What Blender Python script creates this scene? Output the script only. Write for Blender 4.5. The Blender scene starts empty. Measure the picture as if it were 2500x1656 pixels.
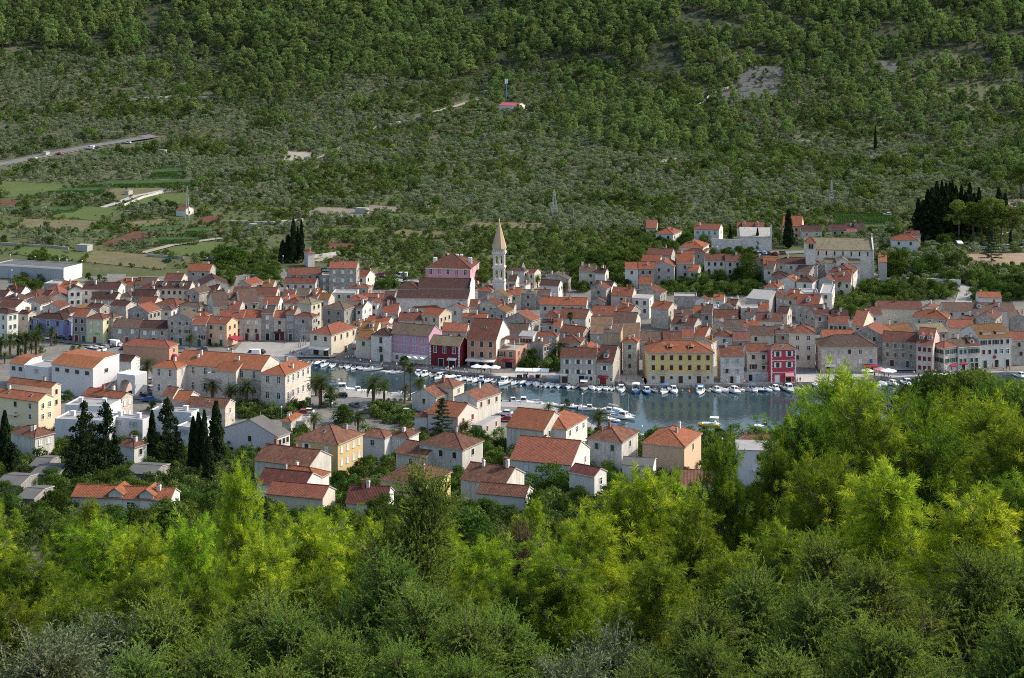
import bpy, math, random
import numpy as np
from mathutils import Vector, Matrix
random.seed(7); RNG = np.random.default_rng(7)
S = bpy.context.scene; COL = S.collection
F, CH, YH, CX = 4000.0, 112.0, 39.0, 1250.0     # focal length in photo pixels, camera height, horizon row, centre column
R = math.radians

# ------------------------------------------------------------------ terrain
KY = [-80, 0, 8, 20, 40, 80, 150, 250, 340, 400, 436, 500, 560, 640, 700, 850, 1050, 1180, 1290, 1430, 1900]
KZ = [114, 110.2, 107.2, 101.5, 92.5, 79, 59, 29, 12.5, 5, 1.0, .85, 2.2, 5.0, 8.0, 14, 28.5, 49.8, 76, 126, 310]
_ty = np.arange(-80, 1900, 1.0); _tz = np.interp(_ty, KY, KZ)
for _ in range(3):
 k = np.convolve(np.pad(_tz, 10, mode='edge'), np.ones(21) / 21, 'valid')
 w = np.clip((_ty - 30) / 60, 0, 1) * np.clip(np.abs(_ty - 470) / 45 - .6, 0, 1)
 _tz = _tz * (1 - w) + k * w
def zt(X, Y):
 X = np.asarray(X, float); Y = np.asarray(Y, float)
 z = np.interp(Y, _ty, _tz)
 a = np.clip((Y - 780) / 300, 0, 1); b = np.clip((Y - 1120) / 200, 0, 1.5)
 z = z + a * (2.6 * np.sin(X / 95 + 1.3) * np.sin(Y / 70) + 1.3 * np.sin(X / 41 + Y / 53))
 z = z + b * (6 * np.sin(X / 105 + .5 + Y / 300) + 3.5 * np.sin(X / 47 + 2 + Y / 150))
 z = z + 3.0 * np.exp(-((X - 130) / 70) ** 2 - ((Y - 655) / 50) ** 2)
 return z
def ray(x, y): return (x - CX) / F, (y - YH) / F
def pt(x, y, Y):
 k, m = ray(x, y); return Vector((k * Y, Y, CH - m * Y))
def solve(x, y, h=.0, y0=9.0, y1=1880.0):
 """point at height h above the terrain seen at photo pixel (x, y)"""
 k, m = ray(x, y)
 Y = np.concatenate([np.arange(y0, 60, .5), np.arange(max(60, y0), y1, 2.0)])
 d = zt(k * Y, Y) + h - (CH - m * Y)
 i = np.argmax(d > 0)
 if not d[i] > 0: i = len(Y) - 1
 a, b = Y[max(i - 1, 0)], Y[i]
 for _ in range(14):
  c = (a + b) / 2
  if float(zt(k * c, c)) + h - (CH - m * c) > 0: b = c
  else: a = c
 return Vector((k * b, b, CH - m * b))
def gnd(x, y, y0=300.0):
 p = solve(x, y, 0, y0); return p
def flat(x, y, z=.0):
 m = (y - YH) / F; Y = (CH - z) / m
 return Vector(((x - CX) / F * Y, Y, z))
OFF = {'T1': (0, 600), 'T2': (400, 600), 'T3': (800, 600), 'T4': (1200, 600), 'T5': (1600, 600), 'T6': (2000, 600),
  'L1': (0, 880), 'L2': (400, 880), 'L3': (800, 880), 'L4': (1200, 880), 'L5': (1600, 880),
  'U6': (1500, 480), 'U7': (2000, 420), 'U8': (900, 480), 'S': (0, 0)}
def sx(t, x): return x if t == 'S' else OFF[t][0] + x / 3.92
def sy(t, y): return y if t == 'S' else OFF[t][1] + y / 3.92

# ------------------------------------------------------------------ materials
MATS = {}
def nodemat(name):
 m = bpy.data.materials.new(name); m.use_nodes = True
 nt = m.node_tree; nt.nodes.clear()
 out = nt.nodes.new('ShaderNodeOutputMaterial')
 return m, nt, out
def N(nt, t, **kw):
 n = nt.nodes.new('ShaderNode' + t)
 for k, v in kw.items():
  if k in n.inputs: n.inputs[k].default_value = v
  else: setattr(n, k, v)
 return n
def rgb(c): return (c[0], c[1], c[2], 1)
def ramp(nt, fac, stops):
 r = nt.nodes.new('ShaderNodeValToRGB'); e = r.color_ramp.elements
 while len(e) < len(stops): e.new(.5)
 for i, (p, c) in enumerate(stops): e[i].position = p; e[i].color = rgb(c) if not isinstance(c, float) else (c, c, c, 1)
 nt.links.new(fac, r.inputs[0]); return r.outputs[0]
def mix(nt, fac, a, b, mode='MIX'):
 m = nt.nodes.new('ShaderNodeMix'); m.data_type = 'RGBA'; m.blend_type = mode
 for s, v in ((0, fac), (6, a), (7, b)):
  if hasattr(v, 'links') or isinstance(v, bpy.types.NodeSocket): nt.links.new(v, m.inputs[s])
  else: m.inputs[s].default_value = v if s == 0 else rgb(v)
 return m.outputs[2]
def noise(nt, vec, scale, detail=3, rough=.6):
 n = N(nt, 'TexNoise', Scale=scale, Detail=detail, Roughness=rough)
 nt.links.new(vec, n.inputs['Vector']); return n.outputs[0]
def vmul(nt, vec, s):
 n = nt.nodes.new('ShaderNodeVectorMath'); n.operation = 'MULTIPLY'
 nt.links.new(vec, n.inputs[0]); n.inputs[1].default_value = s; return n.outputs[0]
def vadd(nt, a, b):
 n = nt.nodes.new('ShaderNodeVectorMath'); n.operation = 'ADD'
 nt.links.new(a, n.inputs[0]); nt.links.new(b, n.inputs[1]); return n.outputs[0]
def objrand(nt):
 """a per-object offset so that no two houses show the same stains"""
 oi = nt.nodes.new('ShaderNodeObjectInfo'); c = nt.nodes.new('ShaderNodeCombineXYZ')
 mu = N(nt, 'Math', operation='MULTIPLY'); mu.inputs[1].default_value = 71.0
 nt.links.new(oi.outputs['Random'], mu.inputs[0])
 for i in range(3): nt.links.new(mu.outputs[0], c.inputs[i])
 return c.outputs[0], oi.outputs['Random']
def finish(nt, out, col, rough=.85, bump=None, bs=.3, bd=.05, spec=.3):
 p = N(nt, 'BsdfPrincipled', Roughness=rough); p.inputs['Specular IOR Level'].default_value = spec
 if isinstance(col, bpy.types.NodeSocket): nt.links.new(col, p.inputs['Base Color'])
 else: p.inputs['Base Color'].default_value = rgb(col)
 if bump is not None:
  b = N(nt, 'Bump', Strength=bs, Distance=bd); nt.links.new(bump, b.inputs['Height']); nt.links.new(b.outputs[0], p.inputs['Normal'])
 nt.links.new(p.outputs[0], out.inputs[0]); return p
def plain(name, c, rough=.7, var=.18, scale=1.5, metal=.0):
 if name in MATS: return MATS[name]
 m, nt, out = nodemat(name)
 tc = nt.nodes.new('ShaderNodeTexCoord')
 n = noise(nt, tc.outputs['Object'], scale, 4)
 col = mix(nt, n, [v * (1 - var) for v in c], [min(1, v * (1 + var)) for v in c])
 p = finish(nt, out, col, rough); p.inputs['Metallic'].default_value = metal
 MATS[name] = m; return m
def plaster(name, c, stain=.35, stain_col=(.16, .145, .12), base=None):
 """lime plaster: blotches, rain streaks and patches where it has come off"""
 m, nt, out = nodemat(name)
 uv = nt.nodes.new('ShaderNodeUVMap').outputs[0]; off, rnd = objrand(nt); v = vadd(nt, uv, off)
 n1 = noise(nt, v, .35, 4); n2 = noise(nt, vmul(nt, v, (1.6, .13, 1)), 1.0, 4, .7); n3 = noise(nt, v, 3.0, 3)
 col = mix(nt, n3, [q * .9 for q in c], [min(1, q * 1.08) for q in c])
 s = ramp(nt, n2, [(.46, .0), (.75, 1.0)])
 mu = N(nt, 'Math', operation='MULTIPLY'); nt.links.new(s, mu.inputs[0]); mu.inputs[1].default_value = stain
 col = mix(nt, mu.outputs[0], col, stain_col)
 s2 = ramp(nt, n1, [(.5, .0), (.68, 1.0)])
 mu2 = N(nt, 'Math', operation='MULTIPLY'); nt.links.new(s2, mu2.inputs[0]); mu2.inputs[1].default_value = stain * .7
 col = mix(nt, mu2.outputs[0], col, base or [q * .6 for q in c])
 finish(nt, out, col, .9, n3, .25, .03); MATS[name] = m; return m
def stone(name, c1, c2, mortar, sc=1.0, stain=.3):
 """coursed rubble masonry with pale joints"""
 m, nt, out = nodemat(name)
 uv = nt.nodes.new('ShaderNodeUVMap').outputs[0]; off, rnd = objrand(nt); v = vadd(nt, uv, off)
 b = N(nt, 'TexBrick', Scale=1.0 / sc); nt.links.new(v, b.inputs['Vector'])
 b.inputs['Color1'].default_value = rgb(c1); b.inputs['Color2'].default_value = rgb(c2); b.inputs['Mortar'].default_value = rgb(mortar)
 b.inputs['Mortar Size'].default_value = .035; b.inputs['Brick Width'].default_value = .62; b.inputs['Row Height'].default_value = .31
 n1 = noise(nt, v, .3, 4); n2 = noise(nt, v, 1.0, 4, .8)
 col = mix(nt, ramp(nt, n2, [(.36, .0), (.6, 1.0)]), mix(nt, min(.8, .25 + stain * 1.2), b.outputs[0], [q * .5 for q in c1]), b.outputs[0])
 s = ramp(nt, n1, [(.46, .0), (.66, 1.0)])
 mu = N(nt, 'Math', operation='MULTIPLY'); nt.links.new(s, mu.inputs[0]); mu.inputs[1].default_value = stain
 col = mix(nt, mu.outputs[0], col, [q * .45 for q in c2])
 finish(nt, out, col, .92, b.outputs[1], .5, .03); MATS[name] = m; return m
def rooftile(name, cols, patch=None, pf=.35, dirt=.4):
 """clay barrel tiles: one colour per tile, rows that cast a shade line, lichen and dirt in patches"""
 m, nt, out = nodemat(name)
 uv = nt.nodes.new('ShaderNodeUVMap').outputs[0]; off, rnd = objrand(nt); v = vadd(nt, uv, off)
 fl = nt.nodes.new('ShaderNodeVectorMath'); fl.operation = 'FLOOR'; nt.links.new(vmul(nt, v, (3.6, 2.7, 1)), fl.inputs[0])
 wn = N(nt, 'TexWhiteNoise', noise_dimensions='2D'); nt.links.new(fl.outputs[0], wn.inputs['Vector'])
 col = ramp(nt, wn.outputs[0], [(i / (len(cols) - 1), c) for i, c in enumerate(cols)])
 n1 = noise(nt, v, .3, 5, .7); n2 = noise(nt, vmul(nt, v, (1, .6, 1)), 1.0, 4, .8)
 col = mix(nt, ramp(nt, n2, [(.38, .0), (.66, min(1, dirt * 1.5 + .2))]), col, [q * .38 for q in cols[0]]); col = mix(nt, ramp(nt, n2, [(.28, .55), (.42, .0)]), col, [min(1, q * 1.5 + .02) for q in cols[-1]])
 if patch: col = mix(nt, ramp(nt, n1, [(.5 - .18 * pf, .0), (.62 - .1 * pf, pf + .25)]), col, patch)
 hs = N(nt, 'HueSaturation'); mr = N(nt, 'MapRange'); nt.links.new(rnd, mr.inputs[0]); mr.inputs[3].default_value = .78; mr.inputs[4].default_value = 1.16
 nt.links.new(mr.outputs[0], hs.inputs['Value']); nt.links.new(col, hs.inputs['Color'])
 sp = nt.nodes.new('ShaderNodeSeparateXYZ'); nt.links.new(uv, sp.inputs[0])
 wu = N(nt, 'Math', operation='SINE'); mu = N(nt, 'Math', operation='MULTIPLY'); mu.inputs[1].default_value = 2 * math.pi / .28
 nt.links.new(sp.outputs[0], mu.inputs[0]); nt.links.new(mu.outputs[0], wu.inputs[0])
 fr = N(nt, 'Math', operation='FRACT'); m3 = N(nt, 'Math', operation='MULTIPLY'); m3.inputs[1].default_value = 2.7
 nt.links.new(sp.outputs[1], m3.inputs[0]); nt.links.new(m3.outputs[0], fr.inputs[0])
 ad = N(nt, 'Math', operation='MULTIPLY_ADD'); nt.links.new(wu.outputs[0], ad.inputs[0]); ad.inputs[1].default_value = .5; 
 m4 = N(nt, 'Math', operation='MULTIPLY'); m4.inputs[1].default_value = -1.0; nt.links.new(fr.outputs[0], m4.inputs[0]); nt.links.new(m4.outputs[0], ad.inputs[2])
 finish(nt, out, hs.outputs[0], .85, ad.outputs[0], .8, .05); MATS[name] = m; return m

def leafmat(name, c, c2, trans=.35, var=.35, tuft=.0):
 m, nt, out = nodemat(name)
 g = nt.nodes.new('ShaderNodeNewGeometry'); oi = nt.nodes.new('ShaderNodeObjectInfo')
 col = mix(nt, g.outputs['Random Per Island'], c, c2)
 if tuft:      # some shoots are yellower, some darker
  at = N(nt, 'Attribute', attribute_name='tuft'); col = mix(nt, at.outputs['Fac'], mix(nt, 1.0, col, (.5, .64, .7), 'MULTIPLY'), mix(nt, 1.0, col, (1.4, 1.28, 1.0), 'MULTIPLY'))
 hs = N(nt, 'HueSaturation'); mr = N(nt, 'MapRange'); nt.links.new(oi.outputs['Random'], mr.inputs[0])
 mr.inputs[3].default_value = 1 - var; mr.inputs[4].default_value = 1 + var
 nt.links.new(mr.outputs[0], hs.inputs['Value']); nt.links.new(col, hs.inputs['Color'])
 mr2 = N(nt, 'MapRange'); wn = N(nt, 'TexWhiteNoise', noise_dimensions='1D'); nt.links.new(oi.outputs['Random'], wn.inputs['W']); nt.links.new(wn.outputs[0], mr2.inputs[0])
 mr2.inputs[3].default_value = .475; mr2.inputs[4].default_value = .515; nt.links.new(mr2.outputs[0], hs.inputs['Hue'])
 d = N(nt, 'BsdfDiffuse'); t = N(nt, 'BsdfTranslucent'); mx = N(nt, 'MixShader'); mx.inputs[0].default_value = trans
 nt.links.new(hs.outputs[0], d.inputs[0])
 br = mix(nt, 1.0, hs.outputs[0], (1.1, 1.25, .7), 'MULTIPLY'); nt.links.new(br, t.inputs[0])
 nt.links.new(d.outputs[0], mx.inputs[1]); nt.links.new(t.outputs[0], mx.inputs[2]); nt.links.new(mx.outputs[0], out.inputs[0])
 MATS[name] = m; return m

# walls
stone('w_st', (.351, .318, .282), (.468, .432, .385), (.546, .508, .462), stain=.45)
stone('w_sb', (.520, .457, .385), (.650, .584, .501), (.676, .622, .552), stain=.3)
stone('w_sbw', (.624, .559, .488), (.728, .660, .578), (.585, .533, .475), .9, stain=.12)
stone('w_stw', (.546, .508, .462), (.702, .660, .616), (.750, .711, .668), .8, stain=.25)
stone('w_stl', (.650, .610, .552), (.750, .724, .668), (.715, .673, .616), .9, stain=.18)
stone('w_stpk', (.585, .470, .424), (.650, .533, .488), (.650, .572, .539), stain=.2)
plaster('w_wh', (.66, .64, .60), .3); plaster('w_wm', (.60, .60, .61), .12); plaster('w_we', (.58, .55, .49), .6)
plaster('w_wes', (.62, .60, .56), .75, (.1, .1, .1)); plaster('w_cr', (.62, .56, .45), .3); plaster('w_cr2', (.72, .62, .42), .06)
plaster('w_crw', (.52, .45, .33), .5); plaster('w_gy', (.42, .40, .38), .35); plaster('w_gyw', (.30, .28, .26), .7, (.07, .065, .06))
plaster('w_gyb', (.46, .42, .36), .3); plaster('w_bl', (.24, .28, .52), .35); plaster('w_ycr', (.60, .56, .36), .25)
plaster('w_pc', (.72, .44, .28), .15); plaster('w_peach', (.74, .52, .38), .05); plaster('w_peach2', (.62, .43, .29), .12)
plaster('w_pink', (.62, .34, .37), .16); plaster('w_rose', (.60, .24, .26), .12); plaster('w_lilac', (.50, .28, .39), .22); plaster('w_dred', (.165, .018, .030), .15, (.05, .01, .01))
plaster('w_salmon', (.52, .29, .19), .22); plaster('w_yel', (.74, .54, .19), .16, (.35, .22, .08)); plaster('w_yel2', (.62, .54, .22), .12)
plaster('w_red', (.48, .06, .085), .12, (.2, .03, .04)); plaster('w_ochre', (.55, .40, .20), .1); plaster('w_pkw', (.68, .55, .50), .15)
plaster('w_peel', (.46, .36, .25), .75, (.22, .13, .08), (.42, .22, .12)); plaster('w_whp', (.66, .60, .60), .15); plaster('w_steel', (.38, .39, .41), .1)
plaster('w_wh2', (.60, .60, .60), .2)
# roofs
rooftile('r_or', [(.211, .058, .024), (.274, .084, .036), (.243, .071, .031)], (.158, .058, .031), .2, .2)
rooftile('r_orr', [(.22, .072, .032), (.30, .105, .048), (.25, .085, .038)], None, 0, .12)
rooftile('r_om', [(.264, .089, .033), (.317, .120, .049), (.285, .098, .040)], None, 0, .12)
rooftile('r_te', [(.126, .038, .022), (.190, .062, .036), (.148, .053, .033)], (.085, .044, .031), .35, .4)
rooftile('r_te2', [(.155, .062, .038), (.24, .105, .062), (.125, .05, .033)], (.13, .075, .05), .15, .4)
rooftile('r_re', [(.185, .058, .034), (.25, .085, .048), (.21, .068, .04)], None, 0, .15)
rooftile('r_br', [(.053, .021, .016), (.090, .033, .022), (.069, .027, .020)], (.047, .027, .022), .3, .4)
rooftile('r_br2', [(.090, .027, .020), (.132, .038, .027), (.106, .031, .022)], None, 0, .3)
rooftile('r_mar', [(.13, .048, .036), (.17, .065, .046), (.15, .056, .04)], None, 0, .2)
rooftile('r_mo', [(.090, .044, .031), (.158, .075, .049), (.116, .071, .053)], (.085, .062, .049), .5, .4)
rooftile('r_li', [(.158, .062, .027), (.201, .084, .031), (.174, .080, .031)], (.169, .098, .027), .5, .3)
rooftile('r_moss', [(.106, .075, .058), (.142, .102, .075), (.090, .064, .051)], (.126, .093, .053), .35, .3)
rooftile('r_st2', [(.165, .14, .09), (.225, .19, .12), (.135, .115, .075)], (.19, .165, .10), .4, .25)
rooftile('r_ta', [(.185, .102, .062), (.227, .133, .080), (.201, .120, .075)], (.169, .115, .080), .3, .25)
rooftile('r_lt', [(.50, .48, .44), (.58, .56, .51), (.46, .44, .40)], (.42, .40, .36), .3, .2)
plain('r_gr', (.30, .29, .28), .9, .3, .6); plain('r_sheet', (.115, .11, .105), .8, .35, .4); plain('r_pk', (.40, .09, .10), .6, .1)
# small parts
plain('frame', (.56, .53, .47)); plain('whiteframe', (.75, .75, .73)); plain('brownwood', (.075, .032, .022)); plain('greenwood', (.035, .10, .065))
plain('greywood', (.36, .38, .40)); plain('whitewood', (.72, .73, .74)); plain('bluewood', (.05, .12, .35)); plain('redwood', (.17, .03, .025)); plain('olivewood', (.12, .14, .09))
plain('chim', (.30, .12, .07)); plain('chimw', (.62, .60, .56)); plain('dark', (.012, .012, .014), .5); plain('iron', (.03, .03, .032), .5)
plain('white', (.78, .78, .77), .5, .05); plain('canvas', (.72, .69, .62), .9, .06); plain('redcanvas', (.28, .025, .05), .9, .1); plain('concrete', (.36, .345, .32), .9, .25)
plain('metal', (.45, .46, .47), .45, .1, 2, .6); plain('yellow', (.75, .50, .02), .5, .05); plain('yellowcanvas', (.72, .60, .12), .9, .05)
plain('bark', (.10, .075, .055), .9, .3, 6); plain('barkgrey', (.17, .15, .13), .9, .3, 6); plain('palmbark', (.13, .085, .05), .95, .4, 5)
def glass():
 m, nt, out = nodemat('glass'); finish(nt, out, (.025, .028, .032), .12, spec=.6); MATS['glass'] = m
glass()

# ------------------------------------------------------------------ mesh builder
class MB:
 def __init__(s): s.v = []; s.f = []; s.m = []; s.mats = []
 def mi(s, m):
  m = MATS[m] if isinstance(m, str) else m
  if m not in s.mats: s.mats.append(m)
  return s.mats.index(m)
 def face(s, pts, m):
  i = len(s.v); s.v += [tuple(p) for p in pts]; s.f.append(tuple(range(i, i + len(pts)))); s.m.append(s.mi(m))
 def box(s, a, b, m, skip=''):
  x0, y0, z0 = a; x1, y1, z1 = b
  Q = {'f': [(x0, y0, z0), (x1, y0, z0), (x1, y0, z1), (x0, y0, z1)], 'k': [(x1, y1, z0), (x0, y1, z0), (x0, y1, z1), (x1, y1, z1)],
    'r': [(x1, y0, z0), (x1, y1, z0), (x1, y1, z1), (x1, y0, z1)], 'l': [(x0, y1, z0), (x0, y0, z0), (x0, y0, z1), (x0, y1, z1)],
    't': [(x0, y0, z1), (x1, y0, z1), (x1, y1, z1), (x0, y1, z1)], 'b': [(x0, y1, z0), (x1, y1, z0), (x1, y0, z0), (x0, y0, z0)]}
  for k, q in Q.items():
   if k not in skip: s.face(q, m)
 def tube(s, pts, rad, m, n=6, cap=True):
  pts = [Vector(p) for p in pts]; i0 = len(s.v); k = s.mi(m)
  rad = rad if isinstance(rad, (list, tuple)) else [rad] * len(pts)
  for i, p in enumerate(pts):
   d = (pts[min(i + 1, len(pts) - 1)] - pts[max(i - 1, 0)]).normalized()
   u = d.orthogonal().normalized() if abs(d.z) < .95 else Vector((1, 0, 0)).cross(d).normalized(); w = d.cross(u)
   for j in range(n):
    a = 2 * math.pi * j / n; s.v.append(tuple(p + (u * math.cos(a) + w * math.sin(a)) * rad[i]))
  for i in range(len(pts) - 1):
   for j in range(n):
    a = i0 + i * n + j; b = i0 + i * n + (j + 1) % n
    s.f.append((a, b, b + n, a + n)); s.m.append(k)
  if cap:
   s.f.append(tuple(i0 + j for j in range(n))[::-1]); s.m.append(k)
   s.f.append(tuple(i0 + (len(pts) - 1) * n + j for j in range(n))); s.m.append(k)
 def lathe(s, prof, m, n=10, c=(0, 0)):
  s.tube([(c[0], c[1], z) for r, z in prof], [max(r, .001) for r, z in prof], m, n)
 def cone4(s, c, r0, z0, z1, m, n=4, rot=math.pi / 4, r1=.0):
  P = [(c[0] + r0 * math.cos(rot + 2 * math.pi * j / n), c[1] + r0 * math.sin(rot + 2 * math.pi * j / n), z0) for j in range(n)]
  if r1 <= 0:
   for j in range(n): s.face([P[j], P[(j + 1) % n], (c[0], c[1], z1)], m)
  else:
   T = [(c[0] + r1 * math.cos(rot + 2 * math.pi * j / n), c[1] + r1 * math.sin(rot + 2 * math.pi * j / n), z1) for j in range(n)]
   for j in range(n): s.face([P[j], P[(j + 1) % n], T[(j + 1) % n], T[j]], m)
   s.face(T, m)
 def mesh(s, name, smooth=False):
  me = bpy.data.meshes.new(name); me.from_pydata(s.v, [], s.f)
  for m in s.mats: me.materials.append(m)
  me.polygons.foreach_set('material_index', s.m)
  if smooth: me.polygons.foreach_set('use_smooth', [True] * len(s.f))
  # metric UVs: u runs level along each face, v up its slope
  uv = me.uv_layers.new(name='UVMap').data; li = 0; out = []
  for f in s.f:
   p = [Vector(s.v[i]) for i in f]; n = Vector((0, 0, 0))
   for i in range(len(p)): n += (p[i] - p[0]).cross(p[(i + 1) % len(p)] - p[0])
   n = n.normalized() if n.length > 1e-9 else Vector((0, 0, 1))
   u = Vector((0, 0, 1)).cross(n); u = u.normalized() if u.length > .05 else Vector((1, 0, 0)); w = n.cross(u)
   for q in p: out += [q.dot(u), q.dot(w)]
  uv.foreach_set('uv', out); me.update(); return me
 def obj(s, name, parent=None, loc=(0, 0, 0), rz=0, smooth=False):
  return put(name, s.mesh(name, smooth), parent, loc, rz)
def put(name, data, parent=None, loc=(0, 0, 0), rz=.0, sc=None):
 o = bpy.data.objects.new(name, data); COL.objects.link(o); o.location = loc; o.rotation_euler = (0, 0, rz)
 if parent: o.parent = parent
 if sc is not None: o.scale = sc if isinstance(sc, (tuple, list)) else (sc, sc, sc)
 return o
def tag(o, label=None, cat=None, group=None, kind=None):
 if label: o['label'] = label
 if cat: o['category'] = cat
 if group: o['group'] = group
 if kind: o['kind'] = kind
 return o
def thing(name, label, cat, loc=(0, 0, 0), rz=.0, group=None):
 return tag(put(name, None, None, loc, rz), label, cat, group)
def copytree(o, loc, rz, label=None, sc=None):
 c = o.copy(); COL.objects.link(c); c.location = loc; c.rotation_euler = (0, 0, rz)
 if sc is not None: c.scale = (sc, sc, sc) if not isinstance(sc, (tuple, list)) else sc
 if label: c['label'] = label
 for ch in list(o.children):
  d = ch.copy(); COL.objects.link(d); d.parent = c
  for g in list(ch.children):
   e = g.copy(); COL.objects.link(e); e.parent = d
 return c

# ------------------------------------------------------------------ camera, sun, sky
cam = bpy.data.cameras.new('camera'); co = bpy.data.objects.new('camera', cam); COL.objects.link(co)
co.location = (0, 0, CH); co.rotation_euler = (R(90), 0, 0)
cam.sensor_width = 36; cam.lens = F / 2500 * 36; cam.shift_y = -(828 - YH) / 2500; cam.clip_start = .5; cam.clip_end = 6000
S.camera = co; S.cycles.filter_width = 1.0; S.cycles.use_denoising = False
SUN_AZ, SUN_EL = R(12), R(40)            # direction to the sun: right of the view, a little beyond the town
sd = Vector((math.cos(SUN_AZ) * math.cos(SUN_EL), math.sin(SUN_AZ) * math.cos(SUN_EL), math.sin(SUN_EL)))
sl = bpy.data.lights.new('sun', 'SUN'); sl.energy = 2.75; sl.angle = R(.6); sl.color = (1, .93, .80)
so = bpy.data.objects.new('sun', sl); COL.objects.link(so); so.rotation_euler = sd.to_track_quat('Z', 'Y').to_euler(); so.location = (200, 300, 400)
wd = bpy.data.worlds.new('World'); S.world = wd; wd.use_nodes = True
wn = wd.node_tree; sky = wn.nodes.new('ShaderNodeTexSky'); sky.sky_type = 'NISHITA'; sky.sun_disc = False
sky.sun_elevation = SUN_EL; sky.sun_rotation = math.pi / 2 - SUN_AZ; sky.air_density = 1.2; sky.dust_density = 2.5
bg = wn.nodes['Background']; bg.inputs[1].default_value = .15; wn.links.new(sky.outputs[0], bg.inputs[0])
S.view_settings.view_transform = 'Standard'; S.view_settings.look = 'None'; S.view_settings.exposure = .62; S.view_settings.gamma = 1
# ------------------------------------------------------------------ windows, doors, chimneys (shared meshes)
_wm = {}
KIND = {'dk': ('frame', 'glass'), 'wf': ('whiteframe', 'glass'), 'sb': ('frame', 'brownwood'), 'sg': ('frame', 'greenwood'), 'sw': ('frame', 'whitewood'),
  'sy': ('frame', 'greywood'), 'bl': ('frame', 'bluewood'), 'sr': ('frame', 'redwood'), 'sv': ('frame', 'olivewood'), 'ho': ('frame', 'dark')}
def winmesh(kind, w, h):
 key = (kind, round(w, 2), round(h, 2))
 if key in _wm: return _wm[key]
 fr, pn = KIND[kind]; b = MB(); t = .09
 b.face([(-w / 2, -.025, -h / 2), (w / 2, -.025, -h / 2), (w / 2, -.025, h / 2), (-w / 2, -.025, h / 2)], pn)
 b.box((-w / 2 - t, -.09, -h / 2), (-w / 2, .05, h / 2), fr); b.box((w / 2, -.09, -h / 2), (w / 2 + t, .05, h / 2), fr)
 b.box((-w / 2 - t, -.09, h / 2), (w / 2 + t, .05, h / 2 + t), fr); b.box((-w / 2 - t - .06, -.16, -h / 2 - .12), (w / 2 + t + .06, .05, -h / 2), fr)
 if kind == 'wf':
  b.box((-.04, -.055, -h / 2), (.04, -.03, h / 2), 'whiteframe'); b.box((-w / 2, -.05, h * .12), (w / 2, -.03, h * .12 + .06), 'whiteframe')
 if kind[0] == 's':
  b.box((-.025, -.035, -h / 2), (.025, -.028, h / 2), 'dark')
 _wm[key] = b.mesh('window'); return _wm[key]
def shuttermesh(m, w, h):
 key = ('sh', m, round(w, 2), round(h, 2))
 if key not in _wm:
  b = MB(); b.box((-w / 2, -.06, -h / 2), (w / 2, 0, h / 2), m)
  for i in range(3): b.box((-w / 2 + .05, -.075, -h / 2 + .08 + i * h * .33), (w / 2 - .05, -.0601, -h / 2 + .08 + i * h * .33 + h * .22), m)
  _wm[key] = b.mesh('shutter')
 return _wm[key]
def doormesh(m, w, h):
 key = ('door', m, w, h)
 if key not in _wm:
  b = MB(); b.box((-w / 2 - .15, -.1, 0), (-w / 2, .05, h), 'frame'); b.box((w / 2, -.1, 0), (w / 2 + .15, .05, h), 'frame'); b.box((-w / 2 - .15, -.1, h), (w / 2 + .15, .05, h + .18), 'frame')
  b.box((-w / 2, -.05, 0), (-.01, .04, h), m); b.box((.01, -.05, 0), (w / 2, .04, h), m)
  b.box((-w / 2 + .1, -.07, .2), (-.1, -.0501, h * .45), m); b.box((.1, -.07, .2), (w / 2 - .1, -.0501, h * .45), m)
  _wm[key] = b.mesh('door')
 return _wm[key]
def chimmesh(m, w, h):
 key = ('ch', m, w, h)
 if key not in _wm:
  b = MB(); b.box((-w / 2, -w / 2, -1.2), (w / 2, w / 2, h), m); b.box((-w / 2 - .07, -w / 2 - .07, h), (w / 2 + .07, w / 2 + .07, h + .1), m)
  b.box((-w / 2 + .06, -w / 2 + .06, h + .1), (-w / 2 + .16, w / 2 - .06, h + .4), m); b.box((w / 2 - .16, -w / 2 + .06, h + .1), (w / 2 - .06, w / 2 - .06, h + .4), m)
  b.box((-w / 2 - .04, -w / 2 - .04, h + .4), (w / 2 + .04, w / 2 + .04, h + .5), 'r_te2'); _wm[key] = b.mesh('chimney')
 return _wm[key]
def window(root, kind, x, y, z, side, w=.95, h=1.35):
 """side 'f' on the front wall (y = 0), 'r' on the right one, 'l' on the left one"""
 opened = kind[0] == 'o'; k = {'ow': 'dk', 'og': 'dk', 'ob': 'dk', 'oy': 'dk'}.get(kind, kind)
 rz = {'f': 0, 'r': math.pi / 2, 'l': -math.pi / 2}[side]
 o = put('window', winmesh(k, w, h), root, (x, y, z), rz)
 if opened:
  m = {'ow': 'whitewood', 'og': 'greenwood', 'ob': 'brownwood', 'oy': 'greywood'}[kind]
  for s in (-1, 1): put('shutter', shuttermesh(m, w * .5, h), o, (s * (w * .78 + .1), -.03, 0))
 return o

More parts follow.
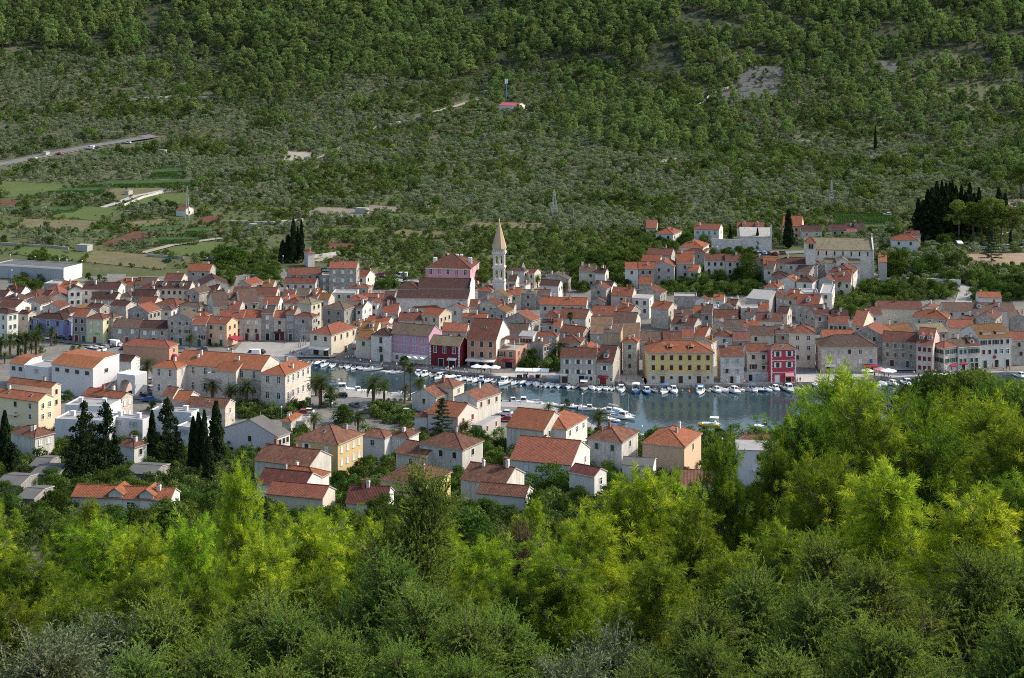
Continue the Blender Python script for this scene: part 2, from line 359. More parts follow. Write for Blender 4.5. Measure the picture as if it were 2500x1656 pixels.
# ------------------------------------------------------------------ houses
HOUSES = {}
def roofprof(kind, D, h, p, o):
 t = math.tan(R(p)); th = .2
 if kind == 'shed': return [(-o, h - o * t), (D + o, h + (D + o) * t)], th
 if kind == 'kink': return [(-o, h - o * t), (D * .42, h + D * .42 * t), (D + .1, h + D * .42 * t)], th
 return [(-o, h - o * t), (D / 2, h + D / 2 * t), (D + o, h - o * t)], th
def build_roof(kind, W, D, h, p, mat):
 b = MB(); o, g = .32, .14
 if kind in ('x', 's', 'k'):
  pr, th = roofprof({'x': '', 's': 'shed', 'k': 'kink'}[kind], D, h, p, o)
  up = [(y, z + th) for y, z in pr]
  for i in range(len(pr) - 1):
   (a, az), (c, cz) = up[i], up[i + 1]
   b.face([(-g, a, az), (W + g, a, az), (W + g, c, cz), (-g, c, cz)], mat)
   (a, az), (c, cz) = pr[i], pr[i + 1]
   b.face([(-g, c, cz), (W + g, c, cz), (W + g, a, az), (-g, a, az)], mat)
  for x, s in ((-g, 1), (W + g, -1)):
   for i in range(len(pr) - 1):
    q = [(x, *pr[i]), (x, *up[i]), (x, *up[i + 1]), (x, *pr[i + 1])]; b.face(q if s > 0 else q[::-1], 'concrete' if kind != 'k' else 'white')
  for i in (0, -1):
   q = [(-g, *pr[i]), (W + g, *pr[i]), (W + g, *up[i]), (-g, *up[i])]; b.face(q, 'concrete')
  if kind == 'x':   # ridge tiles
   z = h + D / 2 * math.tan(R(p)) + th; b.tube([(-g, D / 2, z - .02), (W + g, D / 2, z - .02)], .13, mat, 6)
   b.tube([(-g, -o - .05, pr[0][1] + .1), (W + g, -o - .05, pr[0][1] + .1)], .07, 'chim' if W > 7 else 'metal', 5)
 elif kind == 'y':
  t = math.tan(R(p)); th = .2; pr = [(-o, h - o * t), (W / 2, h + W / 2 * t), (W + o, h - o * t)]; up = [(x, z + th) for x, z in pr]
  for i in range(2):
   (a, az), (c, cz) = up[i], up[i + 1]; b.face([(a, D + g, az), (a, -g, az), (c, -g, cz), (c, D + g, cz)], mat)
   (a, az), (c, cz) = pr[i], pr[i + 1]; b.face([(a, -g, az), (a, D + g, az), (c, D + g, cz), (c, -g, cz)], mat)
   for y in (-g, D + g): b.face([(pr[i][0], y, pr[i][1]), (pr[i + 1][0], y, pr[i + 1][1]), (up[i + 1][0], y, up[i + 1][1]), (up[i][0], y, up[i][1])], 'concrete')
  for i in (0, 2): b.face([(pr[i][0], -g, pr[i][1]), (pr[i][0], D + g, pr[i][1]), (up[i][0], D + g, up[i][1]), (up[i][0], -g, up[i][1])], 'concrete')
  z = up[1][1]; b.tube([(W / 2, -g, z - .02), (W / 2, D + g, z - .02)], .13, mat, 6)
 elif kind == 'h':
  t = math.tan(R(p)); th = .2; e = h - o * t; x0, x1, y0, y1 = -o, W + o, -o, D + o
  m = min(x1 - x0, y1 - y0) / 2; z = e + th + m * t
  A = (x0 + m, (y0 + y1) / 2 if W >= D else y0 + m, z); B = (x1 - m, (y0 + y1) / 2 if W >= D else y1 - m, z)
  c = [(x0, y0, e + th), (x1, y0, e + th), (x1, y1, e + th), (x0, y1, e + th)]
  if W >= D: fs = [[c[0], c[1], B, A], [c[1], c[2], B], [c[2], c[3], A, B], [c[3], c[0], A]]
  else: fs = [[c[0], c[1], A], [c[1], c[2], B, A], [c[2], c[3], B], [c[3], c[0], A, B]]
  for f in fs: b.face(f, mat)
  for i in range(4):
   q, r = c[i], c[(i + 1) % 4]; b.face([(q[0], q[1], e), (r[0], r[1], e), r, q], 'concrete')
  b.face([(x0, y1, e), (x1, y1, e), (x1, y0, e), (x0, y0, e)], 'concrete')
  if (Vector(A) - Vector(B)).length > .2: b.tube([A, B], .14, mat, 6)
  for q, r in ((c[0], A), (c[1], A if W < D else B), (c[2], B), (c[3], A if W >= D else B)): b.tube([q, r], .12, mat, 5)
 return b.obj('roof')
WALLN = {'st': 'stone', 'sb': 'stone', 'stw': 'stone', 'stl': 'stone', 'stpk': 'stone', 'sbw': 'stone'}
def H(t, xs, ye, h, th, roof, wall, rm, label, wf=None, ws=None, d=8.0, pitch=25, ch=None, sc=1, door=0, dorm=0, sky=0, name=None, cat='house', store=2.85, ww=(.95, 1.35), par=.45, Y=None, base=None):
 x0, x1, x2 = [sx(t, v) for v in xs]; y = sy(t, ye); rnd = random.Random((int(xs[0] * 7 + xs[1] * 13 + ye * 29 + ord(t[0]) * 3 + ord(t[-1])) & 0xffff))
 if Y is None: p = solve(x1, y, h, 300.0)
 else: p = pt(x1, y, Y)
 a = R(th); c, s = math.cos(a), math.sin(a); k0, k2 = (x0 - CX) / F, (x2 - CX) / F; Nx, Ny = p.x, p.y
 if th >= 0:
  W = (Nx - k0 * Ny) / (c + k0 * s); D = (k2 * Ny - Nx) / (s - k2 * c) if abs(s - k2 * c) > .02 and x2 - x1 > 2.5 else d
  org = Vector((Nx - W * c, Ny + W * s, 0))
 else:
  W = (k2 * Ny - Nx) / (c + k2 * s); D = (k0 * Ny - Nx) / (s - k0 * c) if abs(s - k0 * c) > .02 and x1 - x0 > 2.5 else d
  org = Vector((Nx, Ny, 0))
 W = max(2.5, W)
 if not 3.5 <= D <= 24: D = min(max(d, 3.5), 14)
 if roof == 'x': D = min(D, 16)
 zb = p.z - h; org.z = zb
 root = thing(name or (WALLN.get(wall, 'plastered') + '_house'), label, cat, org, -a)
 w = 'w_' + wall; b = MB(); t_ = math.tan(R(pitch)); f = -4.0
 rw = []
 if roof == 'x':
  ap = (D / 2, h + D / 2 * t_)
  b.face([(0, 0, f), (W, 0, f), (W, 0, h), (0, 0, h)], w); b.face([(W, D, f), (0, D, f), (0, D, h), (W, D, h)], w)
  b.face([(W, 0, f), (W, D, f), (W, D, h), (W, *ap), (W, 0, h)], w); b.face([(0, D, f), (0, 0, f), (0, 0, h), (0, *ap), (0, D, h)], w)
 elif roof == 'y':
  b.face([(0, 0, f), (W, 0, f), (W, 0, h), (W / 2, 0, h + W / 2 * t_), (0, 0, h)], w); b.face([(W, D, f), (0, D, f), (0, D, h), (W / 2, D, h + W / 2 * t_), (W, D, h)], w)
  b.face([(W, 0, f), (W, D, f), (W, D, h), (W, 0, h)], w); b.face([(0, D, f), (0, 0, f), (0, 0, h), (0, D, h)], w)
 elif roof == 's':
  b.face([(0, 0, f), (W, 0, f), (W, 0, h), (0, 0, h)], w); b.face([(W, D, f), (0, D, f), (0, D, h + D * t_), (W, D, h + D * t_)], w)
  b.face([(W, 0, f), (W, D, f), (W, D, h + D * t_), (W, 0, h)], w); b.face([(0, D, f), (0, 0, f), (0, 0, h), (0, D, h + D * t_)], w)
 elif roof == 'k':
  e = h + D * .42 * t_
  b.face([(0, 0, f), (W, 0, f), (W, 0, h), (0, 0, h)], w); b.face([(W, D, f), (0, D, f), (0, D, e), (W, D, e)], w)
  b.face([(W, 0, f), (W, D, f), (W, D, e), (W, D * .42, e), (W, 0, h)], w); b.face([(0, D, f), (0, 0, f), (0, 0, h), (0, D * .42, e), (0, D, e)], w)
 elif roof == 'h': b.box((0, 0, f), (W, D, h), w, 'tb')
 else:
  b.box((0, 0, f), (W, D, h), w, 'tb'); q = .22
  if par > 0:
   b.face([(q, q, h - par), (q, q, h), (W - q, q, h), (W - q, q, h - par)], w); b.face([(W - q, D - q, h - par), (W - q, D - q, h), (q, D - q, h), (q, D - q, h - par)], w)
   b.face([(q, D - q, h - par), (q, D - q, h), (q, q, h), (q, q, h - par)], w); b.face([(W - q, q, h - par), (W - q, q, h), (W - q, D - q, h), (W - q, D - q, h - par)], w)
  else: q = -.1
  for A in ([(0, 0), (W, 0), (W - q, q), (q, q)], [(W, 0), (W, D), (W - q, D - q), (W - q, q)], [(W, D), (0, D), (q, D - q), (W - q, D - q)], [(0, D), (0, 0), (q, q), (q, D - q)]):
   if par > 0: b.face([(x, y_, h) for x, y_ in A], w)
 wo = b.obj('wall', root)
 ro = None
 if roof in 'xyhsk': ro = build_roof(roof, W, D, h, pitch, 'r_' + rm); ro.parent = root
 else:
  b = MB(); q = .22 if par > 0 else -.12; z = h - par + .02
  if par > 0: b.face([(q, q, z), (W - q, q, z), (W - q, D - q, z), (q, D - q, z)], 'r_' + rm)
  else: b.box((q, q, h + .003), (W - q, D - q, h + .16), 'r_' + rm)
  ro = b.obj('roof', root)
 # windows: spec "columns x rows : kind(s)"; default is a loose scatter
 def rows(spec, L, side, auto):
  if spec == '': return
  irregular = spec is None
  if irregular: spec = f'{max(1, int(L / 3.1))}x{max(1, int((h - .3) / store))}:' + rnd.choice(auto)
  cr, kinds = spec.split(':'); nc, nr = map(int, cr.split('x')); kinds = kinds.split(',')
  for r in range(nr):
   z = h - 1.45 - r * store
   for i in range(nc):
    if irregular and rnd.random() < .3: continue
    k = kinds[(r * nc + i) % len(kinds)] if len(kinds) > 1 else kinds[0]
    if k == '-': continue
    u = (i + .5) / nc * (L - .6) + .3 + (rnd.uniform(-.35, .35) if irregular else 0)
    if L < 1.6: continue
    ww_, hh = ww if not irregular else (rnd.choice([.8, .9, 1.0]), rnd.choice([1.0, 1.2, 1.35]))
    if side == 'f': window(root, k, u, 0, z, 'f', ww_, hh)
    elif side == 'r': window(root, k, W, u, z, 'r', ww_, hh)
    else: window(root, k, 0, u, z, 'l', ww_, hh)
 auto = {'st': ['dk', 'sb', 'sg', 'ho'], 'sb': ['dk', 'sb', 'sg', 'sw'], 'wh': ['dk', 'sb', 'wf', 'sg']}.get(wall, ['dk', 'sb', 'sg', 'wf', 'ho'])
 rows(wf, W, 'f', auto); rows(ws, D, 'r' if th >= 0 else 'l', auto)
 dz = 0.0
 for i in range(door):
  u = W * (i + .5) / door + rnd.uniform(-.4, .4); put('door', doormesh(rnd.choice(['brownwood', 'dark', 'greenwood', 'redwood']), 1.2, 2.3), root, (u, -.02, max(0.0, dz)))
 # chimneys
 if roof in 'xyhs':
  n = ch if ch is not None else rnd.choice([0, 1, 1, 2])
  for i in range(n):
   u = rnd.uniform(.15, .85) * W; v = rnd.uniform(.25, .75) * D
   z = {'x': h + (D / 2 - abs(v - D / 2)) * t_, 'y': h + (W / 2 - abs(u - W / 2)) * t_, 's': h + v * t_, 'h': h + min(u, W - u, v, D - v) * t_}[roof]
   put('chimney', chimmesh(rnd.choice(['chim', 'chimw', 'chimw', 'concrete']), rnd.choice([.5, .6, .7]), rnd.choice([.7, .9, 1.2])), root, (u, v, z + .2))
 for i in range(sky):      # roof windows
  u = W * (i + .5) / sky; v = D * .28; b = MB(); b.box((-.4, -.5, .0), (.4, .5, .12), 'metal'); b.face([(-.32, -.42, .13), (.32, -.42, .13), (.32, .42, .13), (-.32, .42, .13)], 'glass')
  k = b.obj('skylight', root, (u, v, h + v * t_ + .2)); k.rotation_euler = (R(pitch), 0, 0)
 for i in range(dorm):     # dormers
  u = W * (i + .5) / dorm; v = D * .14; z = h + v * t_ + .15; ln = 1.5 / t_; b = MB()
  b.face([(-.75, 0, -.3), (.75, 0, -.3), (.75, 0, 1.3), (0, 0, 1.75), (-.75, 0, 1.3)], w)
  for s_ in (-1, 1):
   b.face([(s_ * .75, 0, -.3), (s_ * .75, ln, 1.3), (s_ * .75, 0, 1.3)], w)
   b.face([(s_ * 1.0, -.2, 1.22), (0, -.2, 1.86), (0, ln + 1, 1.86), (s_ * 1.0, ln, 1.22)], 'r_' + rm); b.face([(s_ * 1.0, -.2, 1.13), (0, -.2, 1.77), (0, -.2, 1.86), (s_ * 1.0, -.2, 1.22)], 'r_' + rm)
  dm = b.obj('dormer', root, (u, v, z)); put('window', winmesh('wf', .8, .95), dm, (0, 0, .65))
 HOUSES[label] = (root, W, D, h); root['W'] = W; root['D'] = D; root['h'] = h
 return root, W, D, h
def awning(root, x0, x1, z, depth, mat, y=0.0, drop=.7, name='awning'):
 b = MB(); b.face([(x0, y - .12, z), (x0, y - depth, z - drop), (x1, y - depth, z - drop), (x1, y - .12, z)], mat); b.face([(x0, y - depth, z - drop), (x0, y - depth, z - drop - .25), (x1, y - depth, z - drop - .25), (x1, y - depth, z - drop)], mat)
 b.face([(x0, y - .12, z + .03), (x1, y - .12, z + .03), (x1, y - depth - .01, z - drop + .03), (x0, y - depth - .01, z - drop + .03)], mat)
 return b.obj(name, root)
def balcony(root, x, z, w, dep=.9, y=0.0, m='iron', slab='frame'):
 b = MB(); b.box((x - w / 2, y - dep, z - .15), (x + w / 2, y - .001, z), slab)
 o = b.obj('balcony', root); b = MB()
 for i in range(int(w / .16) + 1): xx = x - w / 2 + .04 + i * (w - .08) / int(w / .16); b.box((xx - .012, y - dep + .03, z + .001), (xx + .012, y - dep + .055, z + .95), m)
 b.box((x - w / 2, y - dep + .02, z + .95), (x + w / 2, y - dep + .07, z + 1.0), m)
 for s_ in (-1, 1): b.box((x + s_ * w / 2 - .03, y - dep + .075, z + .95), (x + s_ * w / 2 + .03, y - .05, z + 1.0), m)
 b.obj('railing', o); return o
# ------------------------------------------------------------------ the houses, read off the photograph: (tile, wall corners, eave row, eave height, turn, roof, wall, tiles, label)
# -- west end of the old town
H('T1', (-60, 42, 44), 498, 5.5, 12, 'x', 'wh', 'br', 'white house under a dark brown roof at the far left picture edge')
H('T1', (42, 200, 206), 458, 5.5, 8, 'x', 'wh', 'br', 'low white house with a brown roof just below the long warehouse')
H('T1', (243, 372, 384), 478, 5, 12, 'h', 'wh', 'te', 'small white house with an orange hipped roof, left of the dark red stone gables')
H('T1', (383, 450, 460), 500, 5.5, 15, 'x', 'st', 'br', 'narrow stone house with a dark red roof beside a wide stone gable')
H('T1', (440, 462, 668), 515, 6, -18, 'y', 'sb', 're', 'wide stone gable with a small window and dark red roof, below the roofless ruin')
H('T1', (420, 560, 566), 362, 7, 8, 'f', 'st', 'gr', 'roofless grey stone ruin attached to a bright orange roof', ws='', wf='')
H('T1', (562, 702, 720), 412, 6, 10, 'x', 'cr', 'om', 'cream house with the bright orange roof at the top left edge of town')
H('T1', (785, 1128, 1136), 422, 8, 6, 'x', 'wh', 'br', 'long white house with laundry hanging along its balcony and brown roof', wf='5x2:dk')
H('T1', (640, 655, 786), 432, 9, -20, 'y', 'wh', 'br', 'tall white gabled house joined to the long white laundry house', wf='2x3:dk')
H('T1', (1055, 1165, 1190), 380, 6, 15, 'h', 'sb', 'mo', 'old pale house with grey mottled pyramid roof at the upper edge of town')
H('T1', (1150, 1285, 1296), 382, 5.5, 8, 'x', 'cr', 'or', 'pale house with a small orange roof and tall dark chimney beside it')
H('T1', (1292, 1478, 1490), 374, 6, 6, 'x', 'sb', 'mo', 'stone house with a long mottled brown roof left of the two-dormer row')
H('T1', (1570, 1735, 1742), 330, 5, 6, 'x', 'sb', 'te', 'low cottage with terracotta roof above the two-dormer row')
H('T2', (228, 440, 452), 242, 6, 6, 'x', 'st', 'or', 'stone cottage with orange roof standing alone among bushes above town', ws='')
H('T1', (1475, 1812, 1822), 413, 7, 4, 'x', 'cr', 'br', 'long cream house with dark brown roof and two dormers', wf='6x2:sb', dorm=2, sky=3)
H('T2', (207, 335, 375), 458, 6, 28, 'y', 'st', 'mo', 'little stone gable with one window in front of the two-dormer row')
H('T2', (322, 348, 618), 390, 7, -15, 'y', 'cr', 'br', 'broad cream gable with a single upper window at the edge of the bushes', wf='3x1:wf')
H('T2', (372, 500, 512), 442, 5.5, 10, 'x', 'wh', 'br', 'white house with a short dark brown roof below the broad cream gable')
H('T2', (410, 550, 560), 500, 5.5, 8, 'x', 'sb', 'mo', 'stone house with faded mottled roof left of the white triangular gable')
H('T2', (560, 640, 742), 525, 6, 32, 'x', 'wh', 'te', 'house showing a white triangular gable to the right under a russet roof', dorm=1)
H('T2', (450, 540, 560), 446, 5, 15, 'h', 'cr', 'te', 'small orange hipped roof tucked behind the faded mottled roof')
# second row, left
H('T1', (0, 190, 210), 528, 6, 14, 'h', 'sb', 'mo', 'stone house with mottled hipped roof behind the white sunlit corner house')
H('T1', (-20, 150, 212), 595, 6.5, 25, 'x', 'wh', 'te', 'white house with long terracotta roof behind the white sunlit corner house')
H('T1', (205, 385, 406), 565, 6, 18, 'y', 'wh', 'mo', 'house with a rusty mottled roof and slim sunlit white side, behind two palms')
H('T1', (410, 575, 590), 600, 5.5, 10, 'y', 'we', 'te', 'pale plastered gable without windows behind the blue house', wf='', ws='')
H('T1', (655, 790, 802), 630, 5.5, 12, 'y', 'st', 'li', 'low stone house with a lichen-covered roof behind the red-roofed grey house')
H('T1', (830, 955, 1048), 605, 6.5, 30, 'x', 'st', 'te', 'stone house with white parapet gable on the right of its russet roof')
H('T1', (1058, 1205, 1308), 582, 6.5, 32, 'x', 'sb', 'br', 'house with dark brown roof and a broad beige gable facing right')
H('T1', (1225, 1420, 1542), 640, 7, 28, 'y', 'st', 're', 'grey stone gable with sunlit white side and two roof windows', wf='1x2:dk', ws='3x2:dk')
H('T1', (1490, 1690, 1800), 577, 6, 24, 'h', 'sb', 're', 'house with a broad bright red hipped roof above the mossy stone gable')
H('T1', (1310, 1475, 1486), 560, 5.5, 8, 'x', 'sb', 'te', 'house with russet roof rising behind the grey gable with roof windows')
H('T1', (1130, 1250, 1262), 492, 5.5, 12, 'h', 'sb', 'mo', 'small straw-coloured pyramid roof right of the long white laundry house')
H('T1', (1262, 1470, 1478), 490, 5.5, 8, 'x', 'st', 'br', 'low house with long dark roof below the tall dark chimney')
H('T1', (1345, 1460, 1476), 412, 5.5, 12, 'h', 'sb', 'te', 'small russet hipped roof left of the two-dormer row')
H('T1', (870, 1100, 1108), 518, 5.5, 8, 'x', 'sb', 'br', 'house with ragged brown roof directly below the long white laundry house')
H('T2', (140, 345, 412), 592, 6, 25, 'h', 'cr', 'moss', 'cream house under an olive-brown hipped roof right of the bright red hip')
H('T2', (262, 400, 452), 674, 6, 20, 'h', 'st', 'or', 'house with orange hipped roof right behind the peach building')
H('T1', (535, 665, 702), 652, 6.5, 15, 'h', 'sb', 'br', 'brown roof rising behind the right end of the blue house')
H('T1', (1545, 1640, 1668), 617, 5.5, 15, 'h', 'wh', 'mo', 'small white house with mottled roof left of the mossy stone gable')
# front row, left
H('T1', (-70, 70, 172), 655, 9.5, 38, 'h', 'wh', 'br', 'tall white corner house with sunlit right wall and green shutters', wf='2x3:sg', ws='2x3:sg', store=3.1)
H('T1', (175, 268, 346), 662, 8, 30, 'x', 'sb', 'te', 'beige stone house with pointed sunlit gable, left of the blue house', ws='2x2:dk')
r, W, D, h = H('T1', (315, 605, 692), 712, 6.8, 17, 'h', 'bl', 'br', 'blue painted house with brown hipped roof behind the palms', wf='3x1:wf,wf,dk', ws='1x1:dk', door=2, ww=(1.1, 1.9))
H('T1', (693, 824, 827), 684, 8.5, 12, 'x', 'gyw', 're', 'blackened grey house under a red roof beside the blue house', wf='2x2:dk', door=2, store=2.7)
r, W, D, h = H('T1', (826, 985, 1072), 707, 8.2, 18, 'h', 'ycr', 'te', 'pale yellow house with green sign over the door', wf='2x2:sw', ws='1x2:dk', door=1, store=2.7)
b = MB(); b.box((W * .55, -.14, 2.9), (W * .8, -.03, 3.7), plain('green_sign', (.16, .45, .10))); b.obj('sign', r)
H('T1', (985, 1085, 1160), 692, 8, 28, 'h', 'sb', 'mo', 'stone house with rusty mottled roof behind the pale yellow house')
H('T1', (1080, 1333, 1336), 783, 5.6, 6, 'x', 'st', 'mo', 'low stone house with mottled roof, left half of the long stone row', wf='2x1:sw', door=1)
H('T1', (1337, 1602, 1606), 797, 5.4, 5, 'x', 'st', 'br', 'low stone house with dark brown roof, right half of the long stone row', wf='3x1:sw,sw,dk', door=1)
H('T2', (36, 268, 300), 706, 8.6, 8, 'y', 'st', 'moss', 'tall stone gable house with mossy roof and four rows of small windows', wf='3x3:dk,dk,dk,sb,sb,ob,dk,-,dk', store=2.6, ww=(.8, 1.1), door=1)
H('T2', (270, 402, 405), 755, 7.2, 6, 'x', 'st', 're', 'narrow stone house with a red roof left of the peach building', wf='2x2:sw,-,-,ob', door=1)
r, W, D, h = H('T2', (398, 602, 706), 752, 7.6, 24, 'x', 'pc', 're', 'peach coloured house with a red roof and red cafe awning on its side', wf='2x2:oy,oy,dk,sw', ws='2x2:dk', door=2, sky=1)
b = MB(); b.box((-.3, -.1, 0), (W + .05, -.02, .25), 'frame'); b.box((-.02, -.06, 5.0), (W + .03, -.002, 5.15), 'w_peach'); b.obj('cornice', r)
aw = MB(); aw.face([(W + .1, D * .1, 3.2), (W + 3.2, D * .1, 2.4), (W + 3.2, D * .75, 2.4), (W + .1, D * .75, 3.2)], 'redcanvas'); aw.face([(W + 3.2, D * .1, 2.4), (W + 3.2, D * .1, 2.1), (W + 3.2, D * .75, 2.1), (W + 3.2, D * .75, 2.4)], 'redcanvas'); aw.face([(W + .1, D * .1, 3.2), (W + 3.2, D * .1, 2.1), (W + 3.2, D * .1, 2.4)], 'redcanvas'); aw.obj('awning', r)
H('T2', (522, 757, 760), 694, 7.5, 4, 'x', 'sb', 're', 'stone house with bright red roof, left of its matching red-roofed neighbour', wf='3x2:sw,dk,dk', door=2)
H('T2', (760, 931, 934), 694, 7.5, 4, 'x', 'sb', 'or', 'stone house with red-orange roof next to the tall narrow brown-roofed house', wf='2x2:sw,sw,dk,dk', door=2)
H('T2', (934, 1046, 1050), 650, 9, 4, 'x', 'st', 'mo', 'tall narrow stone house with brown roof in the middle of the square', wf='1x2:sw', door=1, store=3)
r, W, D, h = H('T2', (1049, 1166, 1168), 696, 7.4, 4, 'x', 'sb', 'orr', 'narrow stone house with orange roof and wide shop door on the square', wf='1x2:sb', sky=1)
awning(r, .3, W - .3, 2.9, 1.0, 'brownwood', drop=.3); put('door', doormesh('dark', 1.6, 2.2), r, (W * .3, -.02, 0)); put('door', doormesh('redwood', 1.4, 2.2), r, (W * .72, -.02, 0))
r, W, D, h = H('T2', (1168, 1250, 1312), 655, 9, 10, 'x', 'gyw', 'te', 'dark grey house with a recessed balcony on the square', wf='2x2:sy', door=1)
H('T2', (1250, 1420, 1476), 690, 8.3, 20, 'h', 'st', 'te', 'grey stone corner house at the mouth of the square', wf='1x3:dk,sy,sy', ws='2x2:dk', store=2.7, door=1)
H('T2', (1275, 1410, 1508), 560, 9.5, 28, 'h', 'cr', 'st2', 'tall pale house with grey-brown hip roof and bright right wall behind the square', ws='2x3:dk')
H('T2', (1475, 1575, 1586), 525, 7, 10, 'x', 'sb', 'li', 'stone house with lichen-yellow roof behind the tall pale house')
H('T2', (1525, 1725, 1836), 615, 9, 25, 'h', 'gyw', 'moss', 'blackened grey house with a yellow sunlit side and mossy hip roof', wf='2x2:dk', ws='2x2:sv')
H('T2', (1838, 1872, 1884), 600, 8.5, 20, 'x', 'wh', 'mo', 'slim white house behind the blackened grey house')
# upper left middle
H('T2', (655, 1072, 1080), 468, 5, 3, 'x', 'sb', 'te', 'long low building with terracotta roof under the stone mill')
H('T2', (700, 832, 948), 378, 6, 20, 'y', 'st', 'or', 'stone house with orange right slope above the long terracotta roof')
H('T2', (940, 1042, 1048), 395, 5, 5, 'x', 'sb', 'li', 'small yellowish lichen roof at the right end of the long terracotta roof')
H('T2', (1090, 1205, 1510), 282, 8, -16, 'x', 'st', 'te', 'big grey stone mill with a tall left gable and mottled roof', wf='4x1:dk', ws='2x1:dk')
H('T2', (1145, 1448, 1486), 362, 6, 8, 'x', 'we', 'te', 'weathered white house with patched roof in front of the stone mill', wf='4x2:dk')
H('T2', (1582, 1842, 1846), 216, 11, 3, 'x', 'st', 're', 'tall grey stone house with red roof and three rows of white windows', wf='3x3:sw', store=3.2, sky=1)
H('T2', (1490, 1580, 1584), 290, 7.5, 3, 'f', 'st', 'gr', 'flat-topped stone wing joined to the tall grey stone house', wf='1x2:sw')
H('T2', (1848, 1935, 1962), 300, 6, 20, 'x', 'wh', 're', 'small white house with red roof right of the tall grey stone house')
H('T2', (1772, 1955, 1990), 405, 6, 18, 'h', 'st', 're', 'stone house with a clean red hipped roof and roof window near the brown church', sky=1)
H('T2', (1610, 1835, 1842), 452, 6, 4, 'f', 'we', 'gr', 'flat roof terrace with people sitting on it, behind the square')
H('T2', (1130, 1243, 1250), 495, 6, 4, 'x', 'sb', 'mar', 'house with a crimson roof between orange roofs behind the square')
H('T2', (1140, 1308, 1322), 560, 6.5, 12, 'h', 'sb', 'te', 'house with a terracotta hip roof left of the grey-brown hip roof')
H('T2', (945, 1095, 1102), 560, 7.5, 4, 'x', 'wh', 're', 'house with bright red roof behind the tall narrow brown-roofed house')
H('T2', (650, 738, 910), 552, 6.5, -18, 'x', 'sb', 'mo', 'stone house with a left gable and mottled roof behind the red-roofed pair', wf='2x1:dk')
H('T2', (420, 480, 625), 590, 6.5, -18, 'x', 'cr', 'mo', 'cream house with shadowed left gable behind the peach building')
H('T2', (622, 722, 730), 606, 6, 6, 'x', 'sb', 're', 'low red roof squeezed between two mottled roofs behind the red-roofed pair')
H('T2', (1380, 1470, 1578), 495, 6.5, 22, 'x', 'sb', 'or', 'orange-roofed house with a white dormer below the flat terrace', dorm=1)
H('T2', (1265, 1380, 1390), 478, 6, 6, 'x', 'st', 'moss', 'low house with greyish tiles left of the white dormer')
H('T2', (1095, 1185, 1225), 530, 6, 24, 'y', 'sb', 'or', 'small orange gable just under the crimson roof')
H('T2', (1750, 1895, 1912), 530, 6, 12, 'h', 'sb', 're', 'red hip roof below the flat terrace with people')
# around the brown church
H('T3', (325, 530, 546), 492, 6, 5, 'x', 'sb', 'or', 'house with a patched orange roof left of the brown church')
H('T3', (530, 630, 642), 508, 5.5, 8, 'x', 'st', 'mo', 'low mottled roof touching the left end of the brown church')
H('T3', (255, 375, 384), 602, 6, 5, 'x', 'sb', 'li', 'house with a yellow lichen roof above the white gable with dark opening')
H('T3', (375, 470, 516), 555, 6.5, 25, 'y', 'wh', 'te', 'white gable with a dark open loft below the patched orange roof', wf='2x2:ho')
H('T3', (465, 562, 600), 545, 6, 22, 'y', 'sb', 'te', 'small mottled gable right of the dark open loft')
H('T3', (517, 672, 680), 650, 6.8, 4, 'x', 'wh', 're', 'steep bright red roof with a roof terrace cut into it', pitch=33)
H('T3', (370, 575, 640), 738, 6.2, 20, 'x', 'wh', 're', 'white house with a wide red roof below the steep bright red roof')
H('T3', (675, 898, 905), 716, 6.5, 5, 'x', 'sb', 'te', 'house with a wide rust roof left of the cream three-storey house')
H('T3', (610, 700, 716), 737, 5.5, 14, 'h', 'sb', 're', 'small red hip roof between the wide red and rust roofs')
H('T3', (460, 560, 615), 778, 5.8, 25, 'y', 'sb', 'or', 'small gable with orange roof behind the brown-roofed quay house')
H('T3', (225, 470, 486), 808, 6, 8, 'x', 'cr', 'li', 'cream house with lichen-brown roof and two dormers behind the white customs house', dorm=2)
H('T3', (822, 1060, 1126), 604, 6, 14, 'h', 'sb', 'or', 'stone house with a wide orange-red hip roof in front of the brown church')
H('T3', (930, 1130, 1192), 500, 7.5, 33, 'y', 'sb', 'or', 'large stone gable with sunlit white side below the brown church', wf='', ws='2x2:dk')
H('T3', (898, 1065, 1186), 676, 8.4, 28, 'x', 'crw', 'or', 'cream three-storey house with an orange roof and sunlit right gable', wf='2x1:dk', ws='3x3:dk', pitch=22)
H('T3', (1150, 1292, 1352), 612, 6.2, 30, 'y', 'we', 'or', 'weathered white gable right of the cream three-storey house', wf='1x1:dk')
H('T3', (1290, 1428, 1440), 590, 5.8, 8, 'x', 'sb', 'te', 'orange and rust roof below the right end of the brown church')
H('T3', (1440, 1568, 1578), 436, 5.5, 12, 'h', 'st', 'or', 'small stone house with orange hip roof at the foot of the bell tower')
H('T3', (1527, 1725, 1762), 490, 6.5, 22, 'y', 'st', 'li', 'stone gable with a lichen-yellow roof right in front of the bell tower')
H('T3', (1440, 1620, 1690), 578, 6.5, 22, 'y', 'sb', 'te', 'wide stone gable with patched orange roof below the bell tower')
H('T3', (1535, 1705, 1778), 642, 6.5, 25, 'y', 'st', 'li', 'stone gable with a small square window and ochre roof')
H('T3', (1290, 1520, 1536), 690, 6.5, 8, 'x', 'st', 'or', 'dark rubble house under an orange roof behind the salmon building')
H('T3', (1700, 1780, 1806), 600, 6, 12, 'x', 'sb', 'mo', 'small brown roof right of the ochre-roofed gable')
H('T3', (1095, 1330, 1340), 822, 6, 5, 'x', 'sb', 're', 'house with a flat red roof right behind the dark red building')
H('T3', (1335, 1420, 1452), 832, 5.6, 22, 'y', 'sb', 'or', 'tiny orange gable left of the salmon building')
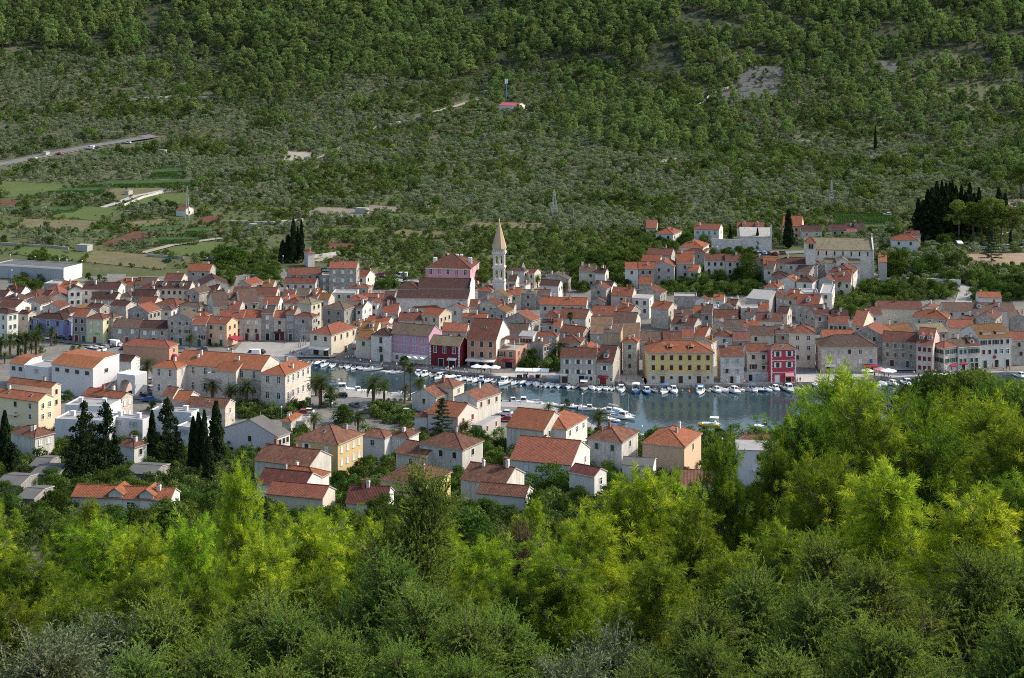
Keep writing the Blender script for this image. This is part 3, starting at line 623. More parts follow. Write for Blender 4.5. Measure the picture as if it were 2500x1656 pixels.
# the quay, left to centre
r, W, D, h = H('T2', (1397, 1603, 1848), 857, 7.1, 27, 'h', 'cr', 're', 'cream customs house with bright red hip roof at the corner of the harbour', wf='2x1:sb', ws='4x1:sb', ww=(1.0, 1.5), sky=1, ch=0)
awning(r, .4, W - .4, 3.0, 1.6, 'canvas', drop=.5); put('door', doormesh('dark', 2.0, 2.3), r, (W * .3, -.02, 0)); put('door', doormesh('dark', 1.8, 2.3), r, (W * .75, -.02, 0)); put('door', doormesh('brownwood', 1.1, 2.2), r, (W + .02, D * .55, 0), math.pi / 2)
H('T3', (272, 412, 416), 898, 6.2, 12, 'x', 'cr', 'li', 'narrow house with lichen-brown roof behind a flat terrace on the quay', wf='1x1:sg')
r, W, D, h = H('T3', (192, 412, 417), 962, 3.6, 14, 'f', 'st', 'gr', 'low stone shop with flat roof terrace and a small red sign', wf='', ws='')
b = MB(); b.box((W * .18, -.5, 2.35), (W * .5, -.05, 2.65), 'redcanvas'); b.obj('sign', r); put('door', doormesh('whitewood', 1.6, 2.1), r, (W * .4, -.02, 0)); put('door', doormesh('greenwood', 1.2, 2.2), r, (W * .85, -.02, 0))
r, W, D, h = H('T3', (416, 602, 610), 866, 8.3, 14, 'h', 'stl', 'br', 'pale stone quay house with black balcony and dark hipped roof', wf='1x2:dk', door=1, ww=(1.0, 2.0), store=3.0)
balcony(r, W * .5, 3.0, 2.0)
r, W, D, h = H('T3', (607, 968, 1085), 868, 9.0, 22, 'x', 'lilac', 'moss', 'lilac quay house with grey mossy roof', wf='4x2:sy', ws='1x2:dk', ww=(1.05, 1.5), pitch=28, ch=0, store=3.0)
b = MB(); b.box((-.02, -.09, -.5), (W + .04, -.004, 2.9), 'w_stl'); b.obj('plinth', r); b = MB(); b.box((-.02, -.07, 5.6), (W + .03, -.004, 5.75), 'frame'); b.obj('cornice', r)
window(r, 'dk', W * .16, -.1, 1.6, 'f')
def canopy(root, x0, x1, y0, y1, z, mat, n=3):
 b = MB()
 for i in range(n):
  a, c = x0 + (x1 - x0) * i / n, x0 + (x1 - x0) * (i + 1) / n; m = (a + c) / 2
  for q in ([(a, y0, z - .2), (m, y0, z + .35), (m, y1, z + .35), (a, y1, z)], [(m, y0, z + .35), (c, y0, z - .2), (c, y1, z), (m, y1, z + .35)]): b.face(q, mat)
  b.face([(a, y0, z - .5), (c, y0, z - .5), (c, y0, z - .2), (m, y0, z + .35), (a, y0, z - .2)], mat)
 o = b.obj('canopy', root)
 for x in (x0, (x0 + x1) / 2, x1):
  b = MB(); b.tube([(x, y0 + .1, -.2), (x, y0 + .1, z - .2)], .05, 'metal', 5); b.obj('post', o)
 return o
canopy(r, W * .48, W * 1.0, -4.2, -.15, 2.7, 'canvas', 3)
r, W, D, h = H('T3', (975, 1262, 1345), 964, 6.7, 20, 'x', 'dred', 'st2', 'dark wine-red quay house with white quoins and mossy roof', wf='3x1:wf', ws='', ww=(1.0, 1.9), pitch=30, ch=1)
for xx in (0, W - .02):
 b = MB()
 for i in range(14): b.box((xx - .03 - .0, -.06, i * .47), (xx + .03 + (.5 if i % 2 else .28) * (1 if xx == 0 else 0), -.003, i * .47 + .44), 'white') if xx == 0 else b.box((xx - (.5 if i % 2 else .28), -.06, i * .47), (xx + .05, -.003, i * .47 + .44), 'white')
 b.obj('quoins', r)
put('door', doormesh('dark', 1.6, 2.4), r, (W * .38, -.02, 0)); put('door', doormesh('dark', 2.2, 2.4), r, (W * .76, -.02, 0)); awning(r, W * .62, W * .92, 2.9, 1.2, 'canvas', drop=.4)
r, W, D, h = H('T3', (1335, 1612, 1775), 906, 8.7, 15, 'x', 'salmon', 'te', 'salmon quay house with a white pointed gable on the right', wf='3x2:dk', ws='2x1:dk', ww=(1.1, 1.75), store=3.3, pitch=32, sky=1, ch=1)
b = MB(); t_ = math.tan(R(32)); b.face([(W + .03, 0, 3.6), (W + .03, D, 3.6), (W + .03, D, 8.65), (W + .03, D / 2, 8.65 + D / 2 * t_), (W + .03, 0, 8.65)], 'w_wh'); b.obj('gable', r); balcony(r, W * .5, 3.0, 2.0); awning(r, 0, W, 2.6, 2.2, 'canvas', drop=.3)
for u in (.2, .5, .8): put('door', doormesh('dark', 1.9, 2.2), r, (W * u, -.02, 0))
r, W, D, h = H('T3', (1614, 1800, 1906), 1002, 5.6, 20, 'f', 'salmon', 'gr', 'salmon annex with a covered roof terrace beside the white gable', wf='2x1:ob,dk', ws='2x1:sb', ww=(1.1, 1.6))
awning(r, W * .35, W * .95, 2.7, 1.4, 'redcanvas', drop=.45); put('door', doormesh('dark', 2.4, 2.3), r, (W * .65, -.02, 0))
b = MB(); b.box((.3, D * .35, 8.0), (W * .8, D * .9, 8.15), 'r_br'); [b.box((x, y, 5.6), (x + .12, y + .12, 8.0), 'whiteframe') for x in (.4, W * .7) for y in (D * .37, D * .85)]; b.obj('pergola', r)
# -- centre
H('T4', (152, 312, 352), 247, 6.5, 22, 'h', 'we', 'mo', 'grey-white house with mottled hip roof just right of the bell tower', wf='', ws='2x2:dk')
H('T4', (354, 410, 472), 264, 6, 30, 'x', 'cr', 'te', 'cream house with brown roof right of the white stone pinnacle')
H('T4', (497, 735, 757), 326, 5, 12, 'y', 'st', 'mo', 'wide old stone gable with straw-brown roof left of the bushes', wf='', ws='')
H('T4', (460, 640, 680), 386, 5.5, 16, 'x', 'wh', 'br', 'white house with dark brown roof beside the palm behind the bell tower')
H('T4', (160, 232, 240), 345, 5, 10, 'x', 'wh', 'br', 'small white house with arched windows at the right foot of the bell tower', wf='2x1:dk')
H('T4', (268, 325, 372), 372, 4.5, 26, 'y', 'wh', 'mo', 'tiny white gable under the stone pinnacle')
H('T4', (160, 280, 290), 470, 5.5, 8, 'x', 'sb', 'or', 'low orange roof right of the bell tower base')
H('T4', (282, 425, 440), 456, 6, 10, 'x', 'st', 'st2', 'moss-grey gable roof right of the low orange roof')
H('T4', (412, 560, 575), 466, 5.5, 8, 'x', 'st', 'mo', 'low brown mottled roof right of the moss-grey gable roof')
H('T4', (130, 382, 468), 722, 6.5, 28, 'y', 'st', 're', 'stone gable house with red right slope and sunlit white wall', wf='', ws='')
H('T4', (462, 905, 980), 572, 7, 8, 'x', 'sb', 'or', 'very long stone house with terracotta roof in the centre of town', wf='5x1:sb', ws='2x2:dk', ch=2)
H('T4', (645, 900, 970), 700, 6.5, 18, 'x', 'we', 'te', 'house with white sunlit gable right of the tall fan palm', ws='1x2:dk')
H('T4', (655, 876, 946), 842, 6.4, 32, 'x', 'st', 're', 'stone house with a bright red roof running down behind the fan palm', pitch=33, ws='2x1:sb')
H('T4', (590, 648, 656), 772, 5.5, 8, 'x', 'sb', 'or', 'small orange roof left of the tall fan palm')
H('T4', (485, 640, 655), 748, 5.5, 10, 'x', 'sb', 'br', 'house with a russet brown roof above the small orange roof')
H('T4', (515, 640, 655), 678, 5.5, 12, 'h', 'sb', 'te', 'orange-brown roof below the very long stone house')
H('T4', (400, 622, 642), 870, 6, 12, 'h', 'sb', 're', 'house with a dark red hipped roof right of the grey glazed attic')
H('T4', (642, 850, 866), 935, 6, 12, 'h', 'sb', 'te', 'mottled rust hip roof behind the big date palm')
H('T4', (262, 395, 428), 872, 6.2, 20, 'x', 'wh', 'gr', 'white house with glazed attic and grey roof above the green vines', wf='4x1:dk', pitch=12)
H('T4', (165, 340, 356), 828, 6, 10, 'x', 'sb', 'mo', 'faded brown roof behind the white pointed gable of the salmon house')
H('T4', (372, 492, 554), 952, 6.2, 34, 'y', 'st', 'te', 'small grey stone gable with brown roof above the green vines', wf='', ws='2x1:dk')
H('T4', (808, 1022, 1056), 1020, 8.6, 12, 'y', 'wh', 'or', 'white attic gable with double window rising behind the grey shop house', wf='1x1:wf')
r, W, D, h = H('T4', (660, 1000, 1003), 1070, 7.9, 6, 'x', 'gyb', 'te', 'grey-brown shop house with white shutters on the quay', wf='3x2:ow', store=3.0, ch=0)
b = MB(); b.box((-.02, -.07, -.4), (W + .03, -.004, 2.7), 'w_cr'); b.obj('plinth', r); put('door', doormesh('dark', 1.6, 2.3), r, (W * .6, -.09, 0)); put('door', doormesh('brownwood', 1.8, 2.3), r, (W * .12, -.09, 0)); window(r, 'bl', W * .74, -.09, 1.5, 'f', .9, 1.3); window(r, 'dk', W * .86, -.09, 1.5, 'f', .8, 1.2); awning(r, 0, W * .2, 2.75, 1.0, 'canvas', drop=.3)
b = MB(); b.box((W * .52, -.2, 2.72), (W * .7, -.08, 2.95), 'bluewood'); b.obj('sign', r)
r, W, D, h = H('T4', (1003, 1160, 1256), 1130, 6.3, 14, 'x', 'gyb', 'br', 'narrow quay house with white dormer and rusty balcony wing', wf='1x1:ow', ws='1x2:sw', dorm=1, ch=0)
awning(r, W * .1, W * .75, 2.6, 1.1, 'redcanvas', drop=.4); put('door', doormesh('redwood', 2.0, 2.2), r, (W * .42, -.02, 0)); window(r, 'wf', W * .9, 0, 1.5, 'f', .6, .9)
H('T4', (1072, 1236, 1256), 832, 12.5, 12, 's', 'peel', 'mo', 'tall blank wall with peeling ochre plaster behind the quay houses', wf='', ws='', pitch=14)
H('T4', (950, 1152, 1160), 760, 6.5, 6, 'x', 'sb', 'ta', 'straw coloured roof right of the white sunlit gable')
H('T4', (945, 1105, 1114), 842, 6.2, 6, 'x', 'sb', 'ta', 'straw coloured roof left of the peeling ochre wall')
H('T4', (1252, 1412, 1424), 892, 7.5, 6, 'x', 'sb', 'ta', 'broad straw coloured roof right of the peeling ochre wall')
H('T4', (1145, 1372, 1428), 752, 6, 14, 'x', 'we', 'mo', 'long low house with brown roof and white right gable', wf='3x1:dk')
H('T4', (1256, 1390, 1414), 928, 10, 12, 'h', 'sb', 'or', 'slim stone house with pyramid roof and green shutters beside the alley', wf='1x3:sg', ws='', store=2.9)
H('T4', (965, 1180, 1200), 668, 6, 8, 'x', 'wh', 're', 'house with a wide brick-red roof below the very long stone house', sky=1)
H('T4', (1185, 1325, 1430), 650, 6, 30, 'x', 'st', 'or', 'house with bright orange roof and grey stone gable to the right')
H('T4', (1145, 1345, 1386), 482, 7.5, 14, 'x', 'sb', 'or', 'stone house with orange roof and paired roof windows', wf='1x1:dk', sky=2)
H('T4', (950, 1097, 1144), 416, 9.5, 25, 'y', 'st', 'te', 'tall rubble gable with sunlit white side in the upper centre')
H('T4', (975, 1145, 1200), 408, 7, 20, 'x', 'wh', 'br', 'white gabled house with dark roof behind the tall rubble gable', wf='')
H('T4', (838, 995, 1004), 252, 6, 6, 'x', 'cr', 'mo', 'cream house with brown roof half hidden in dark trees')
H('T4', (990, 1085, 1122), 270, 6, 18, 'x', 'wh', 'br', 'white house with maroon-brown roof right of dark trees', wf='')
H('T4', (962, 1080, 1092), 535, 5.5, 14, 'y', 'st', 're', 'small stone gable with red roof under the tall rubble gable')
H('T4', (1162, 1320, 1345), 580, 5.5, 16, 'y', 'gy', 're', 'grey gable with red roof below the roof with paired windows')
H('T4', (1347, 1510, 1550), 512, 7.2, 15, 'f', 'wh', 'gr', 'white flat-roofed house with iron balcony', wf='2x2:dk', par=-.1)
H('T4', (1527, 1692, 1775), 610, 7, 30, 'x', 'sb', 'or', 'stone house with large bright orange roof and ivy on its front', wf='')
H('T4', (1405, 1615, 1674), 462, 5.5, 24, 'y', 'st', 'te', 'rubble gable with open wooden porch above the ivy house', wf='')
H('T4', (1410, 1543, 1550), 368, 4, 5, 'x', 'st', 'or', 'little stone hut with flat orange roof among the gardens', wf='')
# -- upper right centre
H('U6', (572, 788, 796), 955, 4.5, 6, 'f', 'st', 'gr', 'roofless stone ruin below the gardens, right of the ivy house', wf='', ws='')
H('T4', (1280, 1404, 1408), 222, 7.5, 5, 'x', 'wh', 'or', 'white end house with small roof bump in the orange-roofed terrace', wf='1x1:dk')
H('T4', (1408, 1555, 1560), 222, 7.5, 5, 'x', 'st', 'or', 'stone house next to the white end house in the orange-roofed terrace', wf='2x2:dk')
H('T4', (1553, 1746, 1775), 202, 7.6, 12, 'y', 'gy', 'or', 'tall grey gable house with four dark windows beside the gardens', wf='2x2:dk,dk,dk,wf', ws='')
H('T4', (1438, 1610, 1632), 150, 6, 12, 'x', 'sb', 'or', 'stone house with orange roof behind the orange-roofed terrace')
H('T4', (1485, 1720, 1757), 95, 5.5, 16, 'x', 'gy', 'te', 'grey house with long rust-red roof above the terrace', wf='2x1:wf')
H('T5', (203, 362, 376), 172, 8, 8, 'x', 'gy', 'or', 'tall grey house with orange roof right of the four-window gable', wf='1x2:dk')
H('T5', (308, 405, 438), 246, 5.5, 16, 'x', 'gy', 'or', 'lower house with rust roof attached to the tall grey house')
H('U6', (622, 845, 903), 495, 6.5, 18, 'h', 'wh', 'or', 'white house with orange hip roof below the cypress chapel', ws='')
H('U6', (678, 862, 905), 540, 5, 16, 'h', 'st', 'te', 'stone annex with low hip roof in front of the white hip-roofed house')
H('U6', (762, 1000, 1040), 320, 7, 20, 'x', 'wh', 're', 'white two-storey house with red roof at the upper edge, left of the chapel', wf='4x1:wf', ws='1x1:dk')
H('U6', (395, 560, 642), 362, 4.5, 24, 'h', 'wh', 're', 'white bungalow with red hip roof at the upper edge among shrubs', wf='2x1:dk')
H('U6', (302, 402, 415), 302, 3.5, 8, 'x', 'sb', 're', 'tiny red-roofed hut above the white bungalow', wf='')
H('U6', (1172, 1430, 1455), 300, 6.5, 10, 'x', 'cr', 're', 'house with red roof and two white dormers behind the chapel', dorm=2, wf='')
r, W, D, h = H('U6', (1205, 1505, 1522), 386, 6.5, 5, 's', 'stw', 'lt', 'plain stone chapel with pale slab roof and slim bell gable', wf='', ws='', pitch=22, d=7, ch=0, name='chapel', cat='chapel')
put('door', doormesh('dark', 1.2, 2.2), r, (W * .36, -.02, 0)); b = MB(); b.box((W - .6, -.2, 6), (W + .15, .5, 10.5), 'w_stw'); b.cone4((W - .22, .15), .6, 10.5, 12.2, 'w_stw'); b.obj('bell_gable', r)
H('U6', (1608, 1790, 1812), 285, 7, 14, 'x', 'pc', 'or', 'peach house with orange roof behind the giant cypress', wf='2x2:sb')
H('U6', (1790, 1985, 2000), 330, 6, 5, 'x', 'cr', 'br', 'cream house with maroon roof and white awning behind the monastery tower')
H('U6', (868, 1060, 1064), 612, 7, 4, 'x', 'wh', 'te', 'white house with glazed balcony below the chapel wall', wf='3x2:dk')
H('U6', (1064, 1220, 1228), 617, 7, 4, 'x', 'cr', 'te', 'cream neighbour of the white house with the glazed balcony', wf='2x2:dk')
H('T5', (1148, 1550, 1618), 184, 7.8, 14, 'h', 'sb', 'te', 'large stone house with two-tone hipped roof below the monastery', wf='4x1:sv', ws='4x2:dk')
H('T5', (1035, 1185, 1195), 175, 6, 6, 'x', 'gy', 'or', 'low orange roof at the left of the two-tone hipped roof')
H('T5', (940, 1033, 1040), 150, 6, 6, 'x', 'gy', 'br', 'brown-roofed house behind the tall dark green tree', wf='')
H('T5', (1040, 1130, 1178), 226, 6.5, 22, 'x', 'cr', 'mo', 'cream house with red chimney pipe and mottled roof')
H('T5', (1120, 1255, 1272), 300, 5, 10, 'h', 'st', 'br', 'dark stone shed with brown hip roof below the red chimney pipe')
H('T5', (1335, 1470, 1552), 264, 5.8, 32, 'x', 'st', 'mo', 'long brown roof stepping down from the two-tone hipped house', ws='3x1:dk')
H('T5', (1188, 1335, 1396), 345, 5.6, 30, 'y', 'wh', 'or', 'pale gable with orange right slope under the brown hip shed', wf='')
H('T5', (1350, 1502, 1557), 354, 6.2, 24, 'h', 'wh', 'br', 'white house with dark brown hip roof and blue chairs on its porch')
H('T5', (1562, 1690, 1746), 338, 6, 30, 'y', 'gy', 'te', 'grey gable with rust roof and yellow awning below the monastery', wf='')
H('T5', (1705, 1870, 1892), 352, 5.5, 15, 'x', 'cr', 'te', 'cream house with rust roof left of the white balcony house')
H('T5', (1667, 1895, 1950), 263, 6.8, 20, 'h', 'wh', 'te', 'white house with terracotta hip roof and balcony in front of the monastery', ws='2x2:dk')
H('T5', (1042, 1165, 1230), 402, 6, 27, 'h', 'sb', 'or', 'stone house with orange pyramid roof above the grey lean-to')
H('T5', (1388, 1562, 1572), 446, 6, 6, 'f', 'wh', 'gr', 'white modern house with one wide dark window', wf='')
H('T5', (1572, 1690, 1718), 456, 8, 14, 'f', 'wh', 'gr', 'white modern terrace house with yellow awning')
H('T5', (1342, 1560, 1612), 577, 6, 20, 'x', 'we', 're', 'house with red roof and white cross gable beside a green garden', dorm=1)
H('T5', (1240, 1345, 1440), 512, 6.5, 30, 'x', 'sb', 'or', 'stone house with orange roof and wide sunlit gable to the right', wf='1x1:sg')
H('T5', (1155, 1235, 1242), 492, 6.5, 8, 'x', 'sb', 'mar', 'crimson roof with a white skylight strip', sky=1)
H('T5', (872, 1090, 1155), 520, 6.5, 26, 's', 'gy', 'gr', 'grey lean-to wall sloping up to a sunlit ruined gable', pitch=12, wf='1x1:wf', ws='')
H('T5', (1365, 1530, 1700), 668, 6.2, -24, 'x', 'st', 'br', 'rubble house with a tall left gable and brown roof with roof windows', wf='2x1:dk', sky=2)
H('T5', (1695, 1850, 1860), 690, 5.6, 5, 'x', 'st', 'br', 'dark brown roof above the white house with four small windows')
H('T5', (1655, 1840, 1880), 750, 6.5, 14, 'x', 'we', 're', 'white house with red roof and a row of four small windows', wf='4x1:dk', ws='')
# -- middle right
H('T5', (555, 655, 668), 522, 6, 12, 'x', 'wh', 'orr', 'small white house with a vivid orange roof above the stone rows')
H('T5', (680, 775, 815), 560, 7, 26, 'x', 'st', 'te', 'stone house with rust roof and narrow white right gable', ws='1x2:dk')
H('T5', (610, 745, 772), 598, 6.2, 20, 'y', 'st', 'mo', 'small grey stone gable under the vivid orange roof')
H('T5', (382, 500, 528), 532, 6, 20, 'y', 'wh', 'te', 'pale gable left of the vivid orange roof')
H('T5', (505, 612, 620), 600, 6, 6, 'f', 'wh', 'gr', 'white roof terrace with railing below the vivid orange roof')
H('T5', (178, 358, 372), 692, 5.5, 6, 'x', 'sb', 'mo', 'low brown roof right of the ivy house', wf='')
H('T5', (150, 372, 440), 764, 6.4, 25, 'x', 'gy', 'te', 'grey house with rusty roof, dormer and sunlit right wall', dorm=1, ws='4x1:dk')
H('T5', (370, 450, 460), 650, 6.5, 6, 'x', 'sb', 'or', 'narrow house with glazed blue loggia and brown roof')
H('T5', (440, 542, 556), 652, 8, 10, 'x', 'st', 'mo', 'tall narrow rubble house with two dark openings', wf='1x2:sb')
H('T5', (558, 790, 808), 690, 6, 8, 'x', 'sb', 'te', 'long faded terracotta roof above the mossy brown roof')
H('T5', (552, 662, 690), 748, 6, 22, 'y', 'sb', 'ta', 'half ruined straw coloured gable above the red triangle wall')
H('T5', (662, 840, 850), 788, 6.3, 6, 'x', 'gy', 'moss', 'mossy brown roof with a skylight left of the flat orange roof', sky=1)
H('T5', (828, 998, 1008), 782, 6.2, 5, 'x', 'sb', 'or', 'flat bright orange roof between mossy and maroon roofs', pitch=17)
H('T5', (820, 935, 975), 672, 6, 25, 'y', 'st', 'br', 'small stone gable left of the maroon roof')
H('T5', (970, 1215, 1228), 722, 6.6, 6, 'x', 'we', 'mar', 'white house with maroon roof and a tiled gable dormer', dorm=1)
H('T5', (1165, 1262, 1306), 655, 8, 22, 'x', 'sb', 'br', 'brown-roofed house with beige sunlit gable right of the maroon roof')
H('T5', (820, 1075, 1085), 600, 5.8, 5, 'f', 'we', 'gr', 'row of low white walls and terraces above the maroon roof')
H('T5', (985, 1078, 1090), 622, 6.2, 10, 'x', 'we', 'or', 'small orange roof between white terraces above the maroon roof')
H('T5', (440, 612, 660), 850, 6.3, 25, 'y', 'st', 'mo', 'mottled gable with a red painted triangle wall')
H('T5', (908, 1138, 1148), 854, 7, 4, 'x', 'we', 'mo', 'weathered white house with straw-brown roof behind the cream quay house')
H('T5', (1150, 1300, 1306), 842, 7, 4, 'x', 'st', 'mo', 'dark mottled roof left of the tall cream house')
H('T5', (1298, 1530, 1560), 840, 10.8, 5, 'h', 'cr', 're', 'tall cream house with red roof behind the crimson quay house', wf='2x3:wf,wf,wf,wf,sg,sg', store=3.1, ws='1x3:dk')
H('T5', (745, 900, 910), 908, 6.5, 6, 'x', 'st', 'mar', 'grey gable with maroon roof above the cream quay house')
H('T5', (572, 738, 746), 872, 6.6, 8, 'h', 'wh', 'te', 'white columned loggia under a rust hip roof')
H('T5', (400, 535, 586), 930, 8, 30, 'y', 'sb', 'li', 'ochre roof gable right behind the yellow palace')
H('T5', (365, 470, 560), 878, 6.5, 24, 'x', 'sb', 'or', 'orange roof above the ochre gable behind the yellow palace')
H('T5', (255, 362, 370), 880, 6.5, 5, 'x', 'gy', 're', 'small grey house with flat red roof behind the yellow palace')
H('T4', (1420, 1640, 1645), 902, 6, 3, 'x', 'st', 'mo', 'low brown mottled roof behind the left half of the yellow palace')
H('T4', (1645, 1820, 1824), 902, 6.2, 3, 'x', 'st', 'te', 'low rusty roof behind the right half of the yellow palace', sky=1)
H('T4', (1445, 1590, 1640), 975, 8.5, 20, 'h', 'stpk', 'te', 'pinkish stone house with rust hip roof by the alley left of the yellow palace', ws='')
# -- quay, right of centre
r, W, D, h = H('T5', (-73, 556, 559), 1027, 9.3, 0, 'h', 'yel', 'orr', 'yellow palace with orange hip roof, brown shutters and two roof dormers', wf='7x2:sb', ww=(1.05, 1.5), store=3.0, d=11, ch=0, pitch=24, name='yellow_palace', cat='palace')
b = MB(); b.box((-.05, -.09, -.5), (W + .05, -.004, 3.0), 'w_cr'); b.obj('plinth', r)
b = MB(); [b.box((-.04, -.075, z), (W + .04, -.004, z + .18), 'frame') for z in (3.05, 5.95, 8.9)]; b.obj('cornice', r)
b = MB(); [b.box((x - .02 if x == 0 else x - .35 - .15 * (i % 2), -.11, 3.3 + i * .4), (x + .35 + .15 * (i % 2) if x == 0 else x + .02, -.003, 3.3 + i * .4 + .37), 'frame') for x in (0, W) for i in range(14)]; b.obj('quoins', r)
for i in range(7):
 u = (i + .5) / 7 * (W - .6) + .3
 if i in (1, 3, 5): put('door', doormesh('brownwood', 1.3, 2.35), r, (u, -.1, 0))
 else: window(r, 'sv' if i in (0, 6) else 'dk', u, -.1, 1.9, 'f', .8, .9)
for i in (1, 5): balcony(r, (i + .5) / 7 * (W - .6) + .3, 3.35, 3.0, m='barkgrey')
for u in (W * .35, W * .67):
 b = MB(); b.cone4((0, .9), 1.7, .55, 1.5, 'r_orr', 4, 0); b.box((-.85, -.2, -.3), (.85, 1.2, .55), 'frame'); b.box((-.65, -.24, .05), (.65, -.2, .5), 'dark'); b.obj('dormer', r, (u, 2.0, h + 1.0))
r, W, D, h = H('T5', (625, 847, 851), 1057, 8.3, 0, 'x', 'stw', 'te', 'pale stone quay house with pink-brown roof right of the dark alley', wf='2x2:sy,sy,oy,sy', store=3.1, d=9, ch=1, sky=0)
put('door', doormesh('dark', 1.0, 2.2), r, (W * .48, -.02, 0)); b = MB(); b.box((W * .68, -.1, .1), (W * .82, -.03, 2.4), 'white'); b.obj('sign', r)
r, W, D, h = H('T5', (878, 1095, 1100), 1022, 8.6, 0, 'x', 'cr', 'te', 'cream house with small balconies set back behind a walled terrace', wf='2x2:sb,dk,ob,sb', d=8, ch=0)
balcony(r, W * .8, 4.9, 2.2)
r, W, D, h = H('T5', (851, 1094, 1098), 1208, 2.9, 0, 'f', 'stw', 'gr', 'low stone garden wall and store with blue door on the quay', wf='', ws='', d=7, name='stone_store', cat='store')
put('door', doormesh('dark', 1.1, 2.1), r, (W * .25, -.02, 0)); put('door', doormesh('greywood', 2.0, 2.2), r, (W * .57, -.02, 0))
r, W, D, h = H('T5', (1067, 1106, 1346), 994, 10.2, -9, 'h', 'red', 'te2', 'crimson quay house with white quoins and pyramid roof', wf='2x2:ow', ws='', store=3.3, ww=(1.0, 1.6), pitch=28, sky=1, ch=0, d=9)
b = MB(); [b.box((x - .03 if x == 0 else x - .25 - .2 * (i % 2), -.07, i * .5), (x + .25 + .2 * (i % 2) if x == 0 else x + .03, -.003, i * .5 + .46), 'white') for x in (0, W) for i in range(20)]; b.obj('quoins', r)
b = MB(); [b.box((-.04, -.06, z), (W + .04, -.004, z + .15), 'white') for z in (3.1, 6.7, 9.9)]; b.obj('cornice', r)
put('door', doormesh('whitewood', 1.4, 2.3), r, (W * .25, -.02, 0)); put('door', doormesh('dark', 1.8, 2.2), r, (W * .7, -.02, 0)); awning(r, W * .55, W * .9, 3.0, 1.0, 'w_rose', drop=.9)
r, W, D, h = H('T6', (24, 556, 560), 970, 8.0, 0, 'h', 'sb', 'mo', 'broad stone house with mottled hip roof on the right-hand square', wf='5x2:sy,sy,sb,wf,sy,sw,sw,-,sw,bl', ws='', d=10, ch=0, pitch=28, store=2.9)
awning(r, W * .05, W * .25, 2.6, .9, 'canvas', drop=.3); awning(r, W * .74, W * .98, 2.7, 1.6, 'redcanvas', drop=.5); put('door', doormesh('dark', 1.2, 2.2), r, (W * .12, -.02, 0)); put('door', doormesh('dark', 2.2, 2.3), r, (W * .86, -.02, 0))
H('T6', (332, 600, 682), 858, 8.6, 28, 'y', 'st', 're', 'rubble gable with two wooden shuttered windows behind the broad stone house', wf='2x2:sb,sb,-,dk', ws='')
H('T6', (570, 682, 893), 834, 7.5, -22, 'x', 'wh', 'li', 'house with large ochre lichen roof behind the right-hand square', wf='4x1:dk', ws='', pitch=29)
H('T6', (860, 975, 1228), 838, 7, -16, 'x', 'st', 'st2', 'house with mossy grey-green roof and dark left gable behind the stone row', ws='', pitch=28)
H('T6', (605, 926, 931), 926, 8.3, 18, 'x', 'st', 'te', 'long grey stone house with green shutters at the back of the square', wf='4x2:sv', door=2, ch=0, d=9)
H('T6', (929, 1086, 1182), 955, 8.9, 22, 'x', 'stpk', 're', 'pinkish stone house with red shutters and two long dormers', wf='3x3:sr', ws='', ch=0, dorm=2)
r, W, D, h = H('T6', (1085, 1197, 1328), 978, 7.8, -28, 'h', 'stw', 're', 'small corner house with red hip roof and green shutters', wf='2x2:og', ws='2x2:og', store=2.7)
awning(r, W * .4, W * .8, 2.6, 1.0, 'redcanvas', drop=.6)
r, W, D, h = H('T6', (1316, 1330, 1424), 974, 7.5, -20, 'x', 'stw', 'moss', 'narrow stone house with mossy brown roof right of the small corner house', wf='2x2:sg', door=1, ws='', d=8)
awning(r, W * .2, W * .8, 2.7, .9, 'redcanvas', drop=.4)
r, W, D, h = H('T6', (1412, 1426, 1536), 966, 7.5, -15, 'x', 'stw', 'te', 'narrow stone house with rust roof left of the white four-storey house', wf='2x2:og,og,sg,sg', door=2, ws='', d=8, dorm=1)
r, W, D, h = H('T6', (1350, 1536, 1840), 886, 9.4, -13, 'x', 'wh', 'li', 'white cafe house with brown roof and two wide dormers on the right quay', wf='5x2:ob,sb,ob,sb,sb,sb,sb,dk,wf,wf', ws='', store=3.0, door=3, ch=0)
b = MB(); [b.box((W * u - 1.6, 1.2, h + .3), (W * u + 1.6, 3.5, h + 1.55), 'r_li') for u in (.28, .72)]; [b.box((W * u - 1.5, 1.15, h + .75), (W * u + 1.5, 1.2, h + 1.4), 'w_cr') for u in (.28, .72)]; b.obj('dormer', r)
b = MB(); b.tube([(W * .46, -.3, 3.3), (W * .46, -.2, 3.3)], .55, 'redcanvas', 14); b.obj('sign', r)
H('T6', (1842, 2000, 2010), 905, 8, 4, 'x', 'sb', 're', 'red-roofed house at the right picture edge beside the white cafe house', ws='')
H('T6', (1842, 2010, 2020), 1025, 3.6, 2, 'f', 'we', 'gr', 'low cafe pavilion at the right picture edge', ws='', wf='4x1:dk')
H('T6', (895, 1222, 1326), 702, 7, 22, 'h', 'sb', 'or', 'villa with a big clean orange hip roof in the right part of town', wf='3x1:wf', ws='3x1:sw')
H('T6', (565, 990, 1000), 606, 6.2, 4, 'x', 'cr', 'mar', 'long hall with a wide maroon roof on the right', wf='')
H('T6', (985, 1100, 1226), 610, 7, 24, 'y', 'cr', 'mar', 'church nave with maroon slope, pale gable and stone pinnacle on the right', wf='')
H('T6', (1200, 1880, 1892), 622, 6, 1, 'x', 'we', 'mo', 'very long low house with brown roof and one small dormer on the right', wf='6x1:sb', dorm=1, ch=2)
H('T6', (1527, 1745, 1766), 500, 4.6, 8, 'x', 'wh', 'orr', 'white cottage with flat red roof at the upper right edge of town', wf='2x1:sw', pitch=18)
H('T6', (1342, 1395, 1526), 706, 6.5, -14, 'x', 'st', 'te', 'stone house with rust roof left of a tall stone gable on the right', ws='')
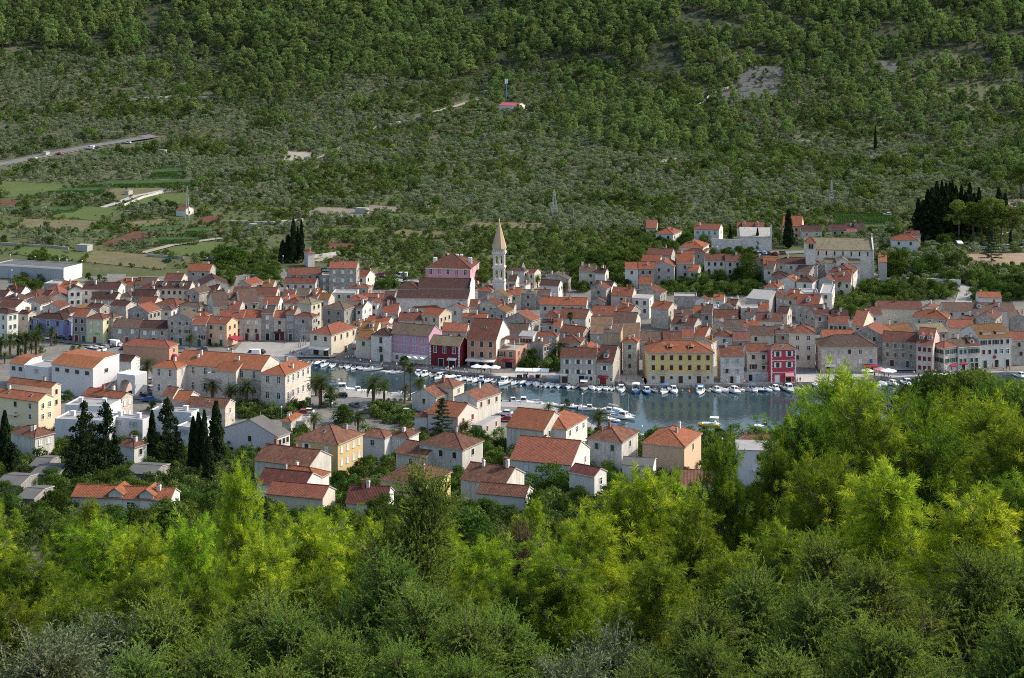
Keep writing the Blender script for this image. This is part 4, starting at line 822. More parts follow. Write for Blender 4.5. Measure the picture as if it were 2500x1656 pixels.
H('T6', (1497, 1686, 1748), 708, 7.6, 28, 'y', 'st', 'te', 'tall stone gable with two windows and sunlit side on the right', wf='1x2:wf', ws='2x2:dk')
H('T6', (1832, 2000, 2010), 700, 7, 12, 'y', 'st', 'ta', 'dark stone gable at the right picture edge', wf='', ws='')
H('T6', (1240, 1480, 1495), 788, 6, 8, 'x', 'cr', 're', 'low red roofs below the tall stone gable on the right', wf='')
H('T6', (472, 600, 608), 662, 6, 5, 'x', 'wh', 'te', 'white house with rust roof left of the round dark tree')
H('T6', (312, 420, 520), 770, 6.5, 25, 'x', 'cr', 're', 'cream house with red roof and pale gable right of the four-window white house')
H('T6', (36, 340, 350), 888, 7, 4, 'x', 'st', 'orr', 'long orange roof peeping over the broad stone house', wf='')
H('U7', (698, 940, 948), 655, 5.5, 8, 'h', 'wh', 'or', 'white house with orange hip roof left of the cypress grove', wf='2x1:sb')
H('U7', (830, 970, 982), 618, 6, 6, 'x', 'sb', 'te', 'stone house with russet roof behind the white house by the cypress grove', wf='')
H('U7', (268, 442, 452), 540, 4.5, 3, 'x', 'st', 'br', 'old farmhouse with brown roof and dormer above the monastery', wf='', dorm=1)
H('U7', (110, 260, 268), 555, 4, 3, 'x', 'st', 'br', 'low brown-roofed barn joined to the old farmhouse', wf='2x1:ho')
H('U7', (235, 362, 370), 570, 3.4, 3, 'x', 'sb', 'or', 'little orange-roofed shed in front of the old farmhouse', wf='')
H('U7', (572, 648, 656), 860, 9, 10, 'x', 'gy', 'orr', 'grey house with orange roof at the right side of the monastery church', wf='', ws='')
H('T2', (1345, 1380, 1442), 70, 6, -24, 'h', 'stw', 'or', 'small white chapel with red pyramid roof beside the two tall cypresses', wf='', ws='', name='chapel', cat='chapel')
# -- near shore, left
r, W, D, h = H('T1', (495, 890, 1142), 1180, 8.6, 27, 'k', 'wm', 'om', 'white supermarket hall with orange front roof', wf='4x1:dk', ws='1x1:dk', ww=(1.5, 1.1), pitch=24, store=3.4, name='market_hall', cat='market hall')
SUP = (r, W, D, h)
H('T1', (92, 236, 400), 1140, 6.6, 27, 'k', 'wm', 'om', 'white market wing with orange roof at the far left', wf='2x1:dk', ws='', ww=(1.4, 1.2), pitch=22, name='market_wing', cat='market hall')
H('T1', (238, 464, 500), 1168, 7.0, 27, 'f', 'wm', 'gr', 'flat white market block with roof equipment between the two orange roofs', wf='1x1:sy', ws='', ww=(1.6, 1.3), name='market_block', cat='market hall')
H('L1', (70, 495, 582), 262, 9.8, 26, 'x', 'peach', 'orr', 'peach apartment house with red roof behind the yellow apartment house', ws='1x2:dk', wf='')
r, W, D, h = H('L1', (-70, 368, 512), 396, 8.4, 26, 'x', 'cr2', 'orr', 'pale yellow apartment house with orange roof and recessed balconies', wf='3x2:-,dk,wf', ws='2x2:wf', sky=2, ch=1)
balcony(r, W * .45, 4.4, 4.5, 1.4, slab='w_cr2', m='white'); balcony(r, W * .45, 1.5, 4.5, 1.4, slab='w_cr2', m='white')
H('L1', (805, 1165, 1270), 366, 6.2, 28, 'x', 'sb', 'orr', 'stone house with orange roof behind the tall conifers', ws='2x2:sw')
H('L1', (735, 1075, 1165), 432, 5.2, 27, 'x', 'wh', 'orr', 'white house with orange roof and solar panel in front of it', ws='2x1:wf', wf='')
H('L1', (105, 335, 520), 740, 5.6, 36, 'h', 'we', 'te2', 'weathered white house with brown hip roof and two red chimneys', wf='', ws='2x1:sw', ch=2)
H('L1', (1110, 1285, 1406), 832, 5.2, 32, 'h', 'wh', 'te2', 'white bungalow with brown hip roof between the conifers', ws='1x1:dk', wf='')
for q in (((525, 1032, 1040), 578, 6.4, 10, 'white modern terrace block with blank front left of the conifers', ''), ((1036, 1365, 1442), 568, 6.4, 22, 'white modern terrace block with wide shuttered window', '2x1:sy'),
   ((622, 1036, 1046), 440, 8.0, 10, 'upper storey of white modern terrace with white chimneys', ''), ((1440, 1832, 1906), 500, 8.0, 16, 'white modern terrace block with pergola right of the conifers', ''), ((1690, 1838, 2062), 640, 6.0, 22, 'lower white modern block beside the slim cypresses', '1x1:sy')):
 r, W, D, h = H('L1', q[0], q[1], q[2], q[3], 'f', 'wm', 'gr', q[4], wf=q[5], ws='', ww=(2.4, 1.3), name='modern_house', par=.3)
 for u in (.2, .75):
  b = MB(); b.box((W * u - .5, D * .5, h - .28), (W * u + .5, D * .5 + .9, h + .9), 'w_wm'); b.box((W * u - .6, D * .5 - .1, h + .9), (W * u + .6, D * .5 + 1.0, h + 1.0), 'white'); b.obj('roof_vent', r)
for q in (((1205, 1475, 1535), 1092, 12, 'grey corrugated shed roof behind the dormer house'), ((285, 440, 462), 1015, 8, 'pale corrugated shed roof below the hip-roofed white house'), ((300, 560, 580), 1095, 8, 'dark grey shed roof in front of the pale corrugated shed'),
   ((-40, 200, 232), 1195, 8, 'long grey shed roof at the far left edge'), ((170, 330, 362), 1325, 10, 'low grey shed roof among the trees at the far left')):
 H('L1', q[0], q[1], 2.3, q[2], 'x', 'gyw', 'sheet', q[3], wf='', ws='', pitch=9, ch=0, name='shed', cat='shed')
r, W, D, h = H('L1', (690, 1630, 1722), 1338, 6.6, 8, 'x', 'wh', 'orr', 'white house with long orange roof, two dormers and balcony above the pines', wf='', ws='2x2:sb', ch=1, pitch=27)
for u in (.445, .76):
 b = MB(); b.box((u * W - 1.3, -.12, 1), (u * W + 1.3, 3.5, h + .85), 'w_wh', 'b'); b.face([(u * W - 1.75, -.5, h + .7), (u * W, -.5, h + 1.9), (u * W, 4.5, h + 1.9), (u * W - 1.75, 4.5, h + .7)], 'r_orr'); b.face([(u * W, -.5, h + 1.9), (u * W + 1.75, -.5, h + .7), (u * W + 1.75, 4.5, h + .7), (u * W, 4.5, h + 1.9)], 'r_orr')
 b.face([(u * W - 1.3, -.13, h + .86), (u * W + 1.3, -.13, h + .86), (u * W, -.13, h + 1.75)], 'w_wh'); b.obj('dormer', r)
balcony(r, W * .6, 4.1, W * .36, 1.4, m='white', slab='w_wh'); window(r, 'wf', W * .6, 0, 5.3, 'f', 1.5, 1.2); put('door', doormesh('greenwood', 1.2, 2.2), r, (W * .52, -.02, .6))
b = MB(); b.box((W + .01, D * .3, 3.3), (W + 1.2, D * .8, 3.5), 'w_wh'); b.obj('balcony', r)
# -- near shore, middle
H('L2', (208, 588, 682), 452, 5.4, 15, 'x', 'sb', 'te2', 'long brown-red roof with white right gable in front of the school', ws='1x1:wf', wf='2x1:dk', sky=1, ch=0)
H('L2', (88, 220, 232), 396, 5.4, 14, 'x', 'sb', 'orr', 'orange roof joined to the left of the long brown-red roof', wf='', ws='', ch=0)
H('L2', (-20, 86, 92), 356, 4.5, 12, 'x', 'sb', 'te2', 'low brown roof at the foot of the school left wing', wf='', ws='', ch=0)
H('L2', (565, 1085, 1207), 735, 4.6, 30, 'y', 'whp', 'sheet', 'hall with grey corrugated gable roof and pinkish white walls', wf='1x1:dk', ws='3x1:dk', pitch=20, ch=0, name='hall', cat='hall')
H('L2', (1260, 1665, 1905), 806, 7.4, 26, 'h', 'ochre', 'te2', 'ochre two-storey house with hip roof and white shutters', wf='2x1:ow,sw', ws='4x2:sw', ch=1, sky=1)
H('L2', (870, 1394, 1602), 1016, 5, 23, 'x', 'we', 'te2', 'weathered white house with long tan roof and blank right gable', wf='', ws='', ch=2)
H('L2', (1055, 1450, 1582), 1146, 5, 22, 'h', 'wh', 'orr', 'white house with clean orange hip roof below the blank gable', wf='', ws='', ch=2)
H('L2', (890, 1340, 1502), 1216, 5, 19, 'x', 'wh', 'br2', 'house with dark chocolate roof and white gable among the pines', wf='', ws='', ch=0)
H('L2', (985, 1520, 1640), 1322, 5, 17, 'x', 'cr', 're', 'brick-red roof with a tall brick chimney stack above the pines', wf='', ws='', ch=0)
H('L3', (175, 560, 572), 1372, 5, 6, 'x', 'wh', 'br2', 'white house with dark brown roof half buried in the pine tops', wf='', ws='', ch=2)
H('L2', (1130, 1215, 1236), 588, 3.4, 14, 'h', 'sb', 'orr', 'tiny orange-roofed kiosk right of the grey hall', wf='', ws='')
H('L2', (1225, 1330, 1340), 585, 3, 8, 'f', 'gy', 'gr', 'flat grey kiosk with blue doors', wf='2x1:sy', ws='')
H('L3', (310, 545, 640), 744, 5.4, 24, 'h', 'wh2', 'te2', 'white house with brown hip roof and outside stair, right of the ochre house', wf='1x1:wf', ws='')
H('L3', (588, 770, 872), 738, 5.4, 24, 'h', 'wh2', 'te2', 'white twin house with brown hip roof next to the outside stair', wf='1x1:sw', ws='')
H('L3', (880, 1290, 1485), 857, 6.6, 29, 'h', 'we', 'te2', 'white two-storey house with a large brown hip roof', wf='3x1:-,dk,dk', ws='1x2:dk', ch=1)
H('L3', (655, 940, 1140), 932, 4.6, 33, 'x', 'we', 'te2', 'white garage house with an orange roof and sunlit gable', wf='1x1:wf', ws='', ch=0)
H('L3', (505, 940, 1176), 1197, 5, 25, 'h', 'yel2', 'te2', 'bright yellow house with brown hip roof above the pines', wf='', ws='', ch=1)
H('L3', (1275, 1700, 1882), 1190, 5.4, 25, 'x', 'we', 'te2', 'white house with brown roof and three red chimneys above the pines', wf='1x1:dk', ws='', ch=3)
H('L3', (1430, 1890, 1962), 1306, 5, 17, 'x', 'wh', 'te2', 'low orange-brown roof just above the pine tops', wf='', ws='', ch=0)
H('L3', (808, 1034, 1202), 358, 4.5, 32, 'y', 'we', 'te2', 'weathered white gable house with two windows by the harbour', wf='1x1:dk', ws='', ch=1)
H('L3', (985, 1200, 1306), 264, 6.3, 26, 'h', 'cr', 'te2', 'cream house with tan hip roof nearest the water', wf='', ws='1x1:wf')
H('L3', (1212, 1426, 1656), 386, 5.8, 33, 'y', 'we', 'te2', 'weathered house with grey left gable and sunlit cream side by the harbour', wf='1x1:dk', ws='3x1:sb', ch=1)
H('L3', (960, 1245, 1436), 546, 5.5, 29, 'x', 'pkw', 'orr', 'house with orange roof and pinkish gable behind the big conifer', wf='', ws='2x1:sr', ch=0)
H('L3', (832, 950, 1052), 546, 4.6, 22, 'h', 'wh', 'te2', 'white annex with brown hip roof left of the big conifer', wf='', ws='')
H('L3', (1382, 1480, 1656), 625, 3.8, 24, 'f', 'gy', 'gr', 'flat concrete workshop with a turquoise shutter', wf='', ws='2x1:sr', par=.15)
H('L4', (400, 712, 916), 662, 6.5, 25, 'h', 'wh', 'orr', 'white house with wide red-brown hip roof left of the big date palm', wf='', ws='3x1:wf', ch=1)
H('L4', (145, 500, 706), 674, 6.6, 25, 'x', 'we', 'orr', 'white gabled house with orange roof and four windows on its sunlit gable', wf='', ws='2x2:dk,dk,sb,sb', ch=0)
H('L4', (290, 722, 786), 862, 5.5, 16, 'x', 'wh', 'orr', 'orange roof ridge behind the red-roofed house with white chimneys', wf='', ws='', ch=2)
H('L4', (180, 765, 942), 1000, 5, 19, 'x', 'wh', 're', 'white house with bright red roof and two white chimneys', wf='2x1:sw', ws='2x1:wf', ch=0)
H('L4', (920, 1245, 1402), 787, 7.2, 25, 'h', 'wes', 'te2', 'white house streaked with black and brown hip roof', wf='2x1:sg', ws='1x1:sg', ch=2)
H('L4', (1445, 1845, 2006), 832, 6.6, 23, 'h', 'peach2', 'orr', 'peach house with clean orange hip roof near the water', wf='', ws='1x1:sg', ch=2)
H('L4', (1250, 1545, 1575), 1008, 4, 12, 'x', 'wh', 'sheet', 'white house with grey sheet roof among the pines', wf='1x1:dk', ws='', pitch=14, ch=0)
H('L4', (745, 985, 1100), 1112, 4.5, 35, 'x', 'wh', 'br2', 'white gable and brown roof behind the small palm', wf='', ws='1x1:wf', ch=0)
H('L5', (832, 868, 1160), 842, 5, -8, 'x', 'cr', 'te2', 'cream house with brown-red roof by the water, partly behind the tall pine', wf='', ws='', ch=1)
r, W, D, h = H('L5', (780, 1200, 1212), 872, 8.5, 6, 'f', 'wm', 'gr', 'white apartment block with outside stair and balconies behind the pines', wf='3x3:-,dk,dk', ws='', par=-.1, store=3.0)
balcony(r, W * .68, 4.6, W * .62, 1.2, m='white', slab='w_wm'); balcony(r, W * .68, 1.6, W * .62, 1.2, m='white', slab='w_wm')
H('L5', (240, 560, 572), 1205, 4, 6, 'x', 'wh', 'te2', 'tiled roof glimpsed between the pine branches', wf='', ws='', ch=0)
# ------------------------------------------------------------------ buildings of several volumes
def LM(o): return Matrix.Translation(o.location) @ o.rotation_euler.to_matrix().to_4x4() @ Matrix.Diagonal((*o.scale, 1))
def merge(a, b):
 """make every part of b a part of a"""
 ia = LM(a).inverted()
 for ch in list(b.children):
  m = ia @ LM(b) @ LM(ch); ch.parent = a; ch.matrix_parent_inverse = Matrix(); l, q, s = m.decompose(); ch.location = l; ch.rotation_euler = q.to_euler()
 HOUSES.pop(b.get('label'), None); bpy.data.objects.remove(b)
# school by the harbour
A, W, D, h = H('T2', (930, 1162, 1405), 1243, 9.6, 20, 'h', 'sbw', 'orr', 'long pale stone school with orange hip roofs beside the harbour palms', wf='2x2:wf', ws='5x2:wf', store=4.4, ww=(.95, 1.9), ch=2, name='school_building', cat='school')
b = MB(); b.box((-.05, -.06, 4.55), (W + .05, -.004, 4.75), 'frame'); b.box((W + .004, -.05, 4.55), (W + .06, D, 4.75), 'frame'); b.obj('cornice', A)
q = H('T2', (100, 932, 936), 1190, 9.6, 17, 'x', 'sbw', 'orr', 'tmp', wf='7x2:wf', ws='', store=4.4, ww=(.95, 1.9), ch=4, d=12); merge(A, q[0])
q = H('T1', (1460, 1692, 1792), 1178, 9.6, 20, 'h', 'sbw', 'orr', 'tmp', wf='2x2:wf', ws='1x2:sy', store=4.4, ww=(.95, 1.9), ch=1, d=12); merge(A, q[0])
q = H('T2', (418, 612, 706), 1232, 8.4, 20, 'f', 'sbw', 'gr', 'tmp', wf='', ws='3x1:dk', store=3); merge(A, q[0])
q = H('T2', (495, 690, 705), 1208, 9.2, 17, 's', 'sbw', 'orr', 'tmp', wf='', ws='', pitch=20, d=4, ch=0); merge(A, q[0])
# low pink house with red roof and round red awning behind the school
A, W, D, h = H('T1', (1180, 1620, 1705), 975, 5.6, 16, 'h', 'salmon', 're', 'low salmon hall with red hip roof and round red awning, left of the square', wf='', ws='1x1:dk', ch=0, name='market_hall', cat='hall')
q = H('T1', (1135, 1585, 1625), 1030, 3.2, 16, 's', 'wh', 'br', 'tmp', wf='', ws='', pitch=16, d=6, ch=0); merge(A, q[0])
b = MB(); b.lathe([(0, 3.2), (.9, 2.9), (1.3, 2.0), (1.35, 1.6)], 'redcanvas', 10, (W + .5, D * .4)); b.obj('awning', A)
H('T1', (830, 1255, 1340), 1110, 4.5, 18, 'x', 'wh', 'br', 'low white building with dark brown roof behind the supermarket hall', ws='', wf='', ch=0)
# brown-roofed parish church
A, W, D, h = H('T3', (862, 1356, 1360), 412, 11.2, 5, 'x', 'stw', 'br', 'large stone parish church with dark brown nave roof and white facade edge', wf='', ws='', d=12, ch=0, pitch=23, name='parish_church', cat='church')
for u in (.12, .38, .63, .88):
 b = MB(); b.tube([(0, -.1, 0), (0, -.02, 0)], .75, 'frame', 12); b.tube([(0, -.13, 0), (0, -.101, 0)], .55, 'dark', 12); k = b.obj('window', A, (u * W, 0, h - .9)); k.scale = (1, 1, .7)
q = H('T3', (655, 1340, 1345), 512, 9.2, 5, 's', 'stw', 'br', 'tmp', wf='', ws='', pitch=16, d=6.5, ch=0, Y=None); merge(A, q[0])
q = H('T3', (665, 866, 870), 420, 11, 5, 'h', 'stw', 'br', 'tmp', wf='', ws='', d=11, ch=0, pitch=24); merge(A, q[0])
b = MB(); t_ = math.tan(R(23)); b.face([(W + .5, -1, -3), (W + .5, D + 1, -3), (W + .5, D + 1, h + .8), (W + .5, D / 2, h + D / 2 * t_ + .8), (W + .5, -1, h + .8)], 'w_wh'); b.face([(W + .2, -1, -3), (W + .5, -1, -3), (W + .5, -1, h + .8), (W + .2, -1, h + .8)], 'w_wh')
b.face([(W + .2, -1, h + .8), (W + .5, -1, h + .8), (W + .5, D / 2, h + D / 2 * t_ + .8), (W + .2, D / 2, h + D / 2 * t_ + .8)], 'w_wh'); b.face([(W + .2, -1, -3), (W + .2, -1, h + .8), (W + .2, D / 2, h + D / 2 * t_ + .8), (W + .2, D + 1, h + .8), (W + .2, D + 1, -3)], 'w_wh')
b.face([(W + .2, -1, -3), (W + .2, -6, -3), (W + .2, -6, 6), (W + .2, -3, 9), (W + .2, -1, h)], 'w_wh'); b.face([(W + .5, -6, -3), (W + .5, -1, -3), (W + .5, -1, h), (W + .5, -3, 9), (W + .5, -6, 6)], 'w_wh'); b.face([(W + .2, -6, -3), (W + .5, -6, -3), (W + .5, -6, 6), (W + .2, -6, 6)], 'w_wh'); b.face([(W + .2, -6, 6), (W + .5, -6, 6), (W + .5, -3, 9), (W + .2, -3, 9)], 'w_wh'); b.face([(W + .2, -3, 9), (W + .5, -3, 9), (W + .5, -1, h), (W + .2, -1, h)], 'w_wh'); b.obj('facade', A)
# pink palace
A, W, D, h = H('T3', (938, 1366, 1450), 222, 9.5, 10, 'h', 'pink', 'te', 'big pink villa with terracotta hip roof and white chimneys behind the parish church', wf='5x1:wf', ws='2x3:wf', ww=(1.1, 2.0), ch=0, pitch=27, store=3.3, d=14, name='pink_villa', cat='villa')
b = MB(); [b.box((W * u - .35, -.07, -3), (W * u + .35, -.004, h - .05), 'w_rose') for u in (.02, .31, .69, .98)]; b.box((-.05, -.1, h - 4.4), (W + .05, -.072, h - 4.1), 'w_rose'); b.box((W + .004, -.05, h - 4.4), (W + .1, D, h - 4.1), 'w_rose'); b.box((-.3, -.3, h - .35), (W + .3, -.11, h + .02), 'whiteframe'); b.obj('pilasters', A)
for u, v in ((.14, .3), (.9, .45)): b = MB(); b.box((W * u - .7, D * v, h + .5), (W * u + .7, D * v + .9, h + 3.2), 'white'); b.obj('chimney', A)
b = MB(); [b.tube([(W * .38 + i * 1.7, D * .5, h + 3.9), (W * .38 + i * 1.7 + 1.1, D * .5, h + 3.9)], .42, 'white', 8) for i in range(4)]; b.obj('roof_vent', A)
# bell tower
p = solve(sx('U8', 1300), sy('U8', 870), 6.0, 300); Yt = p.y; s = F / Yt
def up(ypx): return CH - (sy('U8', ypx) - YH) / s
xl, xr = sx('U8', 1187), sx('U8', 1300); Wt = (xr - xl) / s; zb = 2.0
A = thing('bell_tower', 'tall white stone bell tower with a pointed tan spire in the middle of town', 'bell tower', ((xl - CX) / s, Yt, zb), -R(6))
def zz(y): return up(y) - zb
def tower_stage(z0, z1, m, inset, open_):
 b = MB(); i = inset; w = Wt - i
 if not open_: b.box((i, i, z0), (w, w, z1), m); return b
 pw = (w - i) * .16; mid = (i + w) / 2
 for x in (i, w - pw):
  for y in (i, w - pw): b.box((x, y, z0), (x + pw, y + pw, z1), m)
 for f in (0, 1):
  lo, hi = i, w
  b.box((mid - pw * .45, i if f == 0 else w - pw, z0), (mid + pw * .45, i + pw if f == 0 else w, z1 - .003), m); b.box((i if f == 0 else w - pw, mid - pw * .45, z0), (i + pw if f == 0 else w, mid + pw * .45, z1 - .003), m)
 b.box((i + .02, i + .02, z1 - (z1 - z0) * .16), (w - .02, w - .02, z1 - .006), m); b.box((i + .02, i + .02, z0 + .004), (w - .02, w - .02, z0 + (z1 - z0) * .14), m)
 for x in ((i + pw + mid - pw * .45) / 2, (mid + pw * .45 + w - pw) / 2):   # arch heads
  r = (mid - pw * .45 - i - pw) / 2; zt_ = z1 - (z1 - z0) * .16
  for y in (i + .05, w - pw + .05):
   for k in range(4):
    a0, a1 = math.pi * k / 4, math.pi * (k + 1) / 4
    b.face([(x + r * math.cos(a0), y, zt_ - r + r * math.sin(a0)), (x + r * math.cos(a0), y, zt_), (x + r * math.cos(a1), y, zt_), (x + r * math.cos(a1), y, zt_ - r + r * math.sin(a1))], m)
 return b
def tag_part(b, n): return b.obj(n, A)
tag_part(tower_stage(-3, zz(812), 'w_stl', 0, False), 'base'); tag_part(tower_stage(zz(812), zz(684), 'w_stl', .12, True), 'belfry'); tag_part(tower_stage(zz(676), zz(548), 'w_stl', .12, True), 'belfry')
for ya, yb, e in ((818, 806, .15), (690, 674, .2), (552, 530, .3)):
 b = MB(); b.box((-e, -e, zz(ya)), (Wt + e, Wt + e, zz(yb)), 'w_stl'); tag_part(b, 'cornice')
b = MB(); b.box((.25, .25, zz(530)), (Wt - .25, Wt - .25, zz(497)), 'w_stl')
for x in np.linspace(.05, Wt - .05, 7): b.box((x - .1, -.08, zz(530)), (x + .1, .12, zz(512)), 'w_stl'); b.box((Wt - .12, x - .1, zz(530)), (Wt + .08, x + .1, zz(512)), 'w_stl')
b.box((-.08, -.1, zz(512)), (Wt + .08, .14, zz(508)), 'w_stl'); b.box((Wt - .14, -.1, zz(512)), (Wt + .1, Wt, zz(508) - .003), 'w_stl'); tag_part(b, 'parapet')
plaster('w_spire', (.46, .35, .24), .2); b = MB(); b.cone4((Wt / 2, Wt / 2), Wt * .66, zz(499), zz(240), 'w_spire', 8, math.pi / 8, .12); b.box((Wt / 2 - .35, -.05, zz(498)), (Wt / 2 + .35, .6, zz(462)), 'w_stl'); b.box((Wt / 2 - .2, -.08, zz(490)), (Wt / 2 + .2, -.051, zz(468)), 'dark'); sp = tag_part(b, 'spire')
b = MB(); b.lathe([(.12, zz(240)), (.3, zz(236)), (.1, zz(232)), (.28, zz(226)), (.08, zz(220)), (.02, zz(208))], 'w_stl', 8, (Wt / 2, Wt / 2)); b.obj('finial', sp)
b = MB(); b.lathe([(.05, 1.2), (.35, 1.0), (.45, .2), (.6, 0)], 'iron', 10, (Wt / 2, Wt / 2)); k = b.obj('bell', A, (0, 0, zz(790) + .5))
# white stone pinnacle right of the tower
p = solve(sx('T4', 304), sy('T4', 340), 2.0, 300); s2 = F / p.y; zt2 = CH - (sy('T4', 158) - YH) / s2
A = thing('bell_gable', 'slim white stone pinnacle behind the houses right of the bell tower', 'pinnacle', (p.x, p.y, p.z - 2))
b = MB(); hh = zt2 - p.z + 2; b.box((-.8, -.5, -2), (.8, .5, hh - 2), 'w_stl'); b.obj('shaft', A); b = MB(); b.cone4((0, 0), .95, hh - 2, hh, 'w_stl'); b.obj('cap', A)
# monastery church
A, W, D, h = H('T6', (-135, 512, 578), 46, 12.5, 8, 'x', 'stl', 'st2', 'big grey stone monastery church with mossy roof and tall right facade', wf='8x1:ho', ws='1x1:ho', ww=(.5, 1.7), d=14, ch=0, pitch=27, name='monastery_church', cat='church')
b = MB(); t_ = math.tan(R(27)); zt_ = h + D / 2 * t_
b.face([(W + .45, -.4, -3), (W + .45, D + .4, -3), (W + .45, D + .4, h + .4), (W + .45, D / 2, zt_ + 1.0), (W + .45, -.4, h + .4)], 'w_stl'); b.face([(W - .1, -.4, -3), (W + .45, -.4, -3), (W + .45, -.4, h + .4), (W - .1, -.4, h + .4)], 'w_stl'); b.face([(W - .1, -.4, h + .4), (W + .45, -.4, h + .4), (W + .45, D / 2, zt_ + 1), (W - .1, D / 2, zt_ + 1)], 'w_stl'); b.face([(W - .1, -.4, h + .4), (W - .1, D / 2, zt_ + 1), (W - .1, D + .4, h + .4)], 'w_stl')
b.box((W, D / 2 - .4, zt_ + .9), (W + .4, D / 2 + .4, zt_ + 2.2), 'w_stl'); b.box((W + .15, D / 2 - .06, zt_ + 2.2), (W + .27, D / 2 + .06, zt_ + 4.0), 'iron'); b.obj('facade', A)
q = H('T6', (58, 392, 398), 168, 8.0, 6, 's', 'stl', 'st2', 'tmp', wf='', ws='', pitch=20, d=5, ch=0); merge(A, q[0])
q = H('T6', (172, 275, 278), 150, 9.5, 6, 'y', 'stl', 'st2', 'tmp', wf='1x1:ho', ws='', pitch=30, d=6, ch=0); merge(A, q[0])
q = H('U6', (1832, 1925, 1945), 440, 16.5, 8, 'h', 'stl', 'orr', 'tmp', wf='', ws='', pitch=45, d=4.2, ch=0); merge(A, q[0])
p = solve(sx('U6', 1925), sy('U6', 440), 16.5, 300); b = MB(); ia = LM(A).inverted(); c = ia @ Vector((p.x - 1.6, p.y + 1.6, p.z)); b.box((c.x - .8, c.y - 2.2, c.z - 2.4), (c.x - .1, c.y - 2.05, c.z - .6), 'dark'); b.box((c.x + .2, c.y - 2.2, c.z - 2.4), (c.x + .9, c.y - 2.05, c.z - .6), 'dark'); b.obj('belfry_opening', A)
# long warehouse at the left
A, W, D, h = H('T1', (-60, 610, 785), 213, 6.0, 20, 'f', 'steel', 'sheet', 'long grey warehouse with white roof edge behind the west end of town', wf='', ws='', name='warehouse', cat='warehouse', par=.3)
for i in range(5):
 b = MB(); b.box((W * (.06 + i * .19), -.12, 0), (W * (.06 + i * .19) + W * .15, -.01, 4.6), 'greywood'); b.obj('door', A)
b = MB(); b.box((-.1, -.2, h - .7), (W + .1, -.03, h + .05), 'white'); b.box((W + .03, -.2, h - 4), (W + .1, D, h + .05), 'white'); b.box((W + .101, .2, .2), (W + .14, D - .2, h - .9), 'w_wm'); b.obj('fascia', A)
# pink-roofed pump house on the slope, hut by the mast, farm huts
H('S', (1218, 1264, 1282), 259, 4.2, 28, 'x', 'wh', 'pk', 'pump house with a crimson roof on the slope below the pine forest', wf='1x1:sw', ws='', pitch=18, ch=0, cat='house', name='pump_house')
H('S', (430, 452, 458), 514, 3.0, 20, 'x', 'wh', 'or', 'little white field hut with an orange roof beside the left lattice mast', wf='', ws='1x1:dk', pitch=18, ch=0, name='field_hut', cat='hut')
for q in (((867, 893, 900), 510, 2.8, 'grey flat field shed on the bare stony field'), ((381, 401, 406), 367, 2.6, 'small concrete hut just below the bend of the road'), ((304, 311, 316), 466, 2.4, 'little white cube hut in the dry meadow'), ((186, 213, 220), 600, 2.8, 'pale flat hut at the end of the field wall above the warehouse'), ((606, 624, 634), 549, 2.6, 'grey field hut right of the red field'), ((103, 112, 116), 372, 2.4, 'tiny hut beside the country road')):
 H('S', q[0], q[1], q[2], 20, 'f', 'gy', 'gr', q[3], wf='', ws='', ch=0, name='field_hut', cat='hut', d=4, par=-.1)
H('S', (2068, 2082, 2088), 243, 3, 20, 'h', 'sb', 'or', 'tiny red-roofed stone hut on the right hillside', wf='', ws='', ch=0, name='field_hut', cat='hut', d=4)
# market hall stair and arch
r, W, D, h = SUP
b = MB(); x0, x1, y0 = W + .3, W + 2.6, D * .28; n = 18
for i in range(n): b.box((x0, y0 + i * .5, -1), (x1, y0 + i * .5 + .5, .28 + i * .26), 'concrete', 'b')
b.obj('stair', r); b = MB(); b.face([(x1 + .05, y0, .2), (x1 + .05, y0 + n * .5, n * .26 + .2), (x1 + .05, y0 + n * .5, n * .26 + 1.3), (x1 + .05, y0, 1.3)], 'greywood'); b.face([(x0 - .05, y0, .2), (x0 - .05, y0 + n * .5, n * .26 + .2), (x0 - .05, y0 + n * .5, n * .26 + 1.3), (x0 - .05, y0, 1.3)], 'greywood'); b.obj('railing', r)
b = MB(); X0, X1, ya, yb, H_ = W + 2.9, W + 9.5, D * .62, D * .62 + .5, 6.2; rr = 2.3; xm = (X0 + X1) / 2; zs = 2.4
for y in (ya, yb):
 P = [(X0, y, -2), (xm - rr, y, -2)] + [(xm - rr * math.cos(a), y, zs + rr * math.sin(a)) for a in np.linspace(0, math.pi / 2, 6)] + [(xm, y, H_), (X0, y, H_)]
 b.face(P, 'w_wm'); b.face([(2 * xm - q[0], q[1], q[2]) for q in P][::-1], 'w_wm')
A_ = [(xm - rr, -2)] + [(xm - rr * math.cos(a), zs + rr * math.sin(a)) for a in np.linspace(0, math.pi, 12)] + [(xm + rr, -2)]
for i in range(len(A_) - 1): b.face([(A_[i][0], ya, A_[i][1]), (A_[i][0], yb + 5, A_[i][1]), (A_[i + 1][0], yb + 5, A_[i + 1][1]), (A_[i + 1][0], ya, A_[i + 1][1])], 'w_pkw')
b.box((X0, ya - .1, H_), (X1, yb + 5, H_ + .12), 'white'); b.face([(X1, ya, -2), (X1, yb + 5, -2), (X1, yb + 5, H_), (X1, ya, H_)], 'w_wm'); b.obj('archway', r)
b = MB(); b.box((W + .02, D * .04, 2.0), (W + .09, D * .36, 2.9), 'r_pk'); b.box((W + .02, D * .42, 2.6), (W + .09, D * .66, 3.4), 'r_pk'); b.obj('sign', r)

